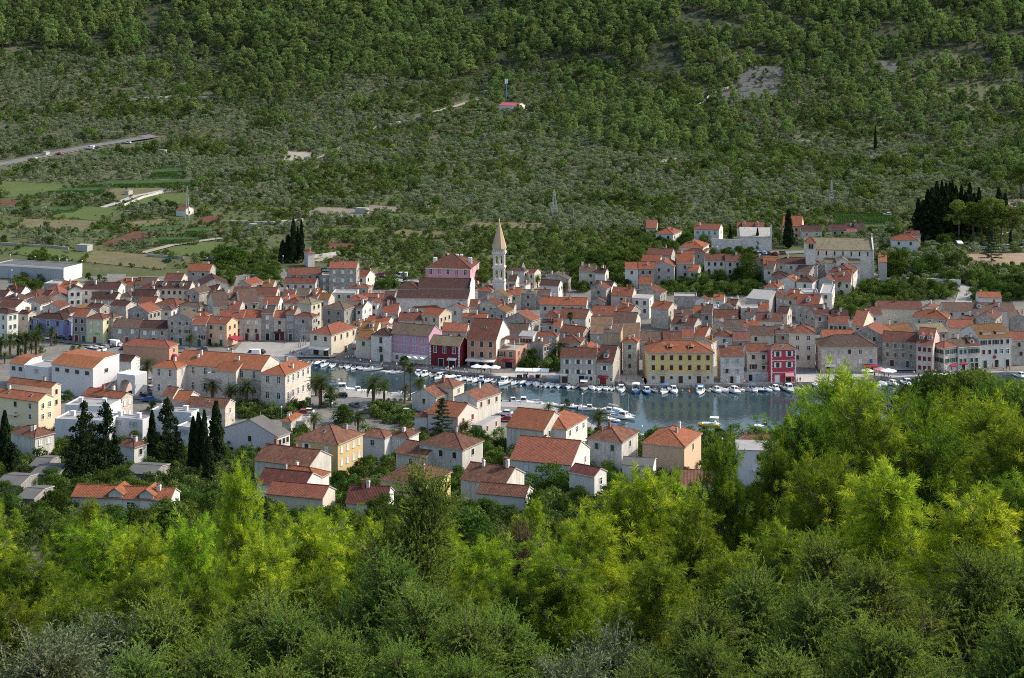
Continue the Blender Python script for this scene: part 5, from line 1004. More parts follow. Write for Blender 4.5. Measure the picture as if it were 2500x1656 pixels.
# ------------------------------------------------------------------ ground, water, quay, roads, fields
WATER = [flat(*q) for q in ((722, 885), (800, 886), (935, 901), (1055, 908), (1200, 925), (1300, 932), (1368, 934), (1521, 940), (1534, 949), (1577, 949), (1817, 946), (1977, 941), (2143, 932), (2268, 926), (2420, 918), (2900, 905), (3300, 1010), (2300, 1066), (1900, 1082), (1800, 1078), (1700, 1090), (1557, 1080), (1480, 1062), (1440, 1042), (1409, 1018), (1322, 995), (1224, 989), (978, 969), (843, 961), (765, 962), (738, 932))]
wp = [(p.x, p.y) for p in WATER]
def inpoly(X, Y, poly):
 X = np.asarray(X); Y = np.asarray(Y); c = np.zeros(X.shape, bool); n = len(poly)
 for i in range(n):
  x1, y1 = poly[i]; x2, y2 = poly[(i + 1) % n]
  k = ((y1 > Y) != (y2 > Y)) & (X < (x2 - x1) * (Y - y1) / (y2 - y1 + 1e-12) + x1); c ^= k
 return c
Yl = np.concatenate([np.arange(-60, 60, 3), np.arange(60, 420, 7), np.arange(420, 545, 1.6), np.arange(545, 720, 5), np.arange(720, 1300, 6), np.arange(1300, 1500, 8), np.arange(1500, 1900, 40)])
ul = np.linspace(-1, 1, 300); hw = .37 * np.abs(Yl) + 45
GX = ul[None, :] * hw[:, None]; GY = np.repeat(Yl[:, None], len(ul), 1); GZ = zt(GX, GY)
GZ = np.where(inpoly(GX, GY, wp), -3.0, GZ)
def grid_mesh(name, X, Y, Z):
 ny, nx = X.shape; v = np.stack([X, Y, Z], -1).reshape(-1, 3); i = np.arange(ny * nx).reshape(ny, nx)
 f = np.stack([i[:-1, :-1], i[:-1, 1:], i[1:, 1:], i[1:, :-1]], -1).reshape(-1, 4); me = bpy.data.meshes.new(name)
 me.vertices.add(len(v)); me.vertices.foreach_set('co', v.ravel()); me.loops.add(f.size); me.loops.foreach_set('vertex_index', f.ravel().astype(np.int32)); me.polygons.add(len(f))
 me.polygons.foreach_set('loop_start', np.arange(0, f.size, 4, dtype=np.int32)); me.polygons.foreach_set('use_smooth', np.ones(len(f), bool)); me.update(calc_edges=True); me.validate(); return me
me = grid_mesh('ground', GX, GY, GZ)
def groundmat(name, stops, s1=.05, s2=.6, stretch=1.0):
 m, nt, out = nodemat(name); tc = nt.nodes.new('ShaderNodeTexCoord'); v = vmul(nt, tc.outputs['Object'], (1, stretch, 1))
 a = noise(nt, v, s1, 5, .65); b = noise(nt, v, s2, 4, .7); ad = N(nt, 'Math', operation='MULTIPLY_ADD'); nt.links.new(b, ad.inputs[0]); ad.inputs[1].default_value = .5; mm = N(nt, 'Math', operation='MULTIPLY'); mm.inputs[1].default_value = .5; nt.links.new(a, mm.inputs[0]); nt.links.new(mm.outputs[0], ad.inputs[2])
 col = ramp(nt, ad.outputs[0], stops); finish(nt, out, col, .95, b, .6, .3); MATS[name] = m; return m
groundmat('slope_soil', [(.3, (.03, .04, .015)), (.5, (.07, .075, .03)), (.68, (.14, .115, .07))], .08, .8)
groundmat('town_ground', [(.3, (.09, .085, .075)), (.5, (.17, .16, .14)), (.7, (.25, .235, .21))], .1, .7)
groundmat('meadow', [(.30, (.035, .055, .014)), (.44, (.06, .08, .022)), (.55, (.09, .095, .036)), (.66, (.15, .125, .065))], .035, .5, 2.2)
groundmat('scrub_soil', [(.34, (.045, .06, .025)), (.50, (.095, .10, .05)), (.64, (.125, .115, .065)), (.76, (.22, .185, .135))], .05, .55, 2.6)
groundmat('forest_floor', [(.3, (.018, .024, .012)), (.5, (.034, .042, .02)), (.7, (.09, .085, .06))], .06, .7)
for k in ('slope_soil', 'town_ground', 'meadow', 'scrub_soil', 'forest_floor'): me.materials.append(MATS[k])
cy = (GY[:-1, :-1] + GY[1:, 1:]) / 2; cx = (GX[:-1, :-1] + GX[1:, 1:]) / 2; wob = 14 * np.sin(cx / 23) + 10 * np.sin(cx / 9 + 1)
mi = np.select([cy < 425 - .0 * wob, cy < 668 + wob * .8, cy < 880 + 2.5 * wob, cy < 1255 + 2 * wob], [0, 1, 2, 3], 4).astype(np.int32); me.polygons.foreach_set('material_index', mi.ravel())
tag(put('ground', me), None, None, None, 'structure')
# water
def watermat():
 m, nt, out = nodemat('sea'); tc = nt.nodes.new('ShaderNodeTexCoord')
 a = noise(nt, vmul(nt, tc.outputs['Object'], (1, .55, 1)), .9, 3, .6); c = noise(nt, tc.outputs['Object'], .07, 2, .5)
 p = finish(nt, out, mix(nt, c, (.020, .042, .050), (.026, .056, .064)), .05, a, .34, .12, .5); p.inputs['IOR'].default_value = 1.333
 MATS['sea'] = m
watermat()
b = MB(); b.face([(p.x, p.y, 0) for p in WATER] if False else [(-120, 415, 0), (400, 415, 0), (400, 560, 0), (-120, 560, 0)], 'sea'); tag(b.obj('water'), kind='structure')
# quay: a stone deck along the water's edge
def pavemat(name, c1, c2, sc=.8):
 m, nt, out = nodemat(name); tc = nt.nodes.new('ShaderNodeTexCoord'); b = N(nt, 'TexBrick', Scale=sc); nt.links.new(tc.outputs['Object'], b.inputs['Vector'])
 b.inputs['Color1'].default_value = rgb(c1); b.inputs['Color2'].default_value = rgb(c2); b.inputs['Mortar'].default_value = rgb([q * .7 for q in c1]); b.inputs['Mortar Size'].default_value = .012
 n = noise(nt, tc.outputs['Object'], .22, 5, .7); col = mix(nt, ramp(nt, n, [(.42, 0.0), (.7, .6)]), b.outputs[0], [q * .55 for q in c2]); finish(nt, out, col, .85); MATS[name] = m
pavemat('quay_stone', (.40, .385, .355), (.46, .44, .41)); pavemat('plaza_stone', (.32, .305, .28), (.37, .355, .325), .5)
groundmat('asphalt', [(.35, (.12, .12, .12)), (.6, (.18, .178, .172)), (.75, (.23, .225, .215))], .12, .6); groundmat('gravel', [(.3, (.22, .185, .14)), (.55, (.33, .29, .23)), (.75, (.42, .38, .31))], .3, 1.5)
def offset_edge(pts, dist):
 out = []
 for i, p in enumerate(pts):
  d = (pts[min(i + 1, len(pts) - 1)] - pts[max(i - 1, 0)]); n = Vector((-d.y, d.x, 0)).normalized(); out.append(p + n * dist)
 return out
def deck(name, edge, width, ztop, mat, side='w_st'):
 e = [Vector((p.x, p.y, 0)) for p in edge]; o = offset_edge(e, width); b = MB()
 for i in range(len(e) - 1):
  b.face([(e[i].x, e[i].y, ztop), (e[i + 1].x, e[i + 1].y, ztop), (o[i + 1].x, o[i + 1].y, ztop), (o[i].x, o[i].y, ztop)], mat)
  b.face([(e[i].x, e[i].y, -2.5), (e[i + 1].x, e[i + 1].y, -2.5), (e[i + 1].x, e[i + 1].y, ztop), (e[i].x, e[i].y, ztop)], side)
  b.face([(o[i].x, o[i].y, -2.5), (o[i].x, o[i].y, ztop), (o[i + 1].x, o[i + 1].y, ztop), (o[i + 1].x, o[i + 1].y, -2.5)], side)
 return tag(b.obj(name), kind='structure')
deck('quay', WATER[:16], 11, 1.05, 'quay_stone'); deck('quay', WATER[17:], 8, 1.03, 'plaza_stone'); deck('quay', [WATER[-1], WATER[0]], 7, 1.02, 'plaza_stone')
def drape(name, corners, mat, off=.06, n=14, y0=300, kind='structure', zmin=None):
 """a sheet laid over the terrain between four photo pixels"""
 c = [Vector(solve(x, y, 0, y0)) for x, y in corners]; b = MB(); g = []
 for j in range(n + 1):
  v = j / n; row = []
  for i in range(n + 1):
   u = i / n; p = (c[0] * (1 - u) + c[1] * u) * (1 - v) + (c[3] * (1 - u) + c[2] * u) * v
   z = float(zt(p.x, p.y)) + off; row.append((p.x, p.y, max(z, zmin) if zmin else z))
  g.append(row)
 for j in range(n):
  for i in range(n): b.face([g[j][i], g[j][i + 1], g[j + 1][i + 1], g[j + 1][i]], mat)
 return tag(b.obj(name, smooth=True), kind=kind)
def road(name, pts, w, mat, off=.08, y0=300, edge=None, step=4):
 P = [Vector(solve(x, y, 0, y0)) for x, y in pts]; Q = []
 for i in range(len(P) - 1):
  k = max(1, int((P[i + 1] - P[i]).length / step)); Q += [P[i].lerp(P[i + 1], j / k) for j in range(k)]
 Q.append(P[-1]); b = MB(); L = []
 for i, p in enumerate(Q):
  d = Q[min(i + 1, len(Q) - 1)] - Q[max(i - 1, 0)]; n = Vector((-d.y, d.x, 0)).normalized() * w / 2; z = float(zt(p.x, p.y)) + off
  L.append(((p.x + n.x, p.y + n.y, max(z, float(zt(p.x + n.x, p.y + n.y)) + off)), (p.x - n.x, p.y - n.y, max(z, float(zt(p.x - n.x, p.y - n.y)) + off))))
 for i in range(len(L) - 1): b.face([L[i][0], L[i][1], L[i + 1][1], L[i + 1][0]][::-1], mat)
 return tag(b.obj(name, smooth=True), kind='structure')
drape('plaza', [(560, 872), (820, 874), (800, 835), (590, 838)], 'plaza_stone', .25, 10)
road('road', [(0, 812), (120, 825), (230, 838), (330, 843), (440, 852), (560, 868), (720, 876)], 9, 'asphalt', .16)
road('road', [(330, 905), (300, 870), (250, 842)], 12, 'asphalt', .2)
road('road', [(300, 960), (420, 975), (690, 985), (800, 985), (960, 985), (1060, 1000), (1200, 1004), (1330, 1010)], 10, 'asphalt', .22)
road('road', [(880, 990), (820, 1030), (800, 1060)], 7, 'asphalt', .3)
drape('lawn', [(890, 1005), (1010, 1008), (1010, 985), (925, 983)], 'meadow', .3, 6)
drape('plaza', [(2140, 906), (2330, 906), (2300, 884), (2130, 880)], 'quay_stone', .32, 8)
# country road on the left slope, tracks, field walls
road('road', [(-40, 408), (0, 402), (100, 381), (200, 362), (300, 347), (372, 336)], 9, 'asphalt', .3); road('road', [(340, 341), (372, 337), (352, 333)], 9, 'asphalt', .34)
road('road_shoulder', [(-40, 410), (0, 405), (100, 385), (200, 366), (300, 350)], 3.5, 'gravel', .26)
road('track', [(1060, 275), (1110, 262), (1150, 248), (1190, 243)], 4, 'gravel', .4); road('track', [(1120, 268), (1230, 272), (1300, 270)], 5, 'gravel', .4); road('track', [(640, 400), (760, 395), (840, 358)], 3.5, 'gravel', .3)
road('track', [(250, 508), (330, 480), (420, 462)], 4, 'quay_stone', .3); road('track', [(345, 620), (420, 600), (540, 583)], 4, 'gravel', .35); road('track', [(770, 640), (830, 622)], 4, 'gravel', .3)
road('street', [(880, 705), (905, 676), (1000, 690), (1050, 690)], 5, 'plaza_stone', .3); road('street', [(2350, 745), (2362, 710), (2345, 700)], 6, 'plaza_stone', .3); road('street', [(2280, 600), (2400, 606), (2560, 600)], 9, 'asphalt', .3); road('street', [(1700, 610), (1820, 622), (1990, 616)], 8, 'asphalt', .35)
groundmat('red_soil', [(.3, (.06, .022, .013)), (.5, (.105, .04, .025)), (.7, (.16, .075, .045))], .2, 1.5); groundmat('dry_grass', [(.3, (.075, .075, .03)), (.5, (.125, .11, .05)), (.7, (.20, .165, .09))], .1, .9); groundmat('stony_field', [(.3, (.12, .10, .07)), (.5, (.19, .16, .12)), (.7, (.28, .25, .20))], .2, 1.2)
groundmat('vine_green', [(.3, (.018, .05, .010)), (.5, (.03, .075, .014)), (.7, (.06, .10, .025))], .2, 2.0); groundmat('bright_grass', [(.3, (.045, .075, .014)), (.5, (.075, .105, .022)), (.7, (.105, .12, .035))], .1, 1.0); groundmat('pale_soil', [(.3, (.17, .115, .07)), (.5, (.26, .19, .125)), (.7, (.34, .27, .19))], .2, 1.0)
FIELDS = [((240, 597), (290, 605), (402, 567), (330, 565), 'red_soil'), ((480, 544), (520, 546), (545, 531), (500, 528), 'red_soil'), ((530, 568), (565, 570), (572, 560), (538, 560), 'red_soil'), ((0, 505), (40, 505), (40, 491), (0, 490), 'red_soil'),
   ((395, 620), (500, 628), (560, 592), (470, 590), 'bright_grass'), ((0, 482), (90, 480), (190, 450), (0, 442), 'bright_grass'), ((300, 505), (470, 500), (470, 470), (350, 478), 'bright_grass'), ((120, 530), (240, 540), (300, 505), (200, 505), 'bright_grass'), ((30, 560), (200, 565), (240, 540), (60, 535), 'dry_grass'), ((225, 487), (320, 490), (440, 460), (290, 455), 'dry_grass'),
   ((300, 560), (440, 548), (400, 535), (290, 545), 'dry_grass'), ((730, 527), (890, 534), (900, 512), (780, 505), 'stony_field'), ((900, 516), (970, 520), (980, 505), (900, 502), 'stony_field'), ((790, 606), (870, 612), (872, 595), (800, 592), 'red_soil'), ((950, 575), (1090, 585), (1100, 568), (980, 560), 'dry_grass'), ((950, 535), (1120, 535), (1120, 528), (950, 522), 'bright_grass'), ((770, 570), (960, 566), (950, 556), (790, 558), 'bright_grass'),
   ((70, 482), (240, 484), (260, 462), (180, 455), 'vine_green'), ((180, 460), (470, 458), (470, 440), (270, 440), 'vine_green'), ((350, 435), (450, 438), (460, 412), (380, 412), 'vine_green'), ((0, 518), (180, 520), (200, 505), (0, 502), 'vine_green'), ((330, 564), (440, 564), (450, 552), (350, 552), 'vine_green'), ((440, 574), (500, 576), (540, 556), (470, 556), 'vine_green'), ((300, 600), (480, 600), (495, 580), (400, 578), 'vine_green'), ((160, 578), (270, 580), (280, 570), (170, 568), 'vine_green'),
   ((870, 670), (960, 672), (1010, 652), (930, 650), 'dry_grass'), ((2355, 652), (2540, 655), (2540, 618), (2355, 620), 'pale_soil'), ((2350, 654), (2450, 656), (2450, 645), (2350, 643), 'red_soil'), ((2380, 680), (2540, 684), (2540, 668), (2380, 664), 'vine_green'), ((1540, 545), (1600, 545), (1600, 536), (1545, 536), 'dry_grass'), ((1120, 555), (1330, 560), (1330, 545), (1150, 543), 'dry_grass'), ((2030, 560), (2190, 562), (2180, 525), (2040, 520), 'vine_green'),
   ((690, 392), (760, 395), (765, 372), (700, 370), 'gravel'), ((200, 640), (400, 660), (420, 625), (230, 612), 'dry_grass'), ((20, 620), (200, 640), (230, 612), (60, 600), 'bright_grass'), ((2440, 508), (2540, 508), (2540, 488), (2440, 486), 'pale_soil')]
for f in FIELDS: drape('field', f[:4], f[4], .14, 12)
FPOLY = [[(p.x, p.y) for p in (solve(x, y, 0, 300) for x, y in f[:4])] for f in FIELDS]
# rocky clearings on the right slope
groundmat('rock', [(.34, (.035, .04, .03)), (.5, (.085, .085, .08)), (.7, (.17, .168, .168))], .2, 1.2)
for i, f in enumerate((((1740, 250), (1880, 255), (1925, 165), (1840, 160)), ((2130, 190), (2185, 192), (2190, 150), (2135, 148)), ((1690, 330), (1760, 300), (1735, 280), (1650, 310)))): drape('rocks', f, 'rock', .14, 14)
RPOLY = [[(p.x, p.y) for p in (solve(x, y, 0, 300) for x, y in f)] for f in (((1740, 250), (1880, 255), (1925, 165), (1840, 160)), ((2130, 190), (2185, 192), (2190, 150), (2135, 148)))]
# ------------------------------------------------------------------ foliage
leafmat('pine_leaf', (.07, .11, .022), (.125, .165, .035), .30); leafmat('pine_far', (.085, .135, .045), (.21, .285, .105), .38, .36); leafmat('olive_leaf', (.135, .165, .095), (.24, .275, .18), .32, .28)
leafmat('shrub_leaf', (.055, .092, .026), (.13, .18, .052), .32, .5); leafmat('broad_leaf', (.035, .072, .014), (.080, .130, .028), .3, .35); leafmat('cypress_leaf', (.012, .024, .011), (.028, .045, .018), .1, .25)
leafmat('cedar_leaf', (.022, .048, .026), (.045, .075, .036), .15, .2); leafmat('palm_leaf', (.035, .062, .018), (.075, .100, .032), .2, .2); leafmat('palm_dry', (.20, .13, .06), (.26, .17, .08), .1); leafmat('juniper_leaf', (.11, .17, .04), (.24, .32, .085), .4, .2, 3.5)
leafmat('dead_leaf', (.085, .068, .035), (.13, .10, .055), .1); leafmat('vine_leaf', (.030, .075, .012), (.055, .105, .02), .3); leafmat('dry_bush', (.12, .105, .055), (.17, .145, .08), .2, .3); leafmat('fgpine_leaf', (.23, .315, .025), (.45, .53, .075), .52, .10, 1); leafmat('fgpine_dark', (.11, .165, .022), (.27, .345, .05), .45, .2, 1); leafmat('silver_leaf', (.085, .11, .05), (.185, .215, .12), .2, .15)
def quads(name, P, mats, mi=None, tv=None):
 """P: (n, 4, 3) corners -> one mesh"""
 n = len(P); me = bpy.data.meshes.new(name); me.vertices.add(n * 4); me.vertices.foreach_set('co', np.ascontiguousarray(P, dtype=np.float32).ravel())
 me.loops.add(n * 4); me.loops.foreach_set('vertex_index', np.arange(n * 4, dtype=np.int32)); me.polygons.add(n); me.polygons.foreach_set('loop_start', np.arange(0, n * 4, 4, dtype=np.int32))
 for m in mats: me.materials.append(MATS[m])
 if mi is not None: me.polygons.foreach_set('material_index', np.asarray(mi, dtype=np.int32))
 if tv is not None: me.attributes.new('tuft', 'FLOAT', 'FACE').data.foreach_set('value', np.asarray(tv, dtype=np.float32))
 me.update(calc_edges=True); return me
def unit(v): return v / np.maximum(np.linalg.norm(v, axis=-1, keepdims=True), 1e-9)
def rnd3(n): return unit(RNG.normal(size=(n, 3)))
def cards(C, Nn, size, asp=.62, jit=.55):
 """diamond leaf cards at C facing roughly along Nn"""
 n = len(C); nn = unit(Nn + jit * rnd3(n)); u = unit(np.cross(nn, rnd3(n))); v = np.cross(nn, u); s = size * RNG.uniform(.6, 1.3, (n, 1))
 return np.stack([C - u * s, C + v * s * asp, C + u * s, C - v * s * asp], 1)
def clumps(cen, rad, per, size, flat_=.8, jit=.6, low=-.5):
 out = []
 for c, r in zip(cen, rad):
  d = rnd3(per * 2); d = d[d[:, 2] > low][:per]; p = c + d * np.array([1, 1, flat_]) * r * RNG.uniform(.55, 1.0, (len(d), 1)); out.append(cards(p, d, size, jit=jit))
 return np.concatenate(out)
def boxes(segs):
 """tapered 4-sided limbs from (p, q, r0, r1) as quads"""
 out = []
 for p, q, r0, r1 in segs:
  p, q = np.array(p, float), np.array(q, float); d = unit((q - p)[None])[0]; a = np.array([1., 0, 0]) if abs(d[0]) < .8 else np.array([0, 1., 0]); u = unit(np.cross(d, a)[None])[0]; w = np.cross(d, u)
  R0 = [p + r0 * (u * math.cos(t) + w * math.sin(t)) for t in np.arange(5) * 2 * math.pi / 5]; R1 = [q + r1 * (u * math.cos(t) + w * math.sin(t)) for t in np.arange(5) * 2 * math.pi / 5]
  for i in range(5): j = (i + 1) % 5; out.append([R0[i], R0[j], R1[j], R1[i]])
 return np.array(out)
def dome(n, H, r, z0, top=.35):
 """clump centres through a crown from z0 to H"""
 c = []
 while len(c) < n:
  t = RNG.random() ** .8; z = z0 + (H - z0) * t; w = r * (1 - t) ** .5 * (1 if t > .15 else .75) + r * top * .3; a = RNG.uniform(0, 6.283); q = w * RNG.random() ** .5
  c.append((q * math.cos(a), q * math.sin(a), z))
 return np.array(c)
PROTO = {}
def proto(key, parts):
 PROTO.setdefault(key, []).append(parts)
def single(name, leaf, lm, wood=None, wm='bark'):
 if wood is None: return quads(name, leaf, [lm])
 P = np.concatenate([leaf, wood]); return quads(name, P, [lm, wm], [0] * len(leaf) + [1] * len(wood))
for k in range(5):      # pines of the far forest (height 10)
 cen = dome(26, 9.0, 3.1, 2.4, .5); cen[:, :2] += RNG.normal(0, .25, 2); proto('pine', single('pine_tree', clumps(cen, RNG.uniform(.85, 1.35, len(cen)), 44, .30, .8), 'pine_far', boxes([((0, 0, -1.5), (.1, .1, 5), .2, .14), ((.1, .1, 5), (0, .2, 8.5), .14, .05)] + [((0, 0, RNG.uniform(3, 5)), tuple(cen[i]), .08, .03) for i in range(7)])))
for k in range(4):      # olives (height 4)
 cen = dome(11, 3.5, 1.7, 1.2); proto('olive', single('olive_tree', clumps(cen, RNG.uniform(.6, .95, len(cen)), 34, .20, .8), 'olive_leaf', boxes([((0, 0, -.8), (.1, 0, 1.6), .22, .14)]), 'barkgrey'))
for k in range(4):      # maquis shrubs (height 3)
 cen = dome(12, 2.3, 1.9, .1); proto('shrub', single('shrub', clumps(cen, RNG.uniform(.6, 1.0, len(cen)), 32, .20, .8, low=-.9), 'shrub_leaf'))
for k in range(2):
 cen = dome(10, 1.7, 1.5, .0); proto('drybush', single('dry_bush', clumps(cen, RNG.uniform(.5, .8, len(cen)), 30, .17, .8, low=-.9), 'dry_bush'))
 proto('vine', single('vine_row', clumps(np.array([(x, 0, .8) for x in np.linspace(-2, 2, 7)]), [.55] * 7, 16, .2, .9), 'vine_leaf'))
def two(key, leaf, lm, wood, wm, tv=None):
 proto(key, (quads('crown', leaf, [lm], None, tv), quads('trunk', wood, [wm])))
for k in range(4):      # garden broadleaf (height 7)
 cen = dome(44, 6.1, 3.5, .7, .7); two('broad', clumps(cen, RNG.uniform(.8, 1.35, len(cen)), 60, .20, .8, low=-.75), 'broad_leaf', boxes([((0, 0, -1), (.1, 0, 2.6), .22, .15)] + [((.1, 0, 2.2), tuple(cen[i]), .1, .03) for i in range(9)]), 'bark')
for k in range(2):      # garden bush (height 3)
 cen = dome(18, 2.4, 1.8, .2); two('bush', clumps(cen, RNG.uniform(.5, .9, len(cen)), 50, .15, .8, low=-.9), 'broad_leaf', boxes([((0, 0, -.5), (.05, 0, .9), .09, .05)]), 'bark')
for k in range(3):      # umbrella pine (height 12)
 cen = dome(40, 11.2, 3.9, 5.5); two('stonepine', clumps(cen, RNG.uniform(.8, 1.4, len(cen)), 70, .20, .65), 'pine_leaf', boxes([((0, 0, -1), (.2, .1, 6), .28, .2)] + [((.2, .1, RNG.uniform(4.5, 6)), tuple(cen[i]), .13, .04) for i in range(14)]), 'bark')
for k in range(2):      # umbrella pine seen from nearer by (height 12)
 cen = dome(60, 11.2, 4.6, 6.0, .6); two('umbrella', clumps(cen, RNG.uniform(.8, 1.3, len(cen)), 480, .085, .6), 'pine_leaf', boxes([((0, 0, -1), (.2, .1, 6), .28, .2)] + [((.2, .1, RNG.uniform(4.5, 6)), tuple(cen[i]), .13, .04) for i in range(20)]), 'bark')
def spindle(n, H, r, prof, size, jit=.8):
 t = RNG.random(n) ** .85; a = RNG.uniform(0, 6.283, n); lump = 1 + .18 * np.sin(a * 3 + t * 25) + .12 * np.sin(a * 5 - t * 41); w = r * prof(t) * lump * RNG.uniform(.7, 1.05, n)
 C = np.stack([w * np.cos(a), w * np.sin(a), .3 + t * (H - .3)], 1); Nn = np.stack([np.cos(a), np.sin(a), np.full(n, .25)], 1)
 nn = unit(Nn + jit * rnd3(n)); up_ = unit(np.array([0, 0, 1.0]) + .45 * rnd3(n)); v = unit(np.cross(nn, up_)); u = np.cross(v, nn); s = size * RNG.uniform(.6, 1.3, (n, 1))
 return np.stack([C - u * s, C + v * s * .4, C + u * s * 1.2, C - v * s * .4], 1)
for k in range(3):      # cypress (height 10)
 two('cypress', spindle(2600, 10, 1.0, lambda t: np.minimum(1, (t * 7 + .35)) * (1 - t) ** .55, .26), 'cypress_leaf', boxes([((0, 0, -1), (0, 0, 8), .16, .05)]), 'bark')
for k in range(2):      # broad dark conifer (height 13)
 cen = []; 
 for i in range(70): t = RNG.random() ** 1.2; a = RNG.uniform(0, 6.28); w = 3.9 * (1 - t) ** .75 * RNG.uniform(.45, 1.05); cen.append((w * math.cos(a), w * math.sin(a), .6 + t * 11.8))
 two('conifer', np.concatenate([clumps(np.array(cen), RNG.uniform(.5, .85, 70), 55, .2, 1.1, .9), spindle(900, 13, 1.2, lambda t: (1 - t) ** .7, .25)]), 'cypress_leaf', boxes([((0, 0, -1), (0, 0, 11), .25, .05)]), 'bark')
cen = []; seg = [((0, 0, -1), (0, 0, 9), .2, .04)]
for i in range(46):
 t = i / 46; a = i * 2.4; w = 3.3 * (1 - t) ** .8 + .2; z = .8 + 8.6 * t; seg.append(((0, 0, z), (w * math.cos(a), w * math.sin(a), z - .1), .06, .02))
 for q in np.linspace(.35, 1, 4): cen.append((w * q * math.cos(a), w * q * math.sin(a), z + .05))
two('cedar', clumps(np.array(cen), [.55] * len(cen), 26, .15, .35, .4), 'cedar_leaf', boxes(seg), 'bark')
# palms: each frond a curved rib with two ranks of leaflets
def frond(L, el, az, droop, nl=26, lw=.035, ll=.42):
 t = np.linspace(0, 1, 9); r = L * t; ang = el - droop * t ** 1.4; x = np.concatenate([[0], np.cumsum(np.cos((ang[1:] + ang[:-1]) / 2) * L / 8)]); z = np.concatenate([[0], np.cumsum(np.sin((ang[1:] + ang[:-1]) / 2) * L / 8)])
 s = np.linspace(.12, .99, nl); px, pz = np.interp(s, t, x), np.interp(s, t, z); an = np.interp(s, t, ang); out = []
 for sd_ in (-1, 1):
  l = ll * np.sin(np.pi * np.clip(s * .86 + .12, 0, 1)) ** .6; f = np.stack([np.cos(an) * .62, np.full(nl, sd_ * .72), np.sin(an) * .62 + .28 - .4 * s], 1); f = unit(f); p = np.stack([px, np.zeros(nl), pz], 1); w = np.stack([np.cos(an), np.zeros(nl), np.sin(an)], 1) * lw
  tip = p + f * l[:, None] + np.array([0, 0, -.06]); m = p + f * l[:, None] * .5; out.append(np.stack([p - w * .5, m - w, tip, m + w], 1))
 rib = np.stack([np.stack([x[:-1], -.03 + 0 * x[:-1], z[:-1]], 1), np.stack([x[:-1], .03 + 0 * x[:-1], z[:-1]], 1), np.stack([x[1:], .02 + 0 * x[1:], z[1:]], 1), np.stack([x[1:], -.02 + 0 * x[1:], z[1:]], 1)], 1); out.append(rib)
 P = np.concatenate(out); c, s_ = math.cos(az), math.sin(az); return P @ np.array([[c, s_, 0], [-s_, c, 0], [0, 0, 1]])
for k in range(2):      # date palm (height ~7.5: trunk 4.6)
 Ht = 4.6; fr = [frond(RNG.uniform(2.5, 3.0), el, i * 2.4 + RNG.uniform(-.2, .2), 1.25) for i, el in enumerate(np.linspace(1.35, -.55, 58))]; dry = [frond(1.7, -.7 - .2 * RNG.random(), i * .9, .6, 14) for i in range(7)]
 lf = np.concatenate(fr) + np.array([0, 0, Ht]); dl = np.concatenate(dry) + np.array([0, 0, Ht - .2]); tr = boxes([((0, 0, -1), (.05, 0, 2), .34, .27), ((.05, 0, 2), (0, 0, Ht - .5), .27, .28), ((0, 0, Ht - .5), (0, 0, Ht + .2), .42, .3)])
 proto('palm', (quads('crown', np.concatenate([lf, dl]), ['palm_leaf', 'palm_dry'], [0] * len(lf) + [1] * len(dl)), quads('trunk', tr, ['palmbark'])))
def fan(az, el, L, R_):
 out = []; d = np.array([math.cos(az) * math.cos(el), math.sin(az) * math.cos(el), math.sin(el)]); s_ = np.array([-math.sin(az), math.cos(az), 0]); u = np.cross(s_, d); b_ = d * L
 for a in np.linspace(-1.9, 1.9, 17):
  f = d * math.cos(a) + s_ * math.sin(a); f = f * .95 - np.array([0, 0, .22]); w = np.cross(f, u); w = w / np.linalg.norm(w) * .05; out.append([b_, b_ + f * R_ * .55 + w, b_ + f * R_ - np.array([0, 0, .12]), b_ + f * R_ * .55 - w])
 out.append([d * 0 - s_ * .02, d * 0 + s_ * .02, b_ + s_ * .02, b_ - s_ * .02]); return np.array(out)
for k in range(2):      # tall fan palm (height ~10)
 Ht = 8.6; lf = np.concatenate([fan(i * 2.4, el, RNG.uniform(.7, 1.0), .8) for i, el in enumerate(np.linspace(1.4, -.5, 34))]) + np.array([0, 0, Ht]); dl = np.concatenate([fan(i * 2.4, -1.1 - .3 * RNG.random(), .5, .6) for i in range(12)]) + np.array([0, 0, Ht - .3])
 proto('fanpalm', (quads('crown', np.concatenate([lf, dl]), ['palm_leaf', 'palm_dry'], [0] * len(lf) + [1] * len(dl)), quads('trunk', boxes([((0, 0, -1), (.1, 0, 4), .22, .16), ((.1, 0, 4), (0, 0, Ht), .16, .15)]), ['palmbark'])))
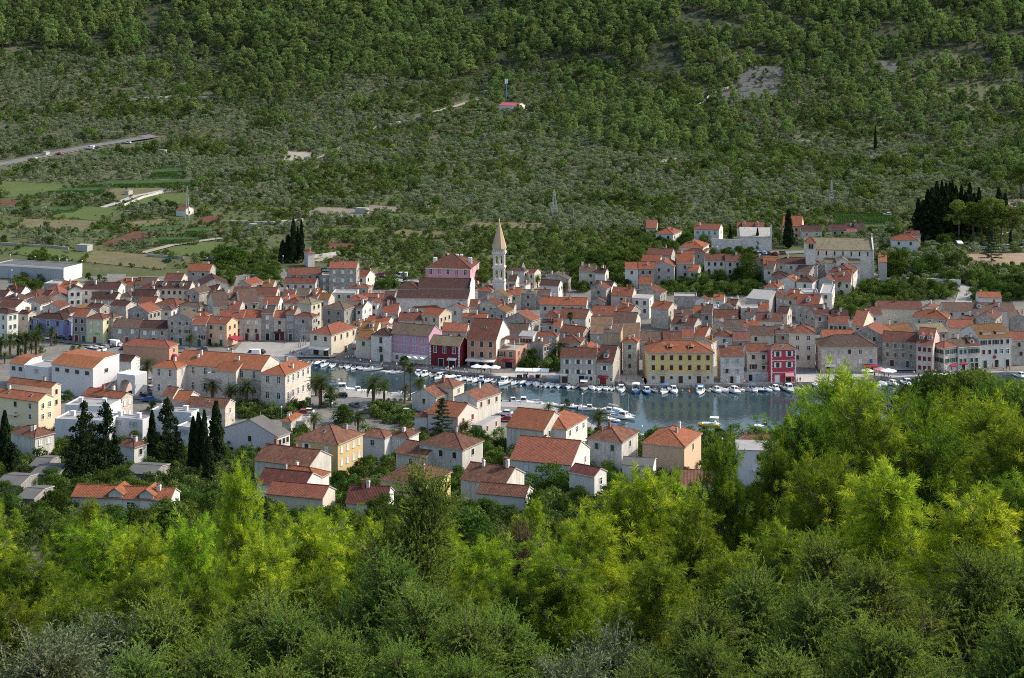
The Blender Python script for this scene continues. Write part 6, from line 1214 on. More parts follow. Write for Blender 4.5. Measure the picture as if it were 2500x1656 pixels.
# foreground pines: whorled limbs, shoots, needles
def needles(P, D, n, L, w, spread=(.35, 1.0), back=.16):
 T = len(P); A = unit(np.cross(D, rnd3(T))); B = np.cross(D, A)
 t = RNG.uniform(-back, .015, (T, n, 1)); ph = RNG.uniform(0, 2 * np.pi, (T, n, 1)); al = RNG.uniform(*spread, (T, n, 1)) * (1 - .55 * (t > -.02))
 d = np.cos(al) * D[:, None] + np.sin(al) * (np.cos(ph) * A[:, None] + np.sin(ph) * B[:, None]); d = unit(d + np.array([0, 0, .03])); b_ = P[:, None] + D[:, None] * t; l = L * RNG.uniform(.7, 1.1, (T, n, 1))
 u = unit(np.cross(d, RNG.normal(size=d.shape))) * w; tip = b_ + d * l - np.array([0, 0, .012]); m = b_ + d * l * .55
 return np.stack([b_, m + u, tip, m - u], 2).reshape(-1, 4, 3)
def conifer_skeleton(Ht, rad, nl, top=.2, sub=7, rise=(.35, 1.05), z0=.15, twigs=4):
 seg, P, D = [], [], []; ax = [np.array([0, 0, -.6])]
 for i in range(1, 8): ax.append(np.array([RNG.normal(0, .05) * i ** .5, RNG.normal(0, .05) * i ** .5, Ht * i / 7.0]))
 for i in range(7): seg.append((ax[i], ax[i + 1], .085 * (1 - i / 7.6), .085 * (1 - (i + 1) / 7.6)))
 tt = np.sort(RNG.random(nl) ** .8) * (1 - z0) + z0
 for i, t in enumerate(tt):
  k = min(int(t * 7), 6); p = np.array([ax[k][0], ax[k][1], Ht * t]); a = i * 2.4 + RNG.uniform(-.4, .4); el = rise[0] + (rise[1] - rise[0]) * t + RNG.normal(0, .15); Lb = rad * ((1 - t) ** .7 + top) * RNG.uniform(.6, 1.15)
  d = np.array([math.cos(a) * math.cos(el), math.sin(a) * math.cos(el), math.sin(el)]); q = p
  for s in range(4):
   d = unit((d + np.array([0, 0, .10]) + .16 * rnd3(1)[0])[None])[0]; n_ = q + d * Lb / 4; seg.append((q, n_, .028 * (1 - s / 5) * (1.3 - t), .028 * (1 - (s + 1) / 5) * (1.3 - t)))
   for j in range(sub if s else max(1, sub // 3)):
    f = unit((d * RNG.uniform(.2, 1) + .95 * rnd3(1)[0] + np.array([0, 0, .15]))[None])[0]; b_ = q + (n_ - q) * RNG.random(); ln = RNG.uniform(.18, .5) * (1.1 - t * .4); e = b_ + f * ln; seg.append((b_, e, .008, .004))
    for r in range(twigs):
     g = unit((f + .85 * rnd3(1)[0] + np.array([0, 0, .15]))[None])[0]; h0 = b_ + f * ln * RNG.uniform(.4, 1); e2 = h0 + g * RNG.uniform(.08, .24); P.append(e2); D.append(g)
    P.append(e); D.append(f)
   q = n_
  P.append(q); D.append(d)
 for z in np.linspace(0, .35, 6): P.append(ax[-1] - np.array([0, 0, z])); D.append(unit((np.array([0, 0, 1.]) + .5 * rnd3(1)[0])[None])[0])
 return seg, np.array(P), np.array(D)
for k in range(3):      # height 5
 seg, P, D = conifer_skeleton(5.0, 1.55, 44, .24, 4, twigs=2); nd, tv, wd_ = needles(P, D, 40, .11, .0036, (.45, 1.45), .07), np.repeat(RNG.random(len(P)) ** 1.5, 40), boxes(seg)
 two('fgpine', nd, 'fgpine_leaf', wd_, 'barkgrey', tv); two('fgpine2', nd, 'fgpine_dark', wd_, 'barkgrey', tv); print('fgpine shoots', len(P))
for k in range(2):      # juniper (height 4): short scale-leaved sprays
 seg, P, D = conifer_skeleton(4.0, 1.15, 46, .25, 7, (.5, 1.2), .03, twigs=3); two('juniper', np.concatenate([needles(P, D, 26, .028, .0045, (.2, .9), .17), needles(P, D, 7, .05, .0045, (.3, .8), .15)]), 'juniper_leaf', boxes(seg), 'bark', np.concatenate([np.repeat(q, n) for q in [RNG.random(len(P))] for n in (26, 7)]))
seg, P, D = conifer_skeleton(3.5, .9, 30, .25, 6, (.6, 1.2), .05, twigs=3); two('deadtree', needles(P, D, 9, .05, .003, (.3, 1.2), .2), 'dead_leaf', boxes(seg), 'bark')
for k in range(2):      # olive branches close by (height 2.6)
 seg, P, D = conifer_skeleton(2.6, 1.1, 34, .4, 6, (.6, 1.25), .02, twigs=3); two('fgolive', needles(P, D, 15, .058, .0062, (.4, 1.1), .24), 'silver_leaf', boxes(seg), 'barkgrey')

# ------------------------------------------------------------------ telling repeats apart: a phrase that places each one by its nearest house
_used = set(); _HL = []
def _cache():
 if _HL: return
 for lb, (r, W, D, h) in HOUSES.items():
  c = LM(r) @ Vector((W / 2, D / 2, 0)); _HL.append((lb, c.x, c.y))
def short(lb): return lb
def place(P, phrase, most=16):
 """phrase + relation + house label, never used before"""
 _cache(); px = P.x / P.y * F
 cand = sorted(_HL, key=lambda q: (q[1] - P.x) ** 2 + (q[2] - P.y) ** 2)[:40]
 for lb, x, y in cand:
  dx, dy = P.x - x, P.y - y
  rel = ('behind' if dy > 0 else 'in front of') if abs(dy) > abs(dx) * 1.2 else ('right of' if dx > 0 else 'left of')
  s = f'{phrase} {rel} the {lb}'; 
  if len(s.split()) <= most and s not in _used: _used.add(s); return s
 for lb, x, y in cand:
  s = f'{phrase} near the {lb}'
  if len(s.split()) <= most and s not in _used: _used.add(s); return s
 return f'{phrase} among many others in the town gardens'
TN = {'broad': ('garden_tree', 'green tree', 'tree', 7.0), 'bush': ('bush', 'green bush', 'bush', 3.0), 'cypress': ('cypress', 'dark cypress', 'cypress', 10.0), 'conifer': ('conifer', 'broad dark conifer', 'conifer', 13.0), 'cedar': ('cedar', 'layered conifer', 'conifer', 9.6), 'palm': ('palm_tree', 'date palm', 'palm', 7.3), 'fanpalm': ('fan_palm', 'tall fan palm', 'palm', 9.6),
  'umbrella': ('pine_tree', 'umbrella pine', 'pine', 12.0), 'stonepine': ('pine_tree', 'bright green pine', 'pine', 12.0), 'fgpine': ('pine_tree', 'pine', 'pine', 5.2), 'fgpine2': ('pine_tree', 'pine', 'pine', 5.2), 'juniper': ('juniper', 'juniper', 'juniper', 4.2), 'deadtree': ('dead_tree', 'brown dead tree', 'tree', 3.7), 'fgolive': ('olive_bush', 'olive bush', 'olive', 2.7)}
_kh = {}
def key_h(me):
 if me.name not in _kh:
  a = np.empty(len(me.vertices) * 3, dtype=np.float32); me.vertices.foreach_get('co', a); _kh[me.name] = float(np.percentile(a[2::3], 99.9))
 return _kh[me.name]
def plant(kind, P, height, wide=1.0, label=None, group=None, phrase=None):
 nm, ph, cat, H0 = TN[kind]; v = PROTO[kind][random.randrange(len(PROTO[kind]))]; s = height / key_h(v[0])
 root = thing(nm, label or place(P, phrase or ph), cat, P, random.uniform(0, 6.283), group); root.scale = (s * wide, s * wide, s)
 put('crown', v[0], root); put('trunk', v[1], root); return root
def by_px(kind, t, x, yb, yt, wide=1.0, **kw):
 P = solve(sx(t, x), sy(t, yb), 0, 300); hgt = max(1.2, (yb - yt) / (3.92 if t != 'S' else 1) / (F / P.y)); return plant(kind, P, hgt, wide, **kw)
TREES = {
 'broad': [('T1', 430, 300, 180, 1), ('T1', 200, 375, 295, 1), ('T1', 330, 410, 345, 1.2), ('T1', 850, 345, 255, 1), ('T1', 950, 345, 275, 1), ('T1', 1000, 350, 300, 1.2), ('T1', 350, 145, 40, 1.5), ('T1', 420, 140, 60, 1.2), ('T2', 560, 385, 290, 1.1), ('T2', 640, 395, 310, 1), ('T2', 480, 320, 245, 1), ('T2', 600, 205, 40, 1.4), ('T2', 690, 190, 10, 1.3), ('T2', 900, 330, 190, 1), ('T2', 960, 300, 180, 1.2), ('T2', 1040, 290, 190, 1.2), ('T2', 1085, 430, 280, .9), ('T2', 920, 110, 60, 1.4), ('T2', 1700, 130, 30, 1.2), ('T2', 1850, 110, 10, 1.2), ('T2', 1940, 130, 40, 1.2),
 ('T3', 560, 410, 320, 1.2), ('T3', 640, 400, 330, 1.2), ('T3', 480, 410, 340, 1.2), ('T3', 740, 370, 310, 1), ('T3', 620, 265, 190, 1.2), ('T3', 700, 265, 190, 1.2), ('T3', 1470, 400, 210, 1), ('T4', 1000, 340, 250, 1), ('T4', 870, 440, 330, 1.2), ('T4', 900, 360, 240, 1.3), ('T4', 830, 290, 130, 1), ('T4', 1170, 410, 290, 1.1), ('T4', 1060, 200, 30, 1.1), ('T4', 960, 180, 60, 1.2), ('T4', 780, 210, 90, 1.2), ('T4', 1300, 410, 320, 1.1), ('T4', 1350, 400, 330, 1.1), ('T4', 1160, 300, 200, 1.1), ('T4', 390, 1150, 980, .8), ('T4', 340, 1180, 1080, 1.5),
 ('T5', 620, 370, 220, 1.1), ('T5', 430, 400, 260, 1.2), ('T5', 250, 380, 290, 1.2), ('T5', 150, 430, 320, 1.2), ('T5', 330, 410, 300, 1.2), ('T5', 70, 480, 400, 1.1), ('T5', 880, 350, 70, .9), ('T5', 820, 340, 190, 1), ('T5', 930, 420, 320, 1.2), ('T5', 760, 460, 370, 1.3), ('T5', 640, 460, 370, 1.3), ('T5', 860, 480, 390, 1.3), ('T5', 990, 440, 350, 1.2), ('T5', 540, 490, 420, 1.2), ('T5', 460, 480, 380, 1.2), ('T5', 700, 100, 10, 1.2), ('T5', 800, 90, 0, 1.2), ('T5', 900, 100, 20, 1.2), ('T5', 1340, 660, 590, 1.3),
 ('T6', 760, 310, 30, 1), ('T6', 690, 320, 100, 1.1), ('T6', 1060, 310, 80, 1.1), ('T6', 960, 320, 110, 1), ('T6', 1290, 255, 60, 1), ('T6', 1270, 360, 230, 1), ('T6', 900, 400, 290, 1), ('T6', 780, 500, 330, 1.1), ('T6', 640, 500, 360, 1.1), ('T6', 480, 490, 390, 1.3), ('T6', 300, 480, 380, 1.1), ('T6', 410, 470, 360, 1.1), ('T6', 1080, 480, 320, .9), ('T6', 1170, 500, 400, 1.2), ('T6', 1300, 440, 350, 1), ('T6', 300, 700, 570, 1.2), ('T6', 690, 745, 600, 1.2), ('T6', 790, 735, 590, 1.2), ('T6', 1020, 330, 240, .9), ('T6', 100, 640, 550, 1.2), ('T6', 180, 650, 560, 1.2), ('T6', 430, 610, 520, 1.2), ('T6', 530, 600, 500, 1.2), ('T6', 1480, 520, 400, 1.3), ('T6', 1570, 450, 330, 1.3), ('T6', 1700, 470, 340, 1.4), ('T6', 1830, 500, 350, 1.3), ('T6', 1930, 520, 380, 1.3), ('T6', 1450, 360, 230, 1.1), ('T6', 1620, 380, 280, 1.5), ('T6', 1800, 390, 270, 1.5), ('T6', 1920, 400, 280, 1.5), ('T6', 1000, 60, -30, 1),
 ('U6', 690, 480, 340, 1.2), ('U6', 860, 505, 360, 1.2), ('U6', 440, 480, 380, 1.2), ('U6', 560, 520, 420, 1.2), ('U6', 200, 610, 490, 1.3), ('U6', 100, 650, 520, 1.3), ('U6', 60, 760, 660, 1), ('U6', 330, 490, 390, 1.2), ('U6', 1200, 580, 470, 1.2), ('U6', 1300, 590, 480, 1.2), ('U6', 1100, 590, 500, 1.1), ('U7', 1190, 740, 590, 1.1), ('U7', 1270, 700, 590, 1), ('U7', 950, 730, 650, 1.3), ('U7', 700, 640, 540, 1.4), ('U7', 400, 640, 560, 1.5), ('U7', 160, 630, 570, 1.3),
 ('L1', 650, 400, 285, 1), ('L1', 1660, 480, 365, 1.3), ('L1', 1450, 480, 390, 1.1), ('L1', 200, 860, 700, 1.1), ('L1', 290, 930, 760, 1.1), ('L1', 610, 890, 740, 1.1), ('L1', 540, 1050, 940, 1.1), ('L1', 1080, 1130, 1000, 1), ('L1', 700, 1050, 900, 1), ('L1', 500, 1290, 1080, 1.1), ('L1', 600, 1230, 1120, 1.1), ('L1', 60, 1250, 1160, 1.3), ('L2', 100, 480, 370, 1.4), ('L2', 440, 560, 430, 1.1), ('L2', 590, 600, 460, .9), ('L2', 1580, 450, 330, 1.2), ('L2', 640, 870, 760, 1), ('L2', 1210, 870, 780, 1.1), ('L2', 1720, 610, 420, .9), ('L2', 1790, 600, 470, 1), ('L2', 1700, 1160, 1050, 1.2), ('L2', 1900, 1080, 930, 1.1), ('L2', 590, 1000, 840, 1),
 ('L3', 140, 620, 430, 1), ('L3', 400, 1040, 900, 1), ('L3', 560, 1040, 910, 1), ('L3', 130, 1180, 1050, 1.1), ('L3', 320, 1180, 1010, 1), ('L3', 230, 1160, 1020, 1), ('L3', 1250, 1200, 1010, 1), ('L3', 1320, 1260, 1130, 1), ('L3', 1520, 950, 780, 1.1), ('L3', 1600, 880, 760, 1.1), ('L3', 1660, 1020, 920, 1), ('L3', 800, 580, 480, 1.2), ('L3', 1830, 790, 620, 1), ('L3', 1920, 800, 640, 1), ('L4', 570, 1270, 985, 1.25), ('L4', 380, 1230, 1080, 1.2), ('L4', 750, 1240, 1060, 1.1), ('L4', 310, 800, 610, 1.1), ('L4', 1020, 1010, 840, 1), ('L4', 1110, 1150, 960, 1), ('L4', 780, 900, 760, 1.1), ('L4', 740, 790, 680, .9), ('L4', 860, 800, 680, .9), ('L4', 1390, 980, 840, 1.1), ('L4', 1180, 950, 850, 1), ('L4', 720, 450, 365, .8), ('L5', 450, 900, 810, 1), ('L3', 700, 600, 520, 1.3)],
 'bush': [('T4', 600, 1200, 1100, 1), ('T4', 520, 1190, 1110, 1.1), ('T4', 650, 1200, 1110, 1), ('T4', 430, 1180, 1090, 1), ('T4', 300, 1170, 1090, 1), ('T4', 240, 1150, 1090, 1), ('T1', 400, 1030, 960, .8), ('T1', 540, 950, 890, .8), ('T1', 700, 1010, 950, .9), ('T1', 760, 990, 940, .9), ('T2', 450, 960, 930, 1), ('T2', 500, 965, 935, 1), ('T2', 550, 965, 935, 1), ('L3', 500, 500, 465, .9), ('L3', 570, 490, 460, .9), ('L3', 670, 480, 450, .9), ('L3', 580, 400, 378, 1.2), ('L3', 640, 400, 372, 1.2), ('L3', 705, 400, 372, 1), ('L3', 780, 395, 375, 1), ('L2', 800, 550, 480, 1), ('L2', 900, 560, 470, 1.2), ('L2', 1000, 560, 470, 1.2), ('L2', 1100, 550, 450, 1.2), ('L2', 1180, 520, 440, 1.2), ('L2', 860, 600, 490, 1), ('L3', 840, 640, 590, 1.2), ('L3', 630, 600, 550, 1.4), ('L3', 540, 600, 560, 1.3), ('L4', 255, 540, 470, 1.2), ('L4', 960, 790, 690, 1), ('L3', 700, 1080, 1010, 1.1), ('L3', 1180, 1130, 1030, 1.3)],
 'cypress': [('S', 716, 642, 532, .8), ('S', 736, 642, 537, .65), ('S', 727, 640, 552, .6), ('S', 690, 640, 585, 1.6), ('S', 704, 640, 572, 1.4), ('U6', 1110, 515, 270, .75), ('U6', 1245, 505, 300, .85), ('U6', 1370, 525, 298, .8), ('U6', 1665, 495, 118, 1.15), ('S', 2137, 374, 305, .5),
 ('U7', 950, 640, 245, 1), ('U7', 1040, 650, 165, 1), ('U7', 1125, 650, 85, .9), ('U7', 1175, 640, 75, .6), ('U7', 1215, 640, 100, .8), ('U7', 1250, 630, 85, .6), ('U7', 1275, 630, 75, .6), ('U7', 1310, 630, 130, .8), ('U7', 1360, 620, 120, .7), ('U7', 1440, 630, 95, .8), ('U7', 1530, 600, 145, .8), ('U7', 1080, 660, 150, 1.2), ('U7', 1000, 660, 300, 1.4), ('U7', 1120, 670, 330, 1.4), ('U7', 1480, 620, 200, 1.2), ('U7', 1400, 620, 190, 1.2), ('U7', 1830, 715, 560, .9), ('U7', 1720, 500, 150, 1.2), ('U7', 1780, 500, 200, 1.2),
 ('L1', 45, 1130, 475, .9), ('L1', 1455, 980, 470, .85), ('L1', 1850, 1090, 530, .75), ('L1', 1900, 1090, 505, .8), ('L1', 1955, 1100, 470, .7), ('L2', 275, 1080, 540, .75), ('L2', 330, 1100, 490, .8), ('L2', 385, 1110, 505, .75), ('L2', 430, 1195, 730, 1.1), ('L2', 500, 1040, 385, 1.1), ('S', 2560, 700, 560, 1)],
 'conifer': [('L1', 800, 1150, 385, .85), ('L1', 1010, 1120, 390, .8), ('L1', 1600, 1010, 355, .85), ('L1', 1690, 1010, 620, .8), ('U7', 1000, 660, 270, 1.2), ('U7', 1150, 665, 215, 1.2), ('U7', 1290, 640, 220, 1.2), ('U7', 1420, 640, 200, 1.1), ('U7', 1540, 620, 230, 1.1), ('U7', 930, 650, 380, 1.2), ('L1', 110, 1130, 780, 1.3), ('L1', 700, 1170, 800, 1.1), ('L1', 1090, 1100, 700, .9), ('L1', 860, 1100, 600, 1)],
 'cedar': [('L3', 1095, 770, 358, .9), ('L1', 1650, 1120, 990, 1.5), ('S', 2420, 640, 560, 1)],
 'palm': [('T1', 95, 1080, 825, 1), ('T1', 170, 1060, 835, 1), ('T1', 245, 1060, 812, 1), ('T1', 345, 1050, 800, 1), ('T1', 372, 900, 745, 1.1), ('T1', 490, 962, 765, .9), ('T1', 45, 1130, 1015, 1.2), ('T1', 5, 1060, 860, 1), ('T1', 200, 1070, 980, 1.3), ('T1', 300, 1060, 930, 1), ('T1', 1470, 930, 838, 1.3), ('T1', 1820, 985, 840, 1), ('T1', 1410, 1330, 1075, .9), ('T1', 910, 1120, 1030, 1.3), ('T1', 1165, 1190, 1050, 1.2), ('T2', 465, 1500, 1262, 1.15), ('T2', 640, 1530, 1325, 1.1), ('T2', 790, 1550, 1268, 1.05), ('T2', 1500, 1550, 1225, 1.1), ('T2', 1455, 1440, 1225, 1), ('T3', 435, 1555, 1235, 1), ('T3', 540, 1505, 1272, 1), ('T3', 880, 1440, 1255, 1.2), ('T3', 740, 1510, 1325, .8), ('T3', 30, 1540, 1330, 1.2), ('L2', 1440, 690, 495, 1.2), ('L2', 1860, 700, 480, 1.1), ('L2', 880, 960, 880, 1.3), ('L3', 1320, 740, 578, 1.3), ('L4', 545, 520, 405, 1.3), ('L4', 670, 540, 435, 1.2), ('L4', 1030, 720, 455, 1.05), ('L4', 780, 580, 495, 1.3), ('L4', 920, 1200, 1035, 1.1), ('L1', 210, 1150, 995, 1.2), ('L1', 310, 1260, 1110, 1.3), ('L1', 1800, 1200, 1020, 1.3), ('T4', 705, 480, 345, 1.2), ('T4', 440, 400, 275, 1.1), ('T4', 650, 1110, 905, 1.2), ('L5', 715, 760, 605, .9), ('L5', 350, 1010, 920, 1.3), ('T6', 1260, 880, 800, 1.2), ('T6', 510, 390, 310, 1), ('T4', 2450, 1000, 900, 1), ('L2', 890, 540, 430, 1.3)],
 'fanpalm': [('T3', 735, 1520, 1050, .85), ('T3', 795, 1490, 1120, .85), ('T4', 755, 945, 632, .8), ('T5', 1765, 530, 345, .8)],
 'stonepine': [('U7', 1330, 690, 265, 1), ('U7', 1480, 690, 285, 1.1), ('U7', 1660, 700, 240, 1.15), ('U7', 1840, 710, 345, 1), ('U7', 1560, 700, 330, .9), ('U7', 1740, 700, 320, 1), ('U7', 1250, 640, 350, 1), ('U7', 1930, 260, -60, 1.4), ('U7', 2010, 270, -30, 1.3), ('U7', 1700, 180, -10, 1.2)]}
def _sc(v): return v[0]
for kind, L in TREES.items():
 for t, x, yb, yt, wd_ in L:
  if t == 'T4' and x > 2000: continue
  by_px(kind, t, x, yb, yt, wd_ * {'palm': 1.15, 'conifer': 1.25, 'cypress': 1.3}.get(kind, 1), group={'palm': 'palms of the harbour and gardens', 'cypress': 'dark cypresses', 'broad': 'garden trees of the town', 'bush': 'garden bushes'}.get(kind))
# ------------------------------------------------------------------ slope and forest
HC = []
for lb, (r, W, D, h) in HOUSES.items():
 M = LM(r); c = M @ Vector((W / 2, D / 2, 0)); HC.append((c.x, c.y, r.rotation_euler.z, W / 2, D / 2))
HC = np.array(HC)
def near_house(X, Y, m=1.5):
 X = np.asarray(X, float); Y = np.asarray(Y, float); bad = np.zeros(X.shape, bool)
 for cx, cy, a, w, d in HC:
  dx, dy = X - cx, Y - cy; u = dx * math.cos(a) + dy * math.sin(a); v = -dx * math.sin(a) + dy * math.cos(a); bad |= (np.abs(u) < w + m) & (np.abs(v) < d + m)
 return bad
ROADS = [([(1700, 610), (1820, 622), (1990, 616)], 6), ([(-40, 418), (0, 412), (100, 391), (200, 372), (300, 357), (372, 344)], 9), ([(-40, 408), (0, 402), (100, 381), (200, 362), (300, 347), (372, 336)], 7.5), ([(1060, 275), (1110, 262), (1150, 248), (1190, 243)], 3), ([(1120, 268), (1230, 272), (1300, 270)], 4), ([(640, 400), (760, 395), (840, 358)], 2.5), ([(250, 508), (330, 480), (420, 462)], 3), ([(345, 620), (420, 600), (540, 583)], 3), ([(770, 640), (830, 622)], 3), ([(2280, 600), (2400, 606), (2560, 600)], 6), ([(880, 705), (905, 676), (1000, 690), (1050, 690)], 4), ([(2350, 745), (2362, 710), (2345, 700)], 4)]
ROADW = [([solve(x, y, 0, 300) for x, y in p], w) for p, w in ROADS]
def near_road(X, Y, extra=0):
 bad = np.zeros(np.shape(X), bool)
 for P, w in ROADW:
  for a, b in zip(P[:-1], P[1:]):
   d = b - a; L2 = d.x ** 2 + d.y ** 2; t = np.clip(((X - a.x) * d.x + (Y - a.y) * d.y) / L2, 0, 1); bad |= np.hypot(X - a.x - t * d.x, Y - a.y - t * d.y) < w + extra
 return bad
def vnoise(X, Y, s, seed=0):
 g = np.random.default_rng(seed).random((128, 128)); x, y = X / s + 500, Y / s + 500; i, j = np.floor(x).astype(int), np.floor(y).astype(int); fx, fy = x - i, y - j; fx, fy = fx * fx * (3 - 2 * fx), fy * fy * (3 - 2 * fy)
 a, b, c, d = g[i % 128, j % 128], g[(i + 1) % 128, j % 128], g[i % 128, (j + 1) % 128], g[(i + 1) % 128, (j + 1) % 128]; return (a * (1 - fx) + b * fx) * (1 - fy) + (c * (1 - fx) + d * fx) * fy
def jgrid(y0, y1, s, k=.345, wob=.5):
 ys = np.arange(y0, y1, s); out = []
 for y in ys: xs = np.arange(-k * y - 15, k * y + 15, s); out.append(np.stack([xs, np.full(len(xs), y)], 1))
 P = np.concatenate(out); P += RNG.uniform(-wob * s, wob * s, P.shape); return P[:, 0], P[:, 1]
def topx(X, Y): Z = zt(X, Y); return CX + F * X / Y, YH + F * (CH - Z) / Y
FX = [0, 140, 250, 340, 400, 500, 590, 660, 780, 850, 960, 1060, 1190, 1320, 1450, 1600, 1750, 1830, 1940, 2000, 2100, 2300, 2500]
FY = [125, 130, 150, 145, 110, 105, 190, 240, 250, 200, 195, 210, 185, 140, 140, 190, 165, 130, 150, 200, 215, 260, 290]
TX = [0, 180, 250, 420, 560, 640, 690, 770, 900, 960, 1000, 1170, 1330, 1450, 1500, 1560, 1620, 1900, 1980, 2150, 2200, 2500]; TY = [640, 632, 662, 655, 645, 650, 640, 640, 690, 690, 690, 690, 690, 650, 600, 610, 600, 600, 600, 640, 700, 705]
ELL = [(1480, 275, 190, 75, .75), (1640, 335, 230, 40, .95), (640, 215, 110, 50, .9), (2050, 270, 190, 60, .5), (890, 275, 90, 18, .4), (1230, 225, 40, 40, .5), (700, 310, 60, 30, .4), (2300, 260, 200, 90, .55), (1950, 215, 300, 70, .5), (1180, 245, 40, 14, .5), (2480, 420, 60, 60, .7), (450, 180, 200, 40, .25)]
def inf(X, Y, names=None):
 m = np.zeros(np.shape(X), bool)
 for f, p in zip(FIELDS, FPOLY):
  if names is None or f[4] in names: m |= inpoly(X, Y, p)
 return m
def scatter(name, key, X, Y, S_, label_kind='stuff', seedrot=True):
 """one object of kind stuff whose points carry copies of the prototypes"""
 me = bpy.data.meshes.new(name); n = len(X); co_ = np.stack([X, Y, zt(X, Y) - .1], 1); me.vertices.add(n); me.vertices.foreach_set('co', co_.astype(np.float32).ravel())
 for an, ty, val in (('sc', 'FLOAT', S_), ('rz', 'FLOAT', RNG.uniform(0, 6.283, n) if seedrot else np.zeros(n)), ('idx', 'INT', RNG.integers(0, len(PROTO[key]), n))):
  at = me.attributes.new(an, ty, 'POINT'); at.data.foreach_set('value', np.asarray(val, dtype=np.float32 if ty == 'FLOAT' else np.int32))
 o = put(name, me); c = bpy.data.collections.get('proto_' + key)
 if not c:
  c = bpy.data.collections.new('proto_' + key)
  for i, m in enumerate(PROTO[key]): q = bpy.data.objects.new(f'{key}_source', m); c.objects.link(q)
 g = bpy.data.node_groups.new(name, 'GeometryNodeTree'); g.interface.new_socket('Geometry', in_out='INPUT', socket_type='NodeSocketGeometry'); g.interface.new_socket('Geometry', in_out='OUTPUT', socket_type='NodeSocketGeometry')
 nn = g.nodes.new; gi, go = nn('NodeGroupInput'), nn('NodeGroupOutput'); ip, ci = nn('GeometryNodeInstanceOnPoints'), nn('GeometryNodeCollectionInfo'); ci.inputs[0].default_value = c; ci.inputs[1].default_value = True; ci.inputs[2].default_value = True
 def na(nm, ty): q = nn('GeometryNodeInputNamedAttribute'); q.data_type = ty; q.inputs[0].default_value = nm; return q.outputs[0]
 cx_ = nn('ShaderNodeCombineXYZ'); L = g.links.new; L(na('rz', 'FLOAT'), cx_.inputs[2]); L(gi.outputs[0], ip.inputs['Points']); L(ci.outputs[0], ip.inputs['Instance']); ip.inputs['Pick Instance'].default_value = True
 L(na('idx', 'INT'), ip.inputs['Instance Index']); L(cx_.outputs[0], ip.inputs['Rotation']); L(na('sc', 'FLOAT'), ip.inputs['Scale']); L(ip.outputs[0], go.inputs[0])
 md = o.modifiers.new('scatter', 'NODES'); md.node_group = g; o['kind'] = 'stuff'; return o
def spread(name, key, X, Y, S_, label, cat, group, most=290, stuffname=None):
 """the ones that show largest as objects of their own, the rest as one stuff object"""
 order = np.argsort(-(S_ / Y)); a, b_ = order[:most], order[most:]
 Z = zt(X, Y)
 for i in a:
  o = put(name, PROTO[key][RNG.integers(0, len(PROTO[key]))], None, (X[i], Y[i], Z[i] - .1), RNG.uniform(0, 6.28), float(S_[i])); px, py = CX + F * X[i] / Y[i], YH + F * (CH - Z[i]) / Y[i]
  tag(o, label(px, py), cat, group)
 if len(b_): o = scatter(stuffname, key, X[b_], Y[b_], S_[b_])
# pines
X, Y = jgrid(1130, 1540, 7.3); px, py = topx(X, Y); edge = np.interp(px, FX, FY); gap = vnoise(X, Y, 30, 3)
keep = (py < edge + 12 * (vnoise(X, Y, 12, 4) - .5)) & (gap > .16)
keep &= ~((px > 1560) & (gap < .42) & (py > 30)); keep &= (gap + .25 * vnoise(X, Y, 14, 9)) > .36
keep &= ~((np.abs(px - 440 - .4 * (py - 60)) < 30) & (py > 40) & (py < 150) & (RNG.random(len(X)) < .8))
for p in RPOLY: keep &= ~inpoly(X, Y, p)
X2, Y2 = jgrid(900, 1330, 7.6); qx, qy = topx(X2, Y2); pr = np.full(len(X2), .012) * (qy < 400)
for ex, ey, rx, ry, d in ELL: pr = np.maximum(pr, d * np.exp(-(((qx - ex) / rx) ** 2 + ((qy - ey) / ry) ** 2) ** 2))
k2 = (RNG.random(len(X2)) < pr) & (qy > np.interp(qx, FX, FY)) & ~near_house(X2, Y2, 4) & ~inf(X2, Y2) & ~near_road(X2, Y2, 3)
for p in RPOLY: k2 &= ~inpoly(X2, Y2, p)
PX, PY = np.concatenate([X[keep], X2[k2]]), np.concatenate([Y[keep], Y2[k2]]); PS = (.75 + 1.1 * RNG.random(len(PX)) ** 1.4) * np.where(PY < 1250, .82, 1.0)
def plabel(x, y):
 h_ = 'far left' if x < 500 else 'left' if x < 1000 else 'middle' if x < 1500 else 'right' if x < 2000 else 'far right'
 return f'bright green pine among the scattered pines on the {h_} of the slope' if y > np.interp(x, FX, FY) else f'bright green pine in the front of the hill forest, {h_} part'
spread('pine_tree', 'pine', PX, PY, PS, plabel, 'pine', 'pines of the hillside', 170, 'pine_forest'); print('pines', len(PX))
# undergrowth of the forest, maquis and olive terraces
X, Y = jgrid(1150, 1460, 5.5); px, py = topx(X, Y); k = (py < np.interp(px, FX, FY) + 25) & (RNG.random(len(X)) < .6)
for p in RPOLY: k &= ~(inpoly(X, Y, p) & (RNG.random(len(X)) < .72))
SX, SY, SS = [X[k]], [Y[k]], [RNG.uniform(.6, 1.3, k.sum())]
X, Y = jgrid(640, 1340, 3.2); px, py = topx(X, Y); Z = zt(X, Y); n1, n2, n3 = vnoise(X, Y, 34, 11), vnoise(X, Y, 13, 12), vnoise(X, Y, 60, 13)
ok = (py > np.interp(px, FX, FY)) & (py < np.interp(px, TX, TY) + 4) & ~near_house(X, Y, 2.2) & ~near_road(X, Y, 1)
ok &= ~inf(X, Y)
for p in RPOLY: ok &= ~(inpoly(X, Y, p) & (RNG.random(len(X)) < .75))
terr = .5 + .5 * np.sin(2 * np.pi * (Y / 17 + 3.2 * n1 + .6 * n2))
flatz = py > 505
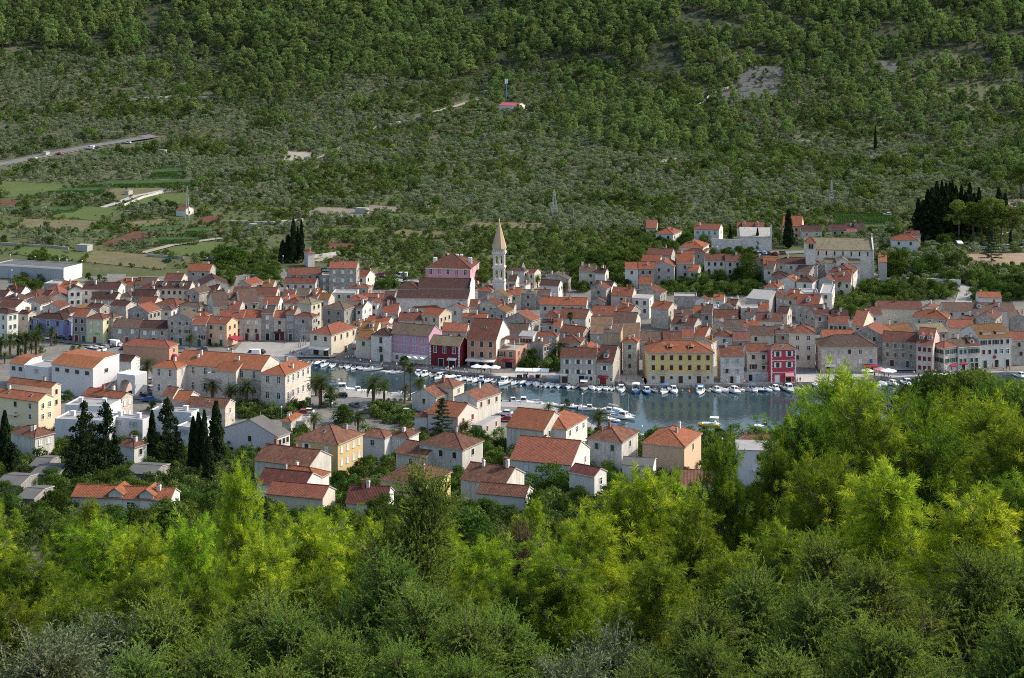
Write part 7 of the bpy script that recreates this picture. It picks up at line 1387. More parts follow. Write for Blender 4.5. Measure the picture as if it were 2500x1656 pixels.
dens = np.where(flatz, np.where(px < 760, np.clip((n2 - .44) * 4, 0, 1) * .9 + .06, .75), np.clip(.62 + .35 * terr + .8 * (n2 - .5), 0, 1))
dens = np.where((px < 480) & (py > 430) & ~flatz, dens * .55, dens)
ok &= RNG.random(len(X)) < dens
grey = (n1 * .7 + n3 * .5 + .12 * RNG.normal(size=len(X))) > np.where(flatz, .72, np.interp(px, [0, 1000, 1300, 2500], [.47, .50, .55, .56])); r_ = RNG.random(len(X)); grey &= flatz | (terr > .24); ok &= ~(~flatz & (terr > .24) & (terr < .38) & (r_ < .7))
ol = ok & grey; dry = ok & ~grey & (r_ < .07); sh = ok & ~grey & (r_ >= .07)
SX.append(X[sh]); SY.append(Y[sh]); SS.append(RNG.uniform(.55, 1.35, sh.sum()) * (1 + .9 * (RNG.random(sh.sum()) < .12)) * (1 + .6 * np.clip(n3[sh] - .5, 0, .5)) * np.where(flatz[sh], .8, 1))
SX, SY, SS = map(np.concatenate, (SX, SY, SS)); print('olives', ol.sum(), 'shrubs', len(SX))
zone = lambda x: 'at the far left' if x < 500 else 'left of the bell tower' if x < 1150 else 'behind the bell tower' if x < 1300 else 'behind the middle of town' if x < 1900 else 'on the far right'
spread('olive_tree', 'olive', X[ol], Y[ol], RNG.uniform(.8, 1.25, ol.sum()), lambda x, y: f'grey green olive tree in the groves {zone(x)}', 'olive', 'olive trees of the groves', 290, 'olive_groves')
spread('shrub', 'shrub', SX, SY, SS, lambda x, y: f'dark green wild shrub in the scrub {zone(x)}', 'shrub', 'wild shrubs of the scrub', 290, 'scrub')
scatter('dry_scrub', 'drybush', X[dry], Y[dry], RNG.uniform(.7, 1.3, dry.sum()))
# vineyards: rows of vines
vx, vy = [], []
for f, p in zip(FIELDS, FPOLY):
 if f[4] != 'vine_green': continue
 q = np.array(p); X, Y = np.meshgrid(np.arange(q[:, 0].min(), q[:, 0].max(), 3.8), np.arange(q[:, 1].min(), q[:, 1].max(), 2.3)); X, Y = X.ravel(), Y.ravel() + .08 * X.ravel(); m = inpoly(X, Y, p); vx.append(X[m]); vy.append(Y[m])
vx, vy = np.concatenate(vx), np.concatenate(vy); scatter('vineyard', 'vine', vx, vy, RNG.uniform(.8, 1.1, len(vx)), seedrot=False)
hx, hy = [], []
for p in FPOLY:
 for (x0, y0), (x1, y1) in zip(p, p[1:] + p[:1]): n = max(2, int(math.hypot(x1 - x0, y1 - y0) / 1.6)); t = np.linspace(0, 1, n); k = RNG.random(n) < .55 * (vnoise(x0 + (x1 - x0) * t, y0 + (y1 - y0) * t, 14, 5) > .38); hx.append((x0 + (x1 - x0) * t)[k]); hy.append((y0 + (y1 - y0) * t)[k])
hx, hy = np.concatenate(hx), np.concatenate(hy); k = ~near_house(hx, hy, 2); scatter('hedges', 'shrub', hx[k], hy[k], RNG.uniform(.3, .8, k.sum()))
# low weeds and bushes on the meadow
X, Y = jgrid(690, 900, 3.4); px, py = topx(X, Y); k = (py < np.interp(px, TX, TY)) & ~near_house(X, Y, 2) & ~near_road(X, Y, 1) & (RNG.random(len(X)) < np.where(inf(X, Y), .06, .55)) & ~inf(X, Y, ('red_soil', 'vine_green', 'pale_soil', 'stony_field'))
scatter('weeds', 'shrub', X[k], Y[k], RNG.uniform(.12, .42, k.sum()))
# gardens between the near houses and the wooded slope below the viewer
X, Y = jgrid(262, 428, 8.0); px, py = topx(X, Y); k = ~near_house(X, Y, 1.8) & (RNG.random(len(X)) < .62) & (px < 1850) & ~inpoly(X, Y, wp) & (py > 1010)
for x, y in zip(X[k], Y[k]):
 hgt = random.uniform(2.0, 4.4) if y > 330 else random.uniform(3, 6.0); plant('broad' if hgt > 3 else 'bush', Vector((x, y, float(zt(x, y)))), hgt, random.uniform(.9, 1.2), group='garden trees of the town')
GARD = [('T5', [(0, 480), (-60, 380), (150, 270), (380, 240), (540, 240), (560, 290), (760, 300), (790, 60), (980, 70), (960, 330), (1040, 330), (1030, 470), (560, 500), (300, 480)]), ('T6', [(560, 330), (600, 0), (1400, 60), (1400, 230), (2000, 220), (2000, 540), (1500, 540), (1380, 420), (1340, 510), (1000, 530), (600, 600), (300, 690), (60, 660), (200, 450)]), ('T4', [(760, 60), (1450, 0), (1430, 60), (1280, 170), (1240, 330), (1400, 420), (1200, 440), (1180, 330), (980, 330), (900, 450), (740, 420), (760, 200)]), ('T3', [(450, 430), (470, 330), (750, 300), (740, 330), (660, 420)]), ('T2', [(400, 260), (560, 100), (1080, 150), (1120, 300), (1040, 420), (920, 280), (700, 290), (640, 400), (450, 290)]), ('T1', [(400, 440), (140, 420), (140, 310), (400, 310)]), ('U6', [(0, 800), (0, 420), (300, 330), (640, 300), (930, 400), (620, 480), (600, 560), (300, 520), (250, 640), (90, 660)]), ('U6', [(920, 540), (1330, 500), (1330, 600), (900, 580)]), ('T4', [(250, 1180), (280, 930), (440, 1000), (460, 1190)]), ('T4', [(490, 1200), (560, 1080), (660, 1080), (655, 1210)]), ('L2', [(690, 560), (720, 430), (960, 470), (1250, 450), (1420, 430), (1250, 560), (1000, 570)]), ('L3', [(340, 480), (480, 430), (820, 520), (820, 680), (560, 600), (420, 560)])]
gx, gy = [], []
for t, pg in GARD:
 W_ = [solve(sx(t, x), sy(t, y), 0, 300) for x, y in pg]; q = [(p.x, p.y) for p in W_]; A_ = np.array(q); X, Y = np.meshgrid(np.arange(A_[:, 0].min(), A_[:, 0].max(), 2.3), np.arange(A_[:, 1].min(), A_[:, 1].max(), 2.3)); X, Y = X.ravel() + RNG.uniform(-1, 1, X.size), Y.ravel() + RNG.uniform(-1, 1, X.size); m = inpoly(X, Y, q) & ~near_house(X, Y, 1.2) & ~near_road(X, Y); gx.append(X[m]); gy.append(Y[m])
X, Y = jgrid(258, 432, 2.9); px, py = topx(X, Y); m = ~near_house(X, Y, .6) & (py > 1035) & (RNG.random(len(X)) < .62) & (px < 1950) & ~((px > 560) & (px < 650) & (py < 1110)); gx.append(X[m]); gy.append(Y[m])
gx, gy = np.concatenate(gx), np.concatenate(gy); scatter('garden_greenery', 'shrub', gx, gy, RNG.uniform(.5, 1.3, len(gx))); print('garden', len(gx))
X, Y = jgrid(62, 262, 10.5); k = (RNG.random(len(X)) < .8) & ((X / Y < -.18) | (Y > 130)) & (X / Y < .16)
side = lambda x: 'far left' if x < 400 else 'left' if x < 900 else 'middle' if x < 1500 else 'right'
for x, y in zip(X[k], Y[k]):
 z = float(zt(x, y)); px = CX + F * x / y; lim = 1215 if px < 1750 else 1010; lim += 90 * math.sin(px / 70) ** 2
 hgt = min(random.uniform(5, 9.5), (CH - (lim - YH) * y / F) - z)
 if hgt < 2.2: continue
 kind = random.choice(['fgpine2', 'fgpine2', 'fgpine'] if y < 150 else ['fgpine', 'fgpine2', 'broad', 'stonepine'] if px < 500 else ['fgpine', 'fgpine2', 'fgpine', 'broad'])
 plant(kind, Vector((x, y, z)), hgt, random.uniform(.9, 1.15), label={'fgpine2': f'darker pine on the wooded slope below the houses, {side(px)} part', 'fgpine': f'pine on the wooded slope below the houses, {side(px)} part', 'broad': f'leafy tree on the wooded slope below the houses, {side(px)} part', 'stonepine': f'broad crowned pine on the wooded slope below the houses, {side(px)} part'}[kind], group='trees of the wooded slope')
# foreground
def fg(kind, x, yt, Y, wide=1.0, label=None):
 k_, m_ = ray(x, yt); X = k_ * Y; z = float(zt(X, Y)); hgt = CH - m_ * Y - z; return plant(kind, Vector((X, Y, z - .05)), max(.9, hgt), wide, label=label, group='foreground trees')
FG = [('fgpine2', 1960, 1000, 21, .9, 'dark pine left below the tallest foreground pine'), ('fgpine2', 1915, 1075, 20, .8, 'dark pine over the left end of the right pine mass'), ('fgpine2', 2125, 940, 20, .9, 'dark pine touching the right side of the tallest pine'), ('fgpine2', 2255, 935, 24, 1, 'dark pine between the tallest pine and the umbrella pines'), ('fgpine2', 2440, 955, 21, 1, 'dark pine below the umbrella pines at the right'), ('fgpine', 1010, 1225, 18, 1, 'bright pine hiding the bright yellow house'), ('fgpine2', 2000, 1100, 17, 1.1, 'dark pine in the middle of the right pine mass'), ('fgpine', 930, 1255, 17, 1, 'bright pine on the left of the pointed juniper'), ('fgpine', 592, 1118, 16, .62, 'bright pine whose leader stands highest in the left foreground'), ('fgpine', 480, 1240, 17, .9, 'bright pine just left of the highest left foreground pine'), ('fgpine', 715, 1222, 15.5, .9, 'bright pine just right of the highest left foreground pine'), ('fgpine', 385, 1262, 18, 1, 'bright pine below the white house with two dormers'), ('fgpine', 850, 1235, 17, 1, 'bright pine below the half buried dark brown roof'), ('fgpine', 265, 1255, 23, 1.1, 'pine at the left end of the bright foreground pines'),
 ('fgpine', 640, 1290, 13, 1, 'lower bright pine in the middle of the left foreground group'), ('fgpine', 1070, 1262, 19, 1.1, 'bright pine right of the dark pointed juniper'), ('fgpine', 1180, 1300, 17, 1.1, 'round bright pine left of the brown dead tree'), ('fgpine', 1130, 1400, 14, 1.1, 'low bright pine below the round bright pine at centre'), ('fgpine', 1360, 1285, 18, 1.1, 'bright pine right of the brown dead tree'), ('fgpine', 1250, 1400, 15, 1.1, 'low bright pine under the brown dead tree'), ('juniper', 985, 1128, 14, .85, 'dark pointed juniper standing above the centre foreground'), ('deadtree', 1275, 1240, 21, .8, 'brown dead tree in the centre of the foreground'),
 ('fgpine', 1545, 1140, 19, 1.1, 'pine with open crown below the streaked white house'), ('fgpine', 1460, 1235, 17, 1.1, 'pine left of the open crowned pine at centre right'), ('fgpine', 1655, 1165, 24, 1.1, 'pine in front of the peach house by the water'), ('fgpine', 1772, 1040, 20, .55, 'slim pine leader rising in front of the water'), ('fgpine', 1700, 1215, 18, .9, 'dark pine under the slim pine leader'), ('fgpine', 2072, 880, 23, .95, 'tallest pine of the foreground, right of the water'), ('fgpine', 1985, 965, 21, .9, 'pine on the left shoulder of the tallest foreground pine'), ('fgpine', 1960, 1090, 19, .85, 'pine hiding the right part of the white apartment block'), ('fgpine', 2175, 950, 22, 1, 'pine right of the tallest foreground pine'), ('fgpine', 2395, 965, 24, 1, 'pine near the right edge in front of the umbrella pine'), ('fgpine', 2300, 1010, 20, 1.1, 'broad pine between the tallest pine and the right edge'), ('fgpine', 2470, 1010, 19, 1.1, 'pine cut by the right picture edge'), ('fgpine', 2150, 1110, 16, 1.1, 'bright pine top below the tallest foreground pine'), ('fgpine', 2330, 1180, 15, 1.1, 'bright pine low on the right side of the foreground'), ('fgpine', 2050, 1180, 18, 1.2, 'dense pine under the left shoulder of the tallest pine'), ('fgpine', 2230, 1080, 21, 1.1, 'pine behind the bright pine top on the right'), ('fgpine', 2450, 1150, 16, 1.1, 'lower pine cut by the right picture edge'),
 ('fgpine', 1890, 1260, 15, 1.1, 'pine above the junipers at right of centre'), ('fgpine', 1600, 1330, 14, 1.1, 'dark pine with bare trunk above the olive bush'), ('fgpine', 1770, 1330, 16, 1.1, 'pine in the shade right of the bare pine trunk'), ('fgpine', 1420, 1340, 15, 1.1, 'pine above the left side of the olive bush'), ('fgpine', 330, 1370, 14, 1.1, 'shaded pine at the lower left above the olive bush'), ('fgpine', 480, 1380, 12, 1, 'shaded pine low in the left foreground'), ('fgpine', 800, 1370, 13, 1.1, 'shaded pine left of the foreground middle'), ('fgpine', 120, 1330, 22, 1.2, 'soft green pine at the far left of the foreground'), ('fgpine', 30, 1290, 28, 1.2, 'soft green pine cut by the left picture edge'), ('fgpine', 180, 1420, 17, 1.2, 'soft green pine above the left olive bush'), ('fgpine', 40, 1440, 19, 1.2, 'low soft green pine at the left picture edge'),
 ('juniper', 430, 1440, 10.5, 1.1, 'dark juniper right of the left olive bush'), ('juniper', 610, 1400, 11, 1.1, 'dark juniper below the lower bright pine'), ('juniper', 740, 1450, 10, 1.1, 'dark juniper in the lower left of the foreground'), ('juniper', 880, 1330, 12, 1.1, 'dark juniper on the left of the pointed juniper'), ('juniper', 960, 1420, 10, 1.1, 'dark juniper below the pointed juniper'), ('juniper', 1060, 1390, 11.5, 1.1, 'dark juniper right below the pointed juniper'), ('juniper', 1160, 1470, 9.5, 1.1, 'dark juniper at the bottom middle'), ('juniper', 1290, 1470, 10, 1.1, 'dark juniper left of the bottom olive bush'), ('juniper', 560, 1530, 9, 1.1, 'juniper at the bottom edge, left of middle'), ('juniper', 830, 1540, 9, 1.1, 'juniper at the bottom edge below the pointed juniper'), ('juniper', 1020, 1560, 8.6, 1.1, 'small juniper at the bottom edge in the middle'),
 ('juniper', 1690, 1440, 10.5, 1.1, 'juniper right of the bottom olive bush'), ('juniper', 1850, 1370, 11, 1.0, 'juniper with bare grey twigs at right of centre'), ('juniper', 1960, 1400, 10, 1.1, 'juniper right of the one with bare grey twigs'), ('juniper', 2080, 1290, 12.5, 1.0, 'pointed juniper below the dense right pines'), ('juniper', 2200, 1340, 11, 1.1, 'juniper in the right foreground beside the pointed one'), ('juniper', 2330, 1330, 11.5, 1.1, 'juniper below the bright low right pine'), ('juniper', 2460, 1310, 12, 1.1, 'juniper cut by the right picture edge'), ('juniper', 2060, 1490, 9.3, 1.1, 'juniper at the bottom edge, right of centre'), ('juniper', 2250, 1500, 9.3, 1.1, 'juniper at the bottom edge in the right third'), ('juniper', 2420, 1480, 9.5, 1.1, 'juniper in the bottom right corner'), ('juniper', 1780, 1540, 9, 1.1, 'juniper at the bottom edge right of the olive bush'), ('juniper', 1600, 1560, 8.8, 1.1, 'small juniper at the bottom edge beside the olive bush'), ('juniper', 1920, 1540, 8.8, 1.1, 'small juniper at the bottom edge under the bare twigs'), ('juniper', 330, 1560, 8.8, 1.1, 'small juniper at the bottom edge by the left olive bush'), ('juniper', 680, 1570, 8.6, 1.1, 'small juniper at the bottom edge, left third'), ('juniper', 1200, 1570, 8.6, 1.1, 'small juniper at the bottom edge left of the olive bush'),
 ('fgolive', 70, 1520, 9, 1.1, 'silvery olive bush in the bottom left corner'), ('fgolive', 200, 1500, 9.6, 1.1, 'silvery olive bush right of the corner one'), ('fgolive', 290, 1480, 10.5, 1.0, 'silvery olive twigs beside the lower left junipers'), ('fgolive', 1470, 1520, 10, 1.1, 'grey olive bush at the bottom right of centre'), ('fgolive', 1390, 1560, 9, 1.1, 'small grey olive bush at the bottom edge')]
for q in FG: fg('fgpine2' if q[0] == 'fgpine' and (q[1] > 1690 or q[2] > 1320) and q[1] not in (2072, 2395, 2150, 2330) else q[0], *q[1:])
for x, yt, Yq, hh in ((2330, 915, 92, 1.25), (2420, 905, 98, 1.2), (2490, 930, 90, 1.2)):
 k_, m_ = ray(x, yt); P = Vector((k_ * Yq, Yq, float(zt(k_ * Yq, Yq)))); plant('umbrella', P, CH - m_ * Yq - P.z, .8, label={2330: 'dark umbrella pine crown in front of the right quay', 2420: 'dark umbrella pine highest before the right quay', 2490: 'dark umbrella pine crown at the right picture edge'}[x], group='umbrella pines')
# ------------------------------------------------------------------ boats
plain('gel', (.80, .80, .79), .25, .04); plain('hullblue', (.03, .09, .22), .3, .1); plain('hullgrey', (.42, .43, .44), .4, .1); plain('coverblue', (.05, .14, .34), .8, .12); plain('coverdark', (.02, .022, .028), .7, .1); plain('teak', (.30, .19, .10), .7, .2); plain('orange', (.70, .16, .03), .6, .1); plain('outboard', (.03, .03, .035), .4); plain('blueposts', (.06, .18, .38), .5, .1)
def hull(L, B, H_, m, mi, deck=.35):
 """a lofted hull with an open cockpit behind the fore deck"""
 b = MB(); st = np.linspace(-.5, .5, 9); sec = []
 for s in st:
  w = B / 2 * (1 - max(0, (s + .08) / .58) ** 2.3) * (.88 + .12 * min(1, (s + .5) * 4)); z = H_ * (.78 + .30 * max(0, s + .1)); y = s * L
  sec.append([(-w, y, z), (-w * .93, y, z * .35), (-w * .45, y - L * .02, -.18), (0, y - L * .03, -.28), (w * .45, y - L * .02, -.18), (w * .93, y, z * .35), (w, y, z)])
 for i in range(8):
  for j in range(6): b.face([sec[i][j], sec[i][j + 1], sec[i + 1][j + 1], sec[i + 1][j]][::-1], m)
 b.face(sec[0], m)
 for i in range(8):
  l0, r0, l1, r1 = sec[i][0], sec[i][6], sec[i + 1][0], sec[i + 1][6]
  if st[i] > .5 - deck - .07: b.face([l0, r0, r1, l1], m)
  else:
   q = lambda p, k: (p[0] * k, p[1], p[2]); f = lambda p: (p[0] * .78, p[1], .12)
   b.face([l0, q(l0, .8), q(l1, .8), l1], m); b.face([q(r0, .8), r0, r1, q(r1, .8)], m); b.face([q(l0, .8), f(l0), f(l1), q(l1, .8)], mi); b.face([f(r0), q(r0, .8), q(r1, .8), f(r1)], mi); b.face([f(l0), f(r0), f(r1), f(l1)], mi)
 i = [k for k in range(9) if st[k] > .5 - deck - .07][0]; l, r = sec[i][0], sec[i][6]; b.face([(l[0] * .8, l[1], .12), (r[0] * .8, r[1], .12), (r[0] * .8, r[1], r[2]), (l[0] * .8, l[1], l[2])], mi)
 return b
def boat_proto(kind, col, L, B):
 r = thing('boat', 'x', 'boat'); H_ = .62 * (B / 2.0) ** .5
 hull(L, B, H_, col, 'hullgrey' if kind != 'wood' else 'teak').obj('hull', r)
 b = MB(); b.box((-.16, -L / 2 - .35, .25), (.16, -L / 2 + .02, .95), 'outboard'); b.box((-.07, -L / 2 - .25, -.4), (.07, -L / 2 - .1, .25), 'outboard')
 if kind not in ('sail', 'wood'): b.obj('engine', r)
 if kind == 'open':
  b = MB(); b.box((-B * .36, -L * .2, .13), (B * .36, -L * .12, .42), 'teak'); b.obj('bench', r)
 if kind in ('cabin', 'big'):
  w, y0, y1, z = B * .34, -L * .08, L * .22, H_ + (.95 if kind == 'cabin' else 1.25); b = MB(); P = [(-w, y0, .13), (w, y0, .13), (w * .8, y1, .13), (-w * .8, y1, .13)]; T = [(-w * .85, y0, z), (w * .85, y0, z), (w * .7, y1 - .5, z), (-w * .7, y1 - .5, z)]
  for i in range(4): j = (i + 1) % 4; b.face([P[i], P[j], T[j], T[i]], 'gel')
  b.face(T, 'gel'); c = b.obj('cabin', r); b = MB()
  for i, k in ((2, 1.005), (1, 1.01), (3, 1.01), (0, 1.0)):
   j = (i + 1) % 4; A, Bp, C, D_ = (Vector(P[i]), Vector(P[j]), Vector(T[j]), Vector(T[i])); lo, hi = .58, .92; n = (Bp - A).cross(D_ - A).normalized() * .02
   b.face([A.lerp(D_, lo).lerp(Bp.lerp(C, lo), .1) + n, A.lerp(D_, lo).lerp(Bp.lerp(C, lo), .9) + n, A.lerp(D_, hi).lerp(Bp.lerp(C, hi), .9) + n, A.lerp(D_, hi).lerp(Bp.lerp(C, hi), .1) + n], 'glass')
  b.obj('window', c)
 if kind in ('console', 'canopy', 'big'):
  b = MB(); b.box((-.4, -.1, .13), (.4, .35, 1.0), 'gel'); b.face([(-.42, .36, 1.0), (.42, .36, 1.0), (.36, .2, 1.4), (-.36, .2, 1.4)], 'glass')
  if kind != 'big': b.obj('console', r)
 if kind in ('canopy', 'big'):
  m = {'gel': 'coverblue', 'hullblue': 'canvas', 'hullgrey': 'coverdark'}[col]; b = MB(); w = B * .4; z = 1.95; y0, y1 = -L * .35, L * .05
  for k in range(4): a0, a1 = -1 + k * .5, -.5 + k * .5; b.face([(w * a0, y0, z - .15 * a0 * a0), (w * a1, y0, z - .15 * a1 * a1), (w * a1, y1, z - .15 * a1 * a1), (w * a0, y1, z - .15 * a0 * a0)], m)
  for x in (-w, w):
   for y in (y0, y1): b.tube([(x, y, .3), (x, y, z - .15)], .02, 'metal', 4)
  b.obj('canopy', r)
 if kind == 'cover':
  m = {'gel': 'canvas', 'hullblue': 'canvas', 'hullgrey': 'coverdark'}[col]; b = MB(); w = B * .46; z = H_ * .85
  for s in (-1, 1): b.face([(0, -L * .45, z + .25), (0, L * .2, z + .5), (s * w, L * .12, z), (s * w, -L * .45, z)], m); b.face([(0, L * .2, z + .5), (0, L * .36, z + .06), (s * w * .8, L * .2, z + .03), (s * w, L * .12, z)], m)
  b.face([(-w, -L * .45, z), (0, -L * .45, z + .25), (w, -L * .45, z)], m); b.obj('cover', r)
 if kind == 'sail':
  b = MB(); b.box((-B * .25, -L * .1, H_ * .7), (B * .25, L * .22, H_ + .45), 'gel'); b.box((-B * .255, -L * .06, H_ + .1), (B * .255, L * .18, H_ + .3), 'glass'); b.obj('cabin', r)
  b = MB(); b.tube([(0, L * .1, .4), (0, L * .1, L * 1.25)], [.07, .045], 'metal', 6); b.tube([(0, L * .1, 1.9), (0, -L * .32, 1.8)], .06, 'metal', 5); b.tube([(0, L * .09, 2.05), (0, -L * .3, 1.95)], .13, 'canvas', 6)
  for q in ((0, L * .49, .8), (0, -L * .48, .8), (B * .45, L * .05, .7), (-B * .45, L * .05, .7)): b.tube([(0, L * .1, L * 1.24), q], .012, 'metal', 3)
  b.obj('mast', r)
 if kind == 'wood':
  b = MB(); b.box((-B * .38, -L * .35, .3), (B * .38, L * .1, .5), 'teak'); [b.box((x - .05, y - .05, .5), (x + .05, y + .05, 2.2), 'teak') for x in (-B * .36, B * .36) for y in (-L * .33, L * .08)]; b.box((-B * .42, -L * .38, 2.2), (B * .42, L * .13, 2.35), 'canvas'); b.obj('cabin', r)
 return r
BP = {}
for kind, L, B, cols in (('open', 4.8, 1.9, ('gel', 'hullblue', 'hullgrey')), ('console', 5.4, 2.1, ('gel',)), ('cabin', 6.0, 2.3, ('gel', 'hullblue')), ('big', 8.2, 2.9, ('gel', 'hullgrey')), ('cover', 5.2, 2.1, ('gel', 'hullblue', 'hullgrey')), ('canopy', 5.6, 2.2, ('gel', 'hullblue')), ('sail', 9.0, 2.8, ('gel',)), ('wood', 6.2, 2.6, ('hullgrey',))):
 for c in cols: BP[(kind, c)] = boat_proto(kind, c, L, B)
BD = {'open': 'open boat', 'console': 'motorboat with a low windscreen', 'cabin': 'cabin boat', 'big': 'large cruiser', 'cover': 'boat under a tarpaulin', 'canopy': 'boat with sun canopy', 'sail': 'sailing yacht', 'wood': 'wooden boat with square shelter'}; BC = {'gel': 'white', 'hullblue': 'blue', 'hullgrey': 'grey'}
NB = 0
def boat(t, x, y, kind, col='gel', rot=180, sc_=1.0, label=None):
 global NB
 p = flat(sx(t, x), sy(t, y), .25); r = BP[(kind, col)]; lab = label or place(p, f'{BC[col]} {BD[kind]} moored')
 o = copytree(r, (p.x, p.y, random.uniform(-.04, .03)), R(rot + random.uniform(-16, 16)), lab, sc_); o['group'] = 'boats moored in the harbour'; o['category'] = 'yacht' if kind == 'sail' else 'boat'; o.name = 'sailing_yacht' if kind == 'sail' else 'boat'; NB += 1
BOATS = [('T2', 1265, 1118, 'cover', 'gel'), ('T2', 1310, 1116, 'console', 'gel'), ('T2', 1395, 1128, 'open', 'gel'), ('T2', 1460, 1130, 'cover', 'hullblue'), ('T2', 1530, 1142, 'cabin', 'gel'), ('T2', 1612, 1150, 'console', 'gel'), ('T2', 1700, 1155, 'open', 'hullgrey'), ('T2', 1758, 1160, 'console', 'gel'), ('T2', 1820, 1172, 'open', 'gel'), ('T2', 1872, 1172, 'console', 'gel'), ('T2', 1930, 1182, 'open', 'hullgrey'),
 ('T3', 425, 1185, 'console', 'gel', 110, 1.25), ('T3', 570, 1205, 'open', 'gel', 120), ('T3', 612, 1210, 'open', 'gel', 130), ('T3', 655, 1215, 'open', 'hullgrey', 130), ('T3', 868, 1228, 'cabin', 'gel', 170), ('T3', 930, 1235, 'cabin', 'gel', 160), ('T3', 1000, 1245, 'open', 'hullgrey', 165), ('T3', 1072, 1258, 'big', 'gel', 165, .85), ('T3', 1160, 1262, 'cover', 'gel', 155), ('T3', 1255, 1285, 'cabin', 'gel', 160), ('T3', 1310, 1275, 'console', 'gel', 150), ('T3', 1368, 1280, 'console', 'gel', 145), ('T3', 1420, 1292, 'cover', 'gel', 165), ('T3', 1470, 1290, 'cabin', 'hullblue', 165), ('T3', 1530, 1292, 'console', 'gel', 165), ('T3', 1585, 1298, 'open', 'hullgrey', 165), ('T3', 1690, 1310, 'cabin', 'gel', 160, 1.3), ('T3', 1788, 1314, 'console', 'gel', 165), ('T3', 1858, 1318, 'cover', 'hullblue', 170), ('T3', 1922, 1320, 'console', 'gel', 170),
 ('T4', 425, 1332, 'cover', 'gel', 170), ('T4', 470, 1336, 'open', 'gel', 170), ('T4', 530, 1338, 'cover', 'gel', 165), ('T4', 582, 1338, 'canopy', 'gel', 175), ('T4', 635, 1342, 'console', 'gel', 175), ('T4', 690, 1345, 'open', 'hullblue', 175), ('T4', 742, 1350, 'console', 'gel', 170), ('T4', 796, 1352, 'open', 'gel', 175), ('T4', 884, 1362, 'wood', 'hullgrey', 178), ('T4', 965, 1364, 'cover', 'gel', 180), ('T4', 1030, 1365, 'console', 'gel', 160), ('T4', 1088, 1367, 'console', 'gel', 180), ('T4', 1152, 1370, 'open', 'gel', 180), ('T4', 1240, 1380, 'cabin', 'gel', 178, 1.15), ('T4', 1380, 1392, 'canopy', 'hullblue', 178, 1.25), ('T4', 1488, 1400, 'cabin', 'hullblue', 178, 1.15), ('T4', 1560, 1388, 'open', 'hullgrey', 180), ('T4', 1655, 1395, 'canopy', 'gel', 170, 1.2), ('T4', 1742, 1390, 'cabin', 'gel', 185, 1.15),
 ('T5', 430, 1395, 'big', 'gel', 180, .95), ('T5', 505, 1385, 'open', 'hullgrey', 200, .8), ('T5', 585, 1388, 'cabin', 'gel', 185), ('T5', 645, 1385, 'cover', 'gel', 200, 1.1), ('T5', 752, 1395, 'cabin', 'gel', 195, 1.15), ('T5', 812, 1380, 'open', 'gel', 200), ('T5', 872, 1378, 'open', 'hullgrey', 205), ('T5', 942, 1384, 'canopy', 'gel', 200), ('T5', 995, 1382, 'cover', 'hullblue', 200), ('T5', 1072, 1382, 'console', 'gel', 200), ('T5', 1150, 1372, 'cabin', 'gel', 200), ('T5', 1275, 1378, 'big', 'hullgrey', 205, 1.05), ('T5', 1370, 1370, 'open', 'hullgrey', 205), ('T5', 1530, 1330, 'cover', 'gel', 195), ('T5', 1680, 1338, 'cover', 'gel', 195), ('T6', 480, 1325, 'open', 'gel', 190), ('T6', 552, 1332, 'console', 'gel', 190), ('T6', 615, 1325, 'cover', 'gel', 200), ('T6', 700, 1325, 'cabin', 'gel', 200), ('T6', 842, 1322, 'cabin', 'gel', 195, 1.2), ('T6', 930, 1312, 'open', 'hullblue', 200), ('T6', 1005, 1305, 'cover', 'gel', 200), ('T6', 1930, 1250, 'cabin', 'gel', 200),
 ('T2', 1690, 1382, 'big', 'gel', 280, 1.15), ('T2', 1790, 1398, 'open', 'hullblue', 300), ('T2', 1850, 1392, 'cabin', 'gel', 290), ('T2', 1940, 1400, 'cover', 'gel', 285, 1.1), ('T3', 270, 1400, 'console', 'gel', 290), ('T3', 405, 1406, 'open', 'gel', 290), ('T3', 480, 1412, 'cabin', 'gel', 285), ('T3', 590, 1418, 'open', 'hullgrey', 285), ('T3', 690, 1420, 'console', 'gel', 330, 1.2), ('T3', 825, 1428, 'cover', 'gel', 320),
 ('L4', 200, 398, 'cabin', 'gel', 260), ('L4', 298, 406, 'cabin', 'gel', 255, 1.2), ('L4', 440, 420, 'sail', 'gel', 265, .75), ('L4', 555, 425, 'cover', 'gel', 270), ('L4', 640, 432, 'open', 'gel', 265), ('L4', 770, 442, 'console', 'gel', 250, 1.1), ('L4', 845, 450, 'console', 'gel', 245, 1.1), ('L4', 930, 468, 'cabin', 'gel', 250), ('L4', 1020, 470, 'open', 'gel', 250), ('L4', 1120, 495, 'cabin', 'gel', 240), ('L4', 1190, 490, 'sail', 'gel', 235, 1.0), ('L4', 1250, 545, 'big', 'gel', 240), ('L4', 1295, 525, 'sail', 'gel', 250, .55), ('L4', 1180, 575, 'open', 'gel', 230), ('L4', 1110, 560, 'console', 'gel', 230), ('L4', 960, 668, 'cover', 'gel', 230), ('L4', 1210, 668, 'canopy', 'gel', 235), ('L4', 1425, 770, 'big', 'gel', 240), ('L5', 470, 812, 'canopy', 'hullblue', 245), ('L5', 600, 850, 'cover', 'gel', 240), ('L5', 800, 738, 'cover', 'gel', 225), ('L5', 795, 772, 'console', 'gel', 225), ('L5', 800, 800, 'open', 'gel', 225), ('L5', 1020, 700, 'canopy', 'hullblue', 225, 1.2)]
for q in BOATS: boat(*q)
for r in BP.values():
 for ch in r.children:
  for g in list(ch.children): bpy.data.objects.remove(g)
 for ch in list(r.children): bpy.data.objects.remove(ch)
 bpy.data.objects.remove(r)
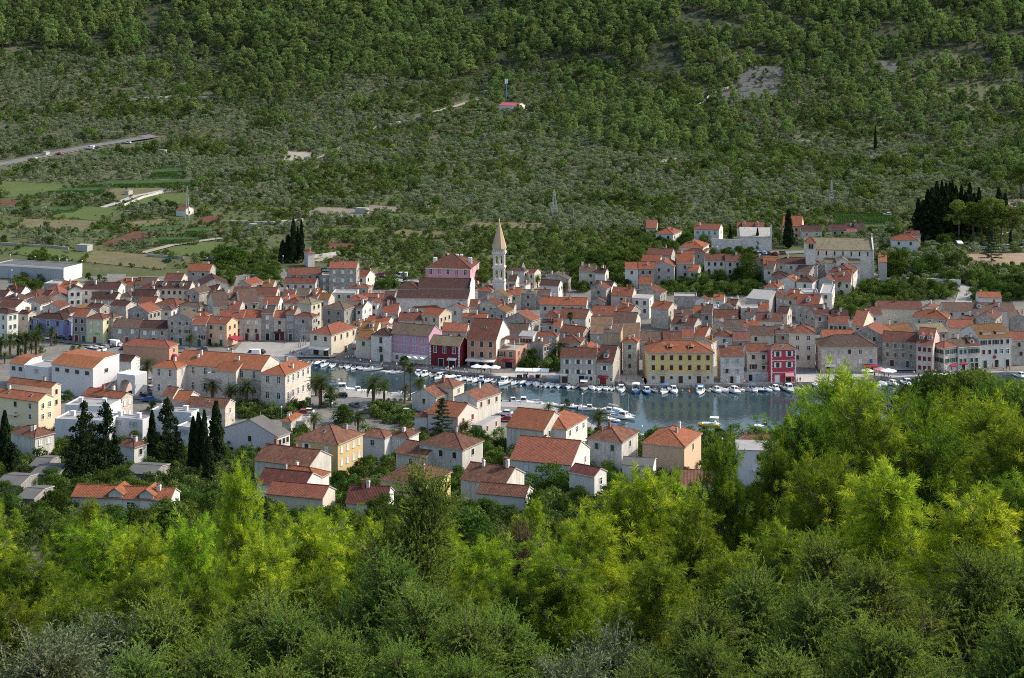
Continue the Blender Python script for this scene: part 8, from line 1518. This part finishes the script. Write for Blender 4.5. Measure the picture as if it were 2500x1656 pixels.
# yellow pedal catamaran out on the water
p = flat(sx('L5', 515), sy('L5', 622), 0); A = thing('catamaran', 'yellow catamaran boat with white sunshade alone on the open water', 'boat', (p.x, p.y, 0), R(78))
for s in (-1, 1):
 b = MB(); b.tube([(s * .8, -3, .25), (s * .8, -2.4, .18), (s * .8, 2.0, .18), (s * .8, 3.1, .4)], [.22, .36, .36, .1], 'yellow', 8); b.obj('hull', A)
b = MB(); b.box((-1.1, -2.6, .5), (1.1, 1.9, .62), 'gel'); b.box((-.8, -1.9, .63), (.8, -1.5, 1.2), 'gel'); b.obj('deck', A); b = MB(); b.box((-1.05, -2.6, 2.2), (1.05, -.2, 2.28), 'canvas'); [b.tube([(x, y, .62), (x, y, 2.2)], .03, 'metal', 5) for x in (-.9, .9) for y in (-2.4, -.4)]; b.obj('canopy', A)
# mooring buoys
for i, (t, x, y) in enumerate((('T5', 320, 1395), ('T5', 255, 1392), ('T4', 1510, 1400), ('T4', 1890, 1400), ('T5', 1495, 1300))):
 p = flat(sx(t, x), sy(t, y), 0); b = MB(); b.lathe([(.05, -.2), (.32, 0), (.36, .15), (.2, .4), (.04, .5)], 'orange', 9); o = b.obj('buoy'); o.location = (p.x, p.y, 0); tag(o, place(p, 'orange mooring buoy floating'), 'buoy', 'orange mooring buoys')

# ------------------------------------------------------------------ cars
def car_proto(col, van=False):
 m = plain('paint_' + col[0], col[1], .3, .03); r = thing('parked_car', 'x', 'car'); b = MB(); L, Wd = (5.0, 1.95) if van else (4.2, 1.75)
 pr = [(-L / 2, .35), (-L / 2, .85), (-L / 2 + .15, .95), (-L / 2 + .5, 1.0), (L * .22, .95), (L / 2 - .1, .78), (L / 2, .6), (L / 2, .35)] if not van else [(-L / 2, .35), (-L / 2, 1.1), (-L / 2 + .1, 1.2), (L * .25, 1.15), (L / 2 - .15, 1.0), (L / 2, .7), (L / 2, .35)]
 for i in range(len(pr) - 1): b.face([(-Wd / 2, *pr[i]), (Wd / 2, *pr[i]), (Wd / 2, *pr[i + 1]), (-Wd / 2, *pr[i + 1])], m.name)
 b.face([(-Wd / 2, *q) for q in pr], m.name); b.face([(Wd / 2, *q) for q in pr][::-1], m.name); b.face([(-Wd / 2, -L / 2, .35), (-Wd / 2, L / 2, .35), (Wd / 2, L / 2, .35), (Wd / 2, -L / 2, .35)], 'dark')
 z0, z1 = (.98, 1.48) if not van else (1.18, 2.15); yb, yf = (-L / 2 + .3, L * .2) if not van else (-L / 2 + .05, L * .3); tb, tf = (yb + .35, yf - .75) if not van else (yb + .05, yf - .5); w0, w1 = Wd / 2 - .04, Wd / 2 - .2 if not van else Wd / 2 - .08
 b.face([(-w1, tb, z1), (w1, tb, z1), (w1, tf, z1), (-w1, tf, z1)], m.name)
 if van: [b.face([(s * w0, yb, z0), (s * w0, yf - 1.2, z0), (s * w1, tf - .9, z1), (s * w1, tb, z1)], m.name) for s in (-1, 1)]; b.face([(-w0, yb, z0), (w0, yb, z0), (w1, tb, z1), (-w1, tb, z1)], m.name)
 b.obj('body', r); b = MB(); y2 = yb if not van else yf - 1.19; t2 = tb if not van else tf - .89
 for s in (-1, 1): b.face([(s * w0, y2, z0), (s * w0, yf, z0), (s * w1, tf, z1 - .02), (s * w1, t2, z1 - .02)], 'glass')
 b.face([(-w0, yf, z0), (w0, yf, z0), (w1, tf, z1 - .02), (-w1, tf, z1 - .02)], 'glass')
 if not van: b.face([(-w0, yb, z0), (w0, yb, z0), (w1, tb, z1 - .02), (-w1, tb, z1 - .02)], 'glass')
 b.obj('windows', r)
 for x in (-Wd / 2 + .08, Wd / 2 - .08):
  for y in (-L * .3, L * .31): b = MB(); b.tube([(x - .1, y, .32), (x + .1, y, .32)], .32, 'outboard', 9); b.tube([(x - .11, y, .32), (x + .11, y, .32)], .18, 'metal', 7); b.obj('wheel', r)
 return r
CC = {'white': (.78, .78, .78), 'silver': (.50, .51, .53), 'black': (.02, .02, .025), 'grey': (.16, .165, .175), 'blue': (.03, .10, .34), 'red': (.34, .03, .035)}
CP = {c: car_proto((c, v)) for c, v in CC.items()}; CP['van'] = car_proto(('vanwhite', (.8, .8, .79)), True)
def car(t, x, y, c, rot, label=None, z=None):
 p = solve(sx(t, x), sy(t, y), .12 if z is None else z, 300); lab = label or place(p, 'white van' if c == 'van' else f'{c} car'); o = copytree(CP[c], p, R(rot + random.uniform(-5, 5)), lab); o['group'] = 'cars of the town'; o['category'] = 'van' if c == 'van' else 'car'; o.name = 'parked_van' if c == 'van' else 'parked_car'
CARS = [('T1', 1075, 962, 'van', 60), ('T1', 1120, 962, 'silver', 60), ('T1', 1030, 975, 'black', 60), ('T1', 990, 985, 'grey', 60), ('T1', 950, 978, 'black', 60), ('T1', 960, 1010, 'white', 60), ('T1', 910, 1000, 'silver', 60), ('T1', 900, 1020, 'silver', 60), ('T1', 860, 1012, 'white', 60), ('T1', 800, 1045, 'grey', 60), ('T1', 445, 892, 'white', 20), ('T1', 575, 895, 'black', 70), ('T1', 635, 898, 'grey', 70), ('T1', 700, 902, 'red', 80), ('T1', 180, 835, 'black', 60), ('T1', 265, 810, 'grey', 70), ('T2', 850, 1055, 'van', 85, 'white delivery van crossing the square behind the school'), ('T2', 910, 1035, 'black', 70), ('T2', 380, 1010, 'grey', 75),
 ('L1', 1335, 215, 'silver', 100), ('L1', 1400, 218, 'silver', 100), ('L1', 1435, 285, 'silver', 40), ('L1', 1390, 280, 'grey', 40), ('L1', 1350, 298, 'silver', 40), ('L1', 1300, 320, 'black', 70), ('L1', 1400, 350, 'black', 50), ('L1', 1410, 392, 'blue', 75), ('L1', 600, 340, 'white', 60), ('L1', 640, 300, 'white', 60), ('L2', 1690, 355, 'black', 95), ('L2', 1310, 518, 'red', 85), ('L2', 1365, 510, 'white', 85), ('L2', 1935, 505, 'grey', 80), ('L3', 405, 505, 'black', 85), ('L3', 520, 528, 'grey', 85), ('L3', 730, 510, 'white', 80), ('L3', 1695, 525, 'white', 75), ('L3', 1705, 580, 'red', 75), ('L3', 255, 445, 'grey', 30), ('L2', 820, 868, 'black', 60), ('L2', 845, 888, 'white', 60), ('L2', 830, 905, 'silver', 60), ('L2', 300, 600, 'blue', 60),
 ('T2', 1495, 240, 'grey', 85), ('T2', 1530, 245, 'black', 85), ('T2', 1565, 248, 'silver', 85), ('T2', 370, 138, 'silver', 85), ('T2', 445, 142, 'grey', 85), ('T2', 35, 152, 'blue', 85), ('T2', 750, 170, 'white', 85), ('T2', 840, 178, 'red', 85), ('T2', 1050, 192, 'white', 85), ('T2', 890, 165, 'grey', 85), ('T3', 705, 305, 'van', 88), ('T3', 515, 312, 'black', 60), ('T3', 510, 290, 'red', 60),
 ('S', 82, 388, 'white', 70, 'small white car at the left end of the country road'), ('S', 143, 378, 'red', 70, 'red car driving on the country road'), ('S', 222, 364, 'van', 70, 'white van driving on the country road'), ('S', 312, 350, 'white', 72, 'white car near the bend of the country road'), ('S', 78, 355, 'white', 80, 'white car parked among the olives above the country road'),
 ('U6', 1355, 560, 'silver', 60), ('U6', 1390, 560, 'blue', 60), ('U6', 1420, 555, 'white', 60), ('U6', 1465, 555, 'grey', 60), ('U6', 1530, 560, 'red', 60), ('U6', 1595, 550, 'grey', 80), ('U6', 1370, 585, 'white', 80), ('U6', 1020, 555, 'black', 80), ('U6', 575, 435, 'grey', 85),
 ('U7', 1120, 745, 'red', 90), ('U7', 1175, 750, 'silver', 90), ('U7', 1220, 745, 'grey', 90), ('U7', 1285, 740, 'black', 60), ('U7', 1400, 742, 'white', 40), ('U7', 1450, 740, 'grey', 40), ('U7', 1580, 730, 'silver', 60), ('U7', 1630, 730, 'white', 60), ('U7', 1680, 730, 'silver', 60), ('U7', 1735, 728, 'grey', 80), ('U7', 1795, 725, 'silver', 60), ('U7', 1870, 715, 'black', 80), ('U7', 1935, 712, 'black', 80), ('U7', 1790, 610, 'white', 80), ('U7', 1850, 605, 'silver', 80), ('U7', 650, 418, 'white', 80), ('T6', 600, 335, 'silver', 80)]
for q in CARS: car(*q)
for r in CP.values():
 for ch in list(r.children): bpy.data.objects.remove(ch)
 bpy.data.objects.remove(r)
p = solve(sx('U7', 1345), sy('U7', 740), 0, 300); A = thing('bus', 'pale green and yellow bus among the cars under the pine grove', 'bus', p, R(170)); b = MB(); plain('busgreen', (.45, .55, .25), .4, .05); b.box((-1.25, -5, .4), (1.25, 5, 3.1), 'busgreen'); b.box((-1.15, -4.9, 3.1), (1.15, 4.9, 3.25), 'white'); b.obj('body', A); b = MB(); b.box((-1.28, -4.6, 1.6), (1.28, 4.6, 2.6), 'glass'); b.box((-1.05, -5.04, 1.3), (1.05, 5.04, 2.7), 'glass'); b.obj('windows', A)
for x in (-1.1, 1.1):
 for y in (-3, 3): b = MB(); b.tube([(x - .15, y, .5), (x + .15, y, .5)], .5, 'outboard', 9); b.obj('wheel', A)

# ------------------------------------------------------------------ people
plain('skin', (.42, .24, .16), .7, .08); plain('hair', (.04, .025, .018), .8, .2)
def person_proto(shirt, legs, stride, arm, shorts):
 J = {'p': (0, 0, .94), 's': (0, 0, 1.16), 'c': (0, 0, 1.37), 'n': (0, -.01, 1.50), 'h0': (0, -.03, 1.58), 'h1': (0, -.03, 1.69), 'h2': (0, -.015, 1.765)}; Rr = {'p': .145, 's': .125, 'c': .15, 'n': .055, 'h0': .075, 'h1': .098, 'h2': .06}; E = [('p', 's'), ('s', 'c'), ('c', 'n'), ('n', 'h0'), ('h0', 'h1'), ('h1', 'h2')]
 for i, s in ((0, -1), (1, 1)):
  st = stride * s; a = arm * -s
  J.update({f'sh{i}': (.175 * s, 0, 1.40), f'el{i}': (.235 * s, .03 + a * .5, 1.13), f'wr{i}': (.235 * s, -.08 + a, .92), f'ha{i}': (.225 * s, -.12 + a, .82), f'hp{i}': (.10 * s, 0, .88), f'kn{i}': (.11 * s, -.03 - st * .45, .49), f'an{i}': (.11 * s, .02 - st * .9, .085), f'to{i}': (.12 * s, -.15 - st * .9, .04)})
  Rr.update({f'sh{i}': .068, f'el{i}': .046, f'wr{i}': .035, f'ha{i}': .042, f'hp{i}': .095, f'kn{i}': .062, f'an{i}': .045, f'to{i}': .038}); E += [('c', f'sh{i}'), (f'sh{i}', f'el{i}'), (f'el{i}', f'wr{i}'), (f'wr{i}', f'ha{i}'), ('p', f'hp{i}'), (f'hp{i}', f'kn{i}'), (f'kn{i}', f'an{i}'), (f'an{i}', f'to{i}')]
 ks = list(J); me = bpy.data.meshes.new('skeleton'); me.from_pydata([J[k] for k in ks], [(ks.index(a), ks.index(c)) for a, c in E], []); o = bpy.data.objects.new('skeleton', me); COL.objects.link(o); o.modifiers.new('skin', 'SKIN'); sv = me.skin_vertices[0].data if me.skin_vertices else None
 if sv is None:
  import bmesh; bm = bmesh.new(); bm.from_mesh(me); bm.verts.layers.skin.verify(); bm.to_mesh(me); bm.free(); sv = me.skin_vertices[0].data
 for i, k in enumerate(ks): sv[i].radius = (Rr[k] * (1.25 if k in 'psc' else 1), Rr[k] * (.8 if k in 'psc' else 1)); sv[i].use_root = k == 'p'
 o.modifiers.new('sub', 'SUBSURF').levels = 1
 ev = o.evaluated_get(bpy.context.evaluated_depsgraph_get()); m2 = bpy.data.meshes.new_from_object(ev); m2.name = 'body'; bpy.data.objects.remove(o)
 m2.materials.clear()
 for q in ('skin', shirt, legs): m2.materials.append(MATS[q])
 for f in m2.polygons:
  c = f.center; f.material_index = 0 if c.z > 1.47 or (abs(c.x) > .18 and c.z < 1.17) or (c.z < (.5 if shorts else .09)) else (1 if c.z > .95 else 2); f.use_smooth = True
 b = MB(); b.lathe([(.02, 1.80), (.085, 1.775), (.115, 1.71), (.112, 1.64), (.06, 1.60)], 'hair', 8, (0, .012)); return m2, b.mesh('hair', True)
SH = {'white': (.72, .72, .70), 'red': (.42, .04, .05), 'blue': (.06, .13, .35), 'black': (.03, .03, .035), 'beige': (.55, .47, .36), 'pink': (.62, .28, .34)}
for k, v in SH.items(): plain('cloth_' + k, v, .9, .1)
for k, v in {'dark': (.03, .035, .05), 'jeans': (.08, .13, .24), 'khaki': (.32, .27, .19)}.items(): plain('legs_' + k, v, .9, .1)
PEO = []
for i, (s, l, sh) in enumerate((('white', 'dark', 1), ('red', 'jeans', 0), ('blue', 'khaki', 1), ('black', 'jeans', 1), ('beige', 'dark', 0), ('white', 'khaki', 1), ('pink', 'dark', 1), ('black', 'dark', 0))): PEO.append((person_proto('cloth_' + s, 'legs_' + l, (.0, .28, .2, .05)[i % 4], (.03, .14, .1, .02)[i % 4], sh), f'person in {s} top and {l} ' + ('shorts' if sh else ('jeans' if l == 'jeans' else 'trousers')).replace('jeans jeans', 'jeans')))
PEO = [(m, t.replace('jeans jeans', 'blue jeans').replace('jeans shorts', 'blue shorts')) for m, t in PEO]
def person(t, x, y, z=1.05, i=None):
 p = flat(sx(t, x), sy(t, y), z); (bm_, hm), ph = PEO[i if i is not None else random.randrange(len(PEO))]; o = put('person', bm_, None, p, random.uniform(0, 6.28)); tag(o, place(p, ph), 'person', 'people on the quay and square'); put('hair', hm, o)
for t, L in {'T2': [(615, 1025), (645, 1025), (1155, 968), (1187, 965), (1210, 1050), (1245, 1048), (1265, 1050), (1290, 1055), (1320, 1070), (1342, 1078), (1366, 1070), (1400, 1045), (1540, 1050), (1560, 1078), (1600, 1080), (1640, 1082), (1742, 1092), (1770, 1090), (1810, 1095), (1878, 1122), (1225, 925), (1232, 1060), (1280, 1062), (1308, 1050)],
    'T3': [(20, 1082), (70, 1085), (175, 1098), (200, 1098), (240, 1095), (312, 1130), (395, 1118), (410, 1140), (422, 1118), (460, 1108), (510, 1168), (522, 1155), (1115, 1202), (1132, 1212), (1150, 1200), (1180, 1212), (1200, 1195), (1217, 1214), (1242, 1204), (1310, 1220), (1340, 1216), (1352, 1230), (1402, 1232), (1430, 1230), (1470, 1222), (1502, 1220), (1530, 1232), (1562, 1222), (1890, 1262), (1912, 1266), (660, 1165), (700, 1170), (860, 1195), (940, 1200), (1005, 1205)],
    'T4': [(320, 1280), (346, 1284), (650, 1300), (666, 1305), (740, 1305), (802, 1300), (832, 1302), (990, 1310), (1006, 1312), (1022, 1318), (1100, 1310), (1122, 1312), (1290, 1300), (1450, 1318), (1242, 1322), (720, 1298), (776, 1300)], 'T5': [(475, 1318), (640, 1330), (685, 1322), (850, 1332), (876, 1318), (1362, 1318), (1386, 1310), (1345, 1322)],
    'T6': [(890, 1252), (907, 1246), (1020, 1226), (1050, 1232), (1086, 1228), (1116, 1228), (530, 1268), (570, 1280), (600, 1260), (622, 1268), (641, 1278), (662, 1268), (682, 1278), (1160, 1212), (1212, 1218), (1267, 1218), (1342, 1228), (1372, 1232), (1482, 1206), (1532, 1206), (1702, 1178), (1762, 1196), (1792, 1196), (1822, 1204), (720, 1160), (1620, 1185), (1660, 1180)]}.items():
 for x, y in L: person(t, x, y)

# ------------------------------------------------------------------ parasols, stalls, lamps, masts, signs, walls
def parasol(t, x, y, m, lab, folded=False, r_=1.7, z=1.05):
 p = flat(sx(t, x), sy(t, y), z); A = thing('parasol', lab, 'parasol', p, random.random(), 'parasols on the quay'); b = MB(); b.tube([(0, 0, 0), (0, 0, 2.7)], .03, 'whiteframe', 5); b.obj('pole', A); b = MB(); b.box((-.3, -.3, 0), (.3, .3, .1), 'concrete'); b.obj('base', A); b = MB()
 if folded: b.lathe([(.02, 2.9), (.1, 2.7), (.17, 1.6), (.2, 1.1), (.1, 1.0)], m, 8)
 else:
  b.cone4((0, 0), r_, 2.15, 2.85, m, 8, 0); b.cone4((0, 0), r_, 1.98, 2.151, m, 8, 0, r_)
 b.obj('canopy', A)
for q in (('T3', 1425, 1222, 'white', 'left white parasol in front of the salmon quay house'), ('T3', 1510, 1226, 'white', 'middle white parasol in front of the salmon quay house'), ('T3', 1600, 1230, 'white', 'right white parasol in front of the salmon quay house'), ('T6', 662, 1262, 'white', 'big white pavilion parasol on the right-hand square'), ('T6', 585, 1250, 'w_rose', 'pink parasol beside the white pavilion parasol'), ('T6', 462, 1262, 'canvas', 'cream parasol under the broad stone house')): parasol(*q, r_=2.6 if q[1] == 662 else 1.9)
for q in ((732, 925), (768, 932)): parasol('T2', *q, 'canvas', 'folded cream parasol ' + ('nearest the red cafe awning' if q[0] == 732 else 'right of the other folded cream one'), True)
for i, q in enumerate(((1290, 1000), (1308, 1005), (1325, 990), (1342, 985), (1358, 980), (1305, 975))): parasol('T2', *q, 'w_gy', f'folded grey parasol left of the cream customs house, ' + ('leftmost', 'front left', 'front right', 'back right', 'rightmost', 'back left')[i], True)
# long market stall under a white awning
p = flat(sx('T4', 392), sy('T4', 1268), 1.05); A = thing('market_stall', 'long stall under a white awning left of the grey shop house', 'market stall', p, -R(7)); b = MB(); [b.face([(-5.2 + i * 2.6, -1.2, 2.3), (-2.7 + i * 2.6, -1.2, 2.3), (-2.7 + i * 2.6, 1.2, 2.8), (-5.2 + i * 2.6, 1.2, 2.8)], 'white') or b.face([(-5.2 + i * 2.6, -1.2, 2.05), (-2.7 + i * 2.6, -1.2, 2.05), (-2.7 + i * 2.6, -1.2, 2.3), (-5.2 + i * 2.6, -1.2, 2.3)], 'white') for i in range(4)]; b.obj('awning', A)
for x in (-5.1, -2.6, 0, 2.6, 5.1): b = MB(); b.tube([(x, -1.1, 0), (x, -1.1, 2.3)], .04, 'metal', 5); b.obj('post', A)
b = MB(); [b.box((-4.8 + i * 1.9, -.2, 0), (-3.3 + i * 1.9, .9, .8 + .2 * (i % 2)), ('brownwood', 'coverdark', 'w_lilac', 'coverdark', 'cloth_beige')[i]) for i in range(5)]; b.obj('counter', A)
def lamp(t, x, yb, yt, lab, kind='lamp', m='metal'):
 p = solve(sx(t, x), sy(t, yb), 0, 300); hgt = max(3, (yb - yt) / (3.92 if t != 'S' else 1) / (F / p.y)); A = thing('street_lamp' if kind == 'lamp' else 'utility_pole', lab or place(p, 'slim lamp post' if kind == 'lamp' else 'pole'), 'street lamp' if kind == 'lamp' else 'pole', p, random.random() * 6, 'lamp posts' if kind == 'lamp' else None); b = MB(); b.tube([(0, 0, -.3), (0, 0, hgt)], [.09, .05], m, 6); b.obj('pole', A)
 if kind == 'lamp': b = MB(); b.lathe([(.05, hgt), (.22, hgt + .1), (.25, hgt + .3), (.1, hgt + .5), (.02, hgt + .55)], 'white', 8); b.obj('lamp_head', A)
for q in ((100, 175, 95), (335, 185, 112), (570, 205, 135), (640, 212, 160), (786, 262, 150), (113, 395, 240), (305, 312, 240), (390, 312, 225), (420, 320, 210)): lamp('T1', *q, None)
for t, x, yb, yt in (('L4', 1440, 790, 640), ('L4', 280, 425, 255), ('L4', 870, 475, 330), ('L5', 1045, 715, 622), ('L5', 640, 880, 760), ('L2', 1125, 560, 470), ('T2', 1140, 185, 105), ('T3', 527, 270, 182), ('T3', 410, 300, 232), ('U6', 583, 320, 268), ('U6', 983, 560, 485), ('L2', 1610, 560, 420), ('T3', 105, 1440, 1290), ('T5', 1765, 1000, 960)): lamp(t, x, yb, yt, None)
for t, x, yb, yt, lab in (('S', 1400, 547, 508, 'grey concrete pole right of the middle lattice mast'), ('S', 1977, 528, 488, 'grey concrete pole left of the right lattice mast'), ('L2', 925, 775, 488, 'thin white flagpole in front of the grey corrugated hall'), ('S', 79, 392, 370, 'short pole beside the country road')): lamp(t, x, yb, yt, lab, 'pole')
def mast(x, yb, yt, w, lab):
 p = solve(x, yb, 0, 300); hgt = (yb - yt) / (F / p.y); A = thing('lattice_mast', lab, 'mast', p, R(20), 'steel lattice masts'); n = 9; b = MB()
 for sx_ in (-1, 1):
  for s_y in (-1, 1): b.tube([(sx_ * w, s_y * w, -.5), (sx_ * w * .12, s_y * w * .12, hgt)], .10, 'metal', 4)
 b.obj('leg', A); b = MB()
 for i in range(n):
  z0, z1 = hgt * i / n, hgt * (i + 1) / n; a, c = w * (1 - .88 * i / n), w * (1 - .88 * (i + 1) / n)
  for q in ((1, 1, -1, 1), (-1, 1, -1, -1), (-1, -1, 1, -1), (1, -1, 1, 1)): b.tube([(q[0] * a, q[1] * a, z0), (q[2] * c, q[3] * c, z1)], .06, 'metal', 3, False); b.tube([(q[0] * c, q[1] * c, z1), (q[2] * c, q[3] * c, z1)], .06, 'metal', 3, False)
 b.obj('bracing', A)
mast(457, 538, 455, .95, 'steel lattice mast beside the little white field hut'); mast(1353, 533, 463, 1.6, 'steel lattice mast right of the bell tower spire'); mast(2030, 503, 441, 1.1, 'steel lattice mast above the monastery church')
p = solve(1236, 246, 0, 300); hgt = 53 / (F / p.y); A = thing('telecom_mast', 'blue telecom mast with white antennas beside the crimson-roofed pump house', 'mast', p); b = MB(); b.tube([(0, 0, -.5), (0, 0, hgt * .96)], [.55, .4], 'blueposts', 6); b.obj('pole', A)
for a in range(5): b = MB(); b.box((-.22, -.12, hgt * .78), (.22, .12, hgt), 'white'); o = b.obj('antenna', A, (1.0 * math.cos(a * 1.26), 1.0 * math.sin(a * 1.26), 0), a * 1.26)
p = solve(1187, 232, 0, 300); b = MB(); b.box((-1.3, -1.3, -.5), (1.3, 1.3, 3.2), 'greywood'); b.box((-1.4, -1.4, 3.2), (1.4, 1.4, 3.4), 'white'); o = b.obj('equipment_cabin'); o.location = p; tag(o, 'small grey equipment cabin up the track from the blue mast', 'cabin')
def billboard(x, yb, w, h, lab, back=False):
 p = solve(x, yb, 0, 300); k = p.y / F; A = thing('road_sign', lab, 'sign', p, 0); b = MB(); b.box((-w * k / 2, -.06, 1.2), (w * k / 2, .06, 1.2 + h * k), 'yellow' if not back else 'teak'); b.obj('panel', A)
 for s in (-1, 1): b = MB(); b.tube([(s * w * k * .35, .1, -.5), (s * w * k * .35, .1, 1.2 + h * k * .8)], .06, 'metal', 5); b.obj('post', A)
billboard(497, 340, 9, 8, 'yellow road sign panel right of the road bend'); billboard(960, 368, 8, 11, 'tall yellow sign panel in the olive grove left of the bell tower'); billboard(441, 334, 7, 9, 'brownish back of a road sign beside the road bend', True)
def wall(pts, hgt, lab, t='S', m='w_st', th=.5, name='stone_wall'):
 P = [solve(sx(t, x), sy(t, y), 0, 300) for x, y in pts]; b = MB(); Q = []
 for a, c in zip(P[:-1], P[1:]): n = max(1, int((c - a).length / 5)); Q += [a.lerp(c, i / n) for i in range(n)]
 Q.append(P[-1]); L = []
 for i, p in enumerate(Q):
  d = Q[min(i + 1, len(Q) - 1)] - Q[max(i - 1, 0)]; n = Vector((-d.y, d.x, 0)).normalized() * th / 2; z = float(zt(p.x, p.y)); L.append((p + n, p - n, z))
 for (a, c, z), (a2, c2, z2) in zip(L[:-1], L[1:]):
  f = lambda v, zz_: (v.x, v.y, zz_)
  b.face([f(c, z - 1), f(c2, z2 - 1), f(c2, z2 + hgt), f(c, z + hgt)], m); b.face([f(a2, z2 - 1), f(a, z - 1), f(a, z + hgt), f(a2, z2 + hgt)], m); b.face([f(c, z + hgt), f(c2, z2 + hgt), f(a2, z2 + hgt), f(a, z + hgt)], m)
 for (a, c, z) in (L[0], L[-1]): b.face([(a.x, a.y, z - 1), (c.x, c.y, z - 1), (c.x, c.y, z + hgt), (a.x, a.y, z + hgt)], m)
 return tag(b.obj(name), lab, 'wall')
wall([(930, 525), (1215, 530)], 5.5, 'high stone wall joined to the left of the plain chapel', 'U6', 'w_stw'); wall([(560, 372), (700, 368), (940, 366), (1355, 388)], 2.4, 'long terrace wall below the trees right of the monastery', 'T6', 'w_stw'); wall([(1410, 105), (1480, 112), (1760, 128)], 1.2, 'low field wall with gate above the bright grass field', 'T1'); wall([(0, 598), (60, 602), (130, 606), (168, 610)], 1.2, 'grey field wall along the lane above the warehouse'); wall([(300, 505), (350, 484), (420, 466)], 1.2, 'pale dry stone wall along the meadow with the cube hut', m='w_stw'); wall([(700, 610), (760, 632), (830, 622)], 1.5, 'curved pale wall right of the small white chapel', m='w_stw')
for i, q in enumerate((((1050, 388), (1150, 392), (1290, 390)), ((1120, 375), (1200, 372), (1290, 374)), ((520, 290), (600, 286), (680, 290)), ((300, 246), (420, 238), (540, 240)), ((1330, 245), (1420, 240), (1480, 246)), ((1520, 405), (1600, 398), (1650, 392)), ((1930, 350), (2010, 346), (2080, 352)), ((1700, 262), (1740, 230), (1780, 215)), ((150, 300), (230, 292), (320, 296)), ((900, 318), (980, 300), (1040, 296)), ((2080, 250), (2120, 247), (2160, 252)), ((560, 545), (660, 548), (740, 540)))):
 wall(q, 1.3, ('dry stone wall at the lower edge of the bare terraces left of the bell tower', 'dry stone wall across the bare terraces left of the bell tower', 'dry stone wall in the olive groves above the road signs', 'dry stone wall under the forest edge on the left', 'dry stone wall among pines right of the pump house', 'pale dry stone wall in the scrub right of the middle', 'dry stone wall near the lone slim cypress on the right', 'pale dry stone wall beside the rocky clearing', 'dry stone wall in the groves above the country road', 'dry stone wall in the groves left of the pump house', 'pale wall right of the tiny red-roofed stone hut', 'dry stone wall in the meadow left of the stony field')[i], m='w_stw', th=.8)
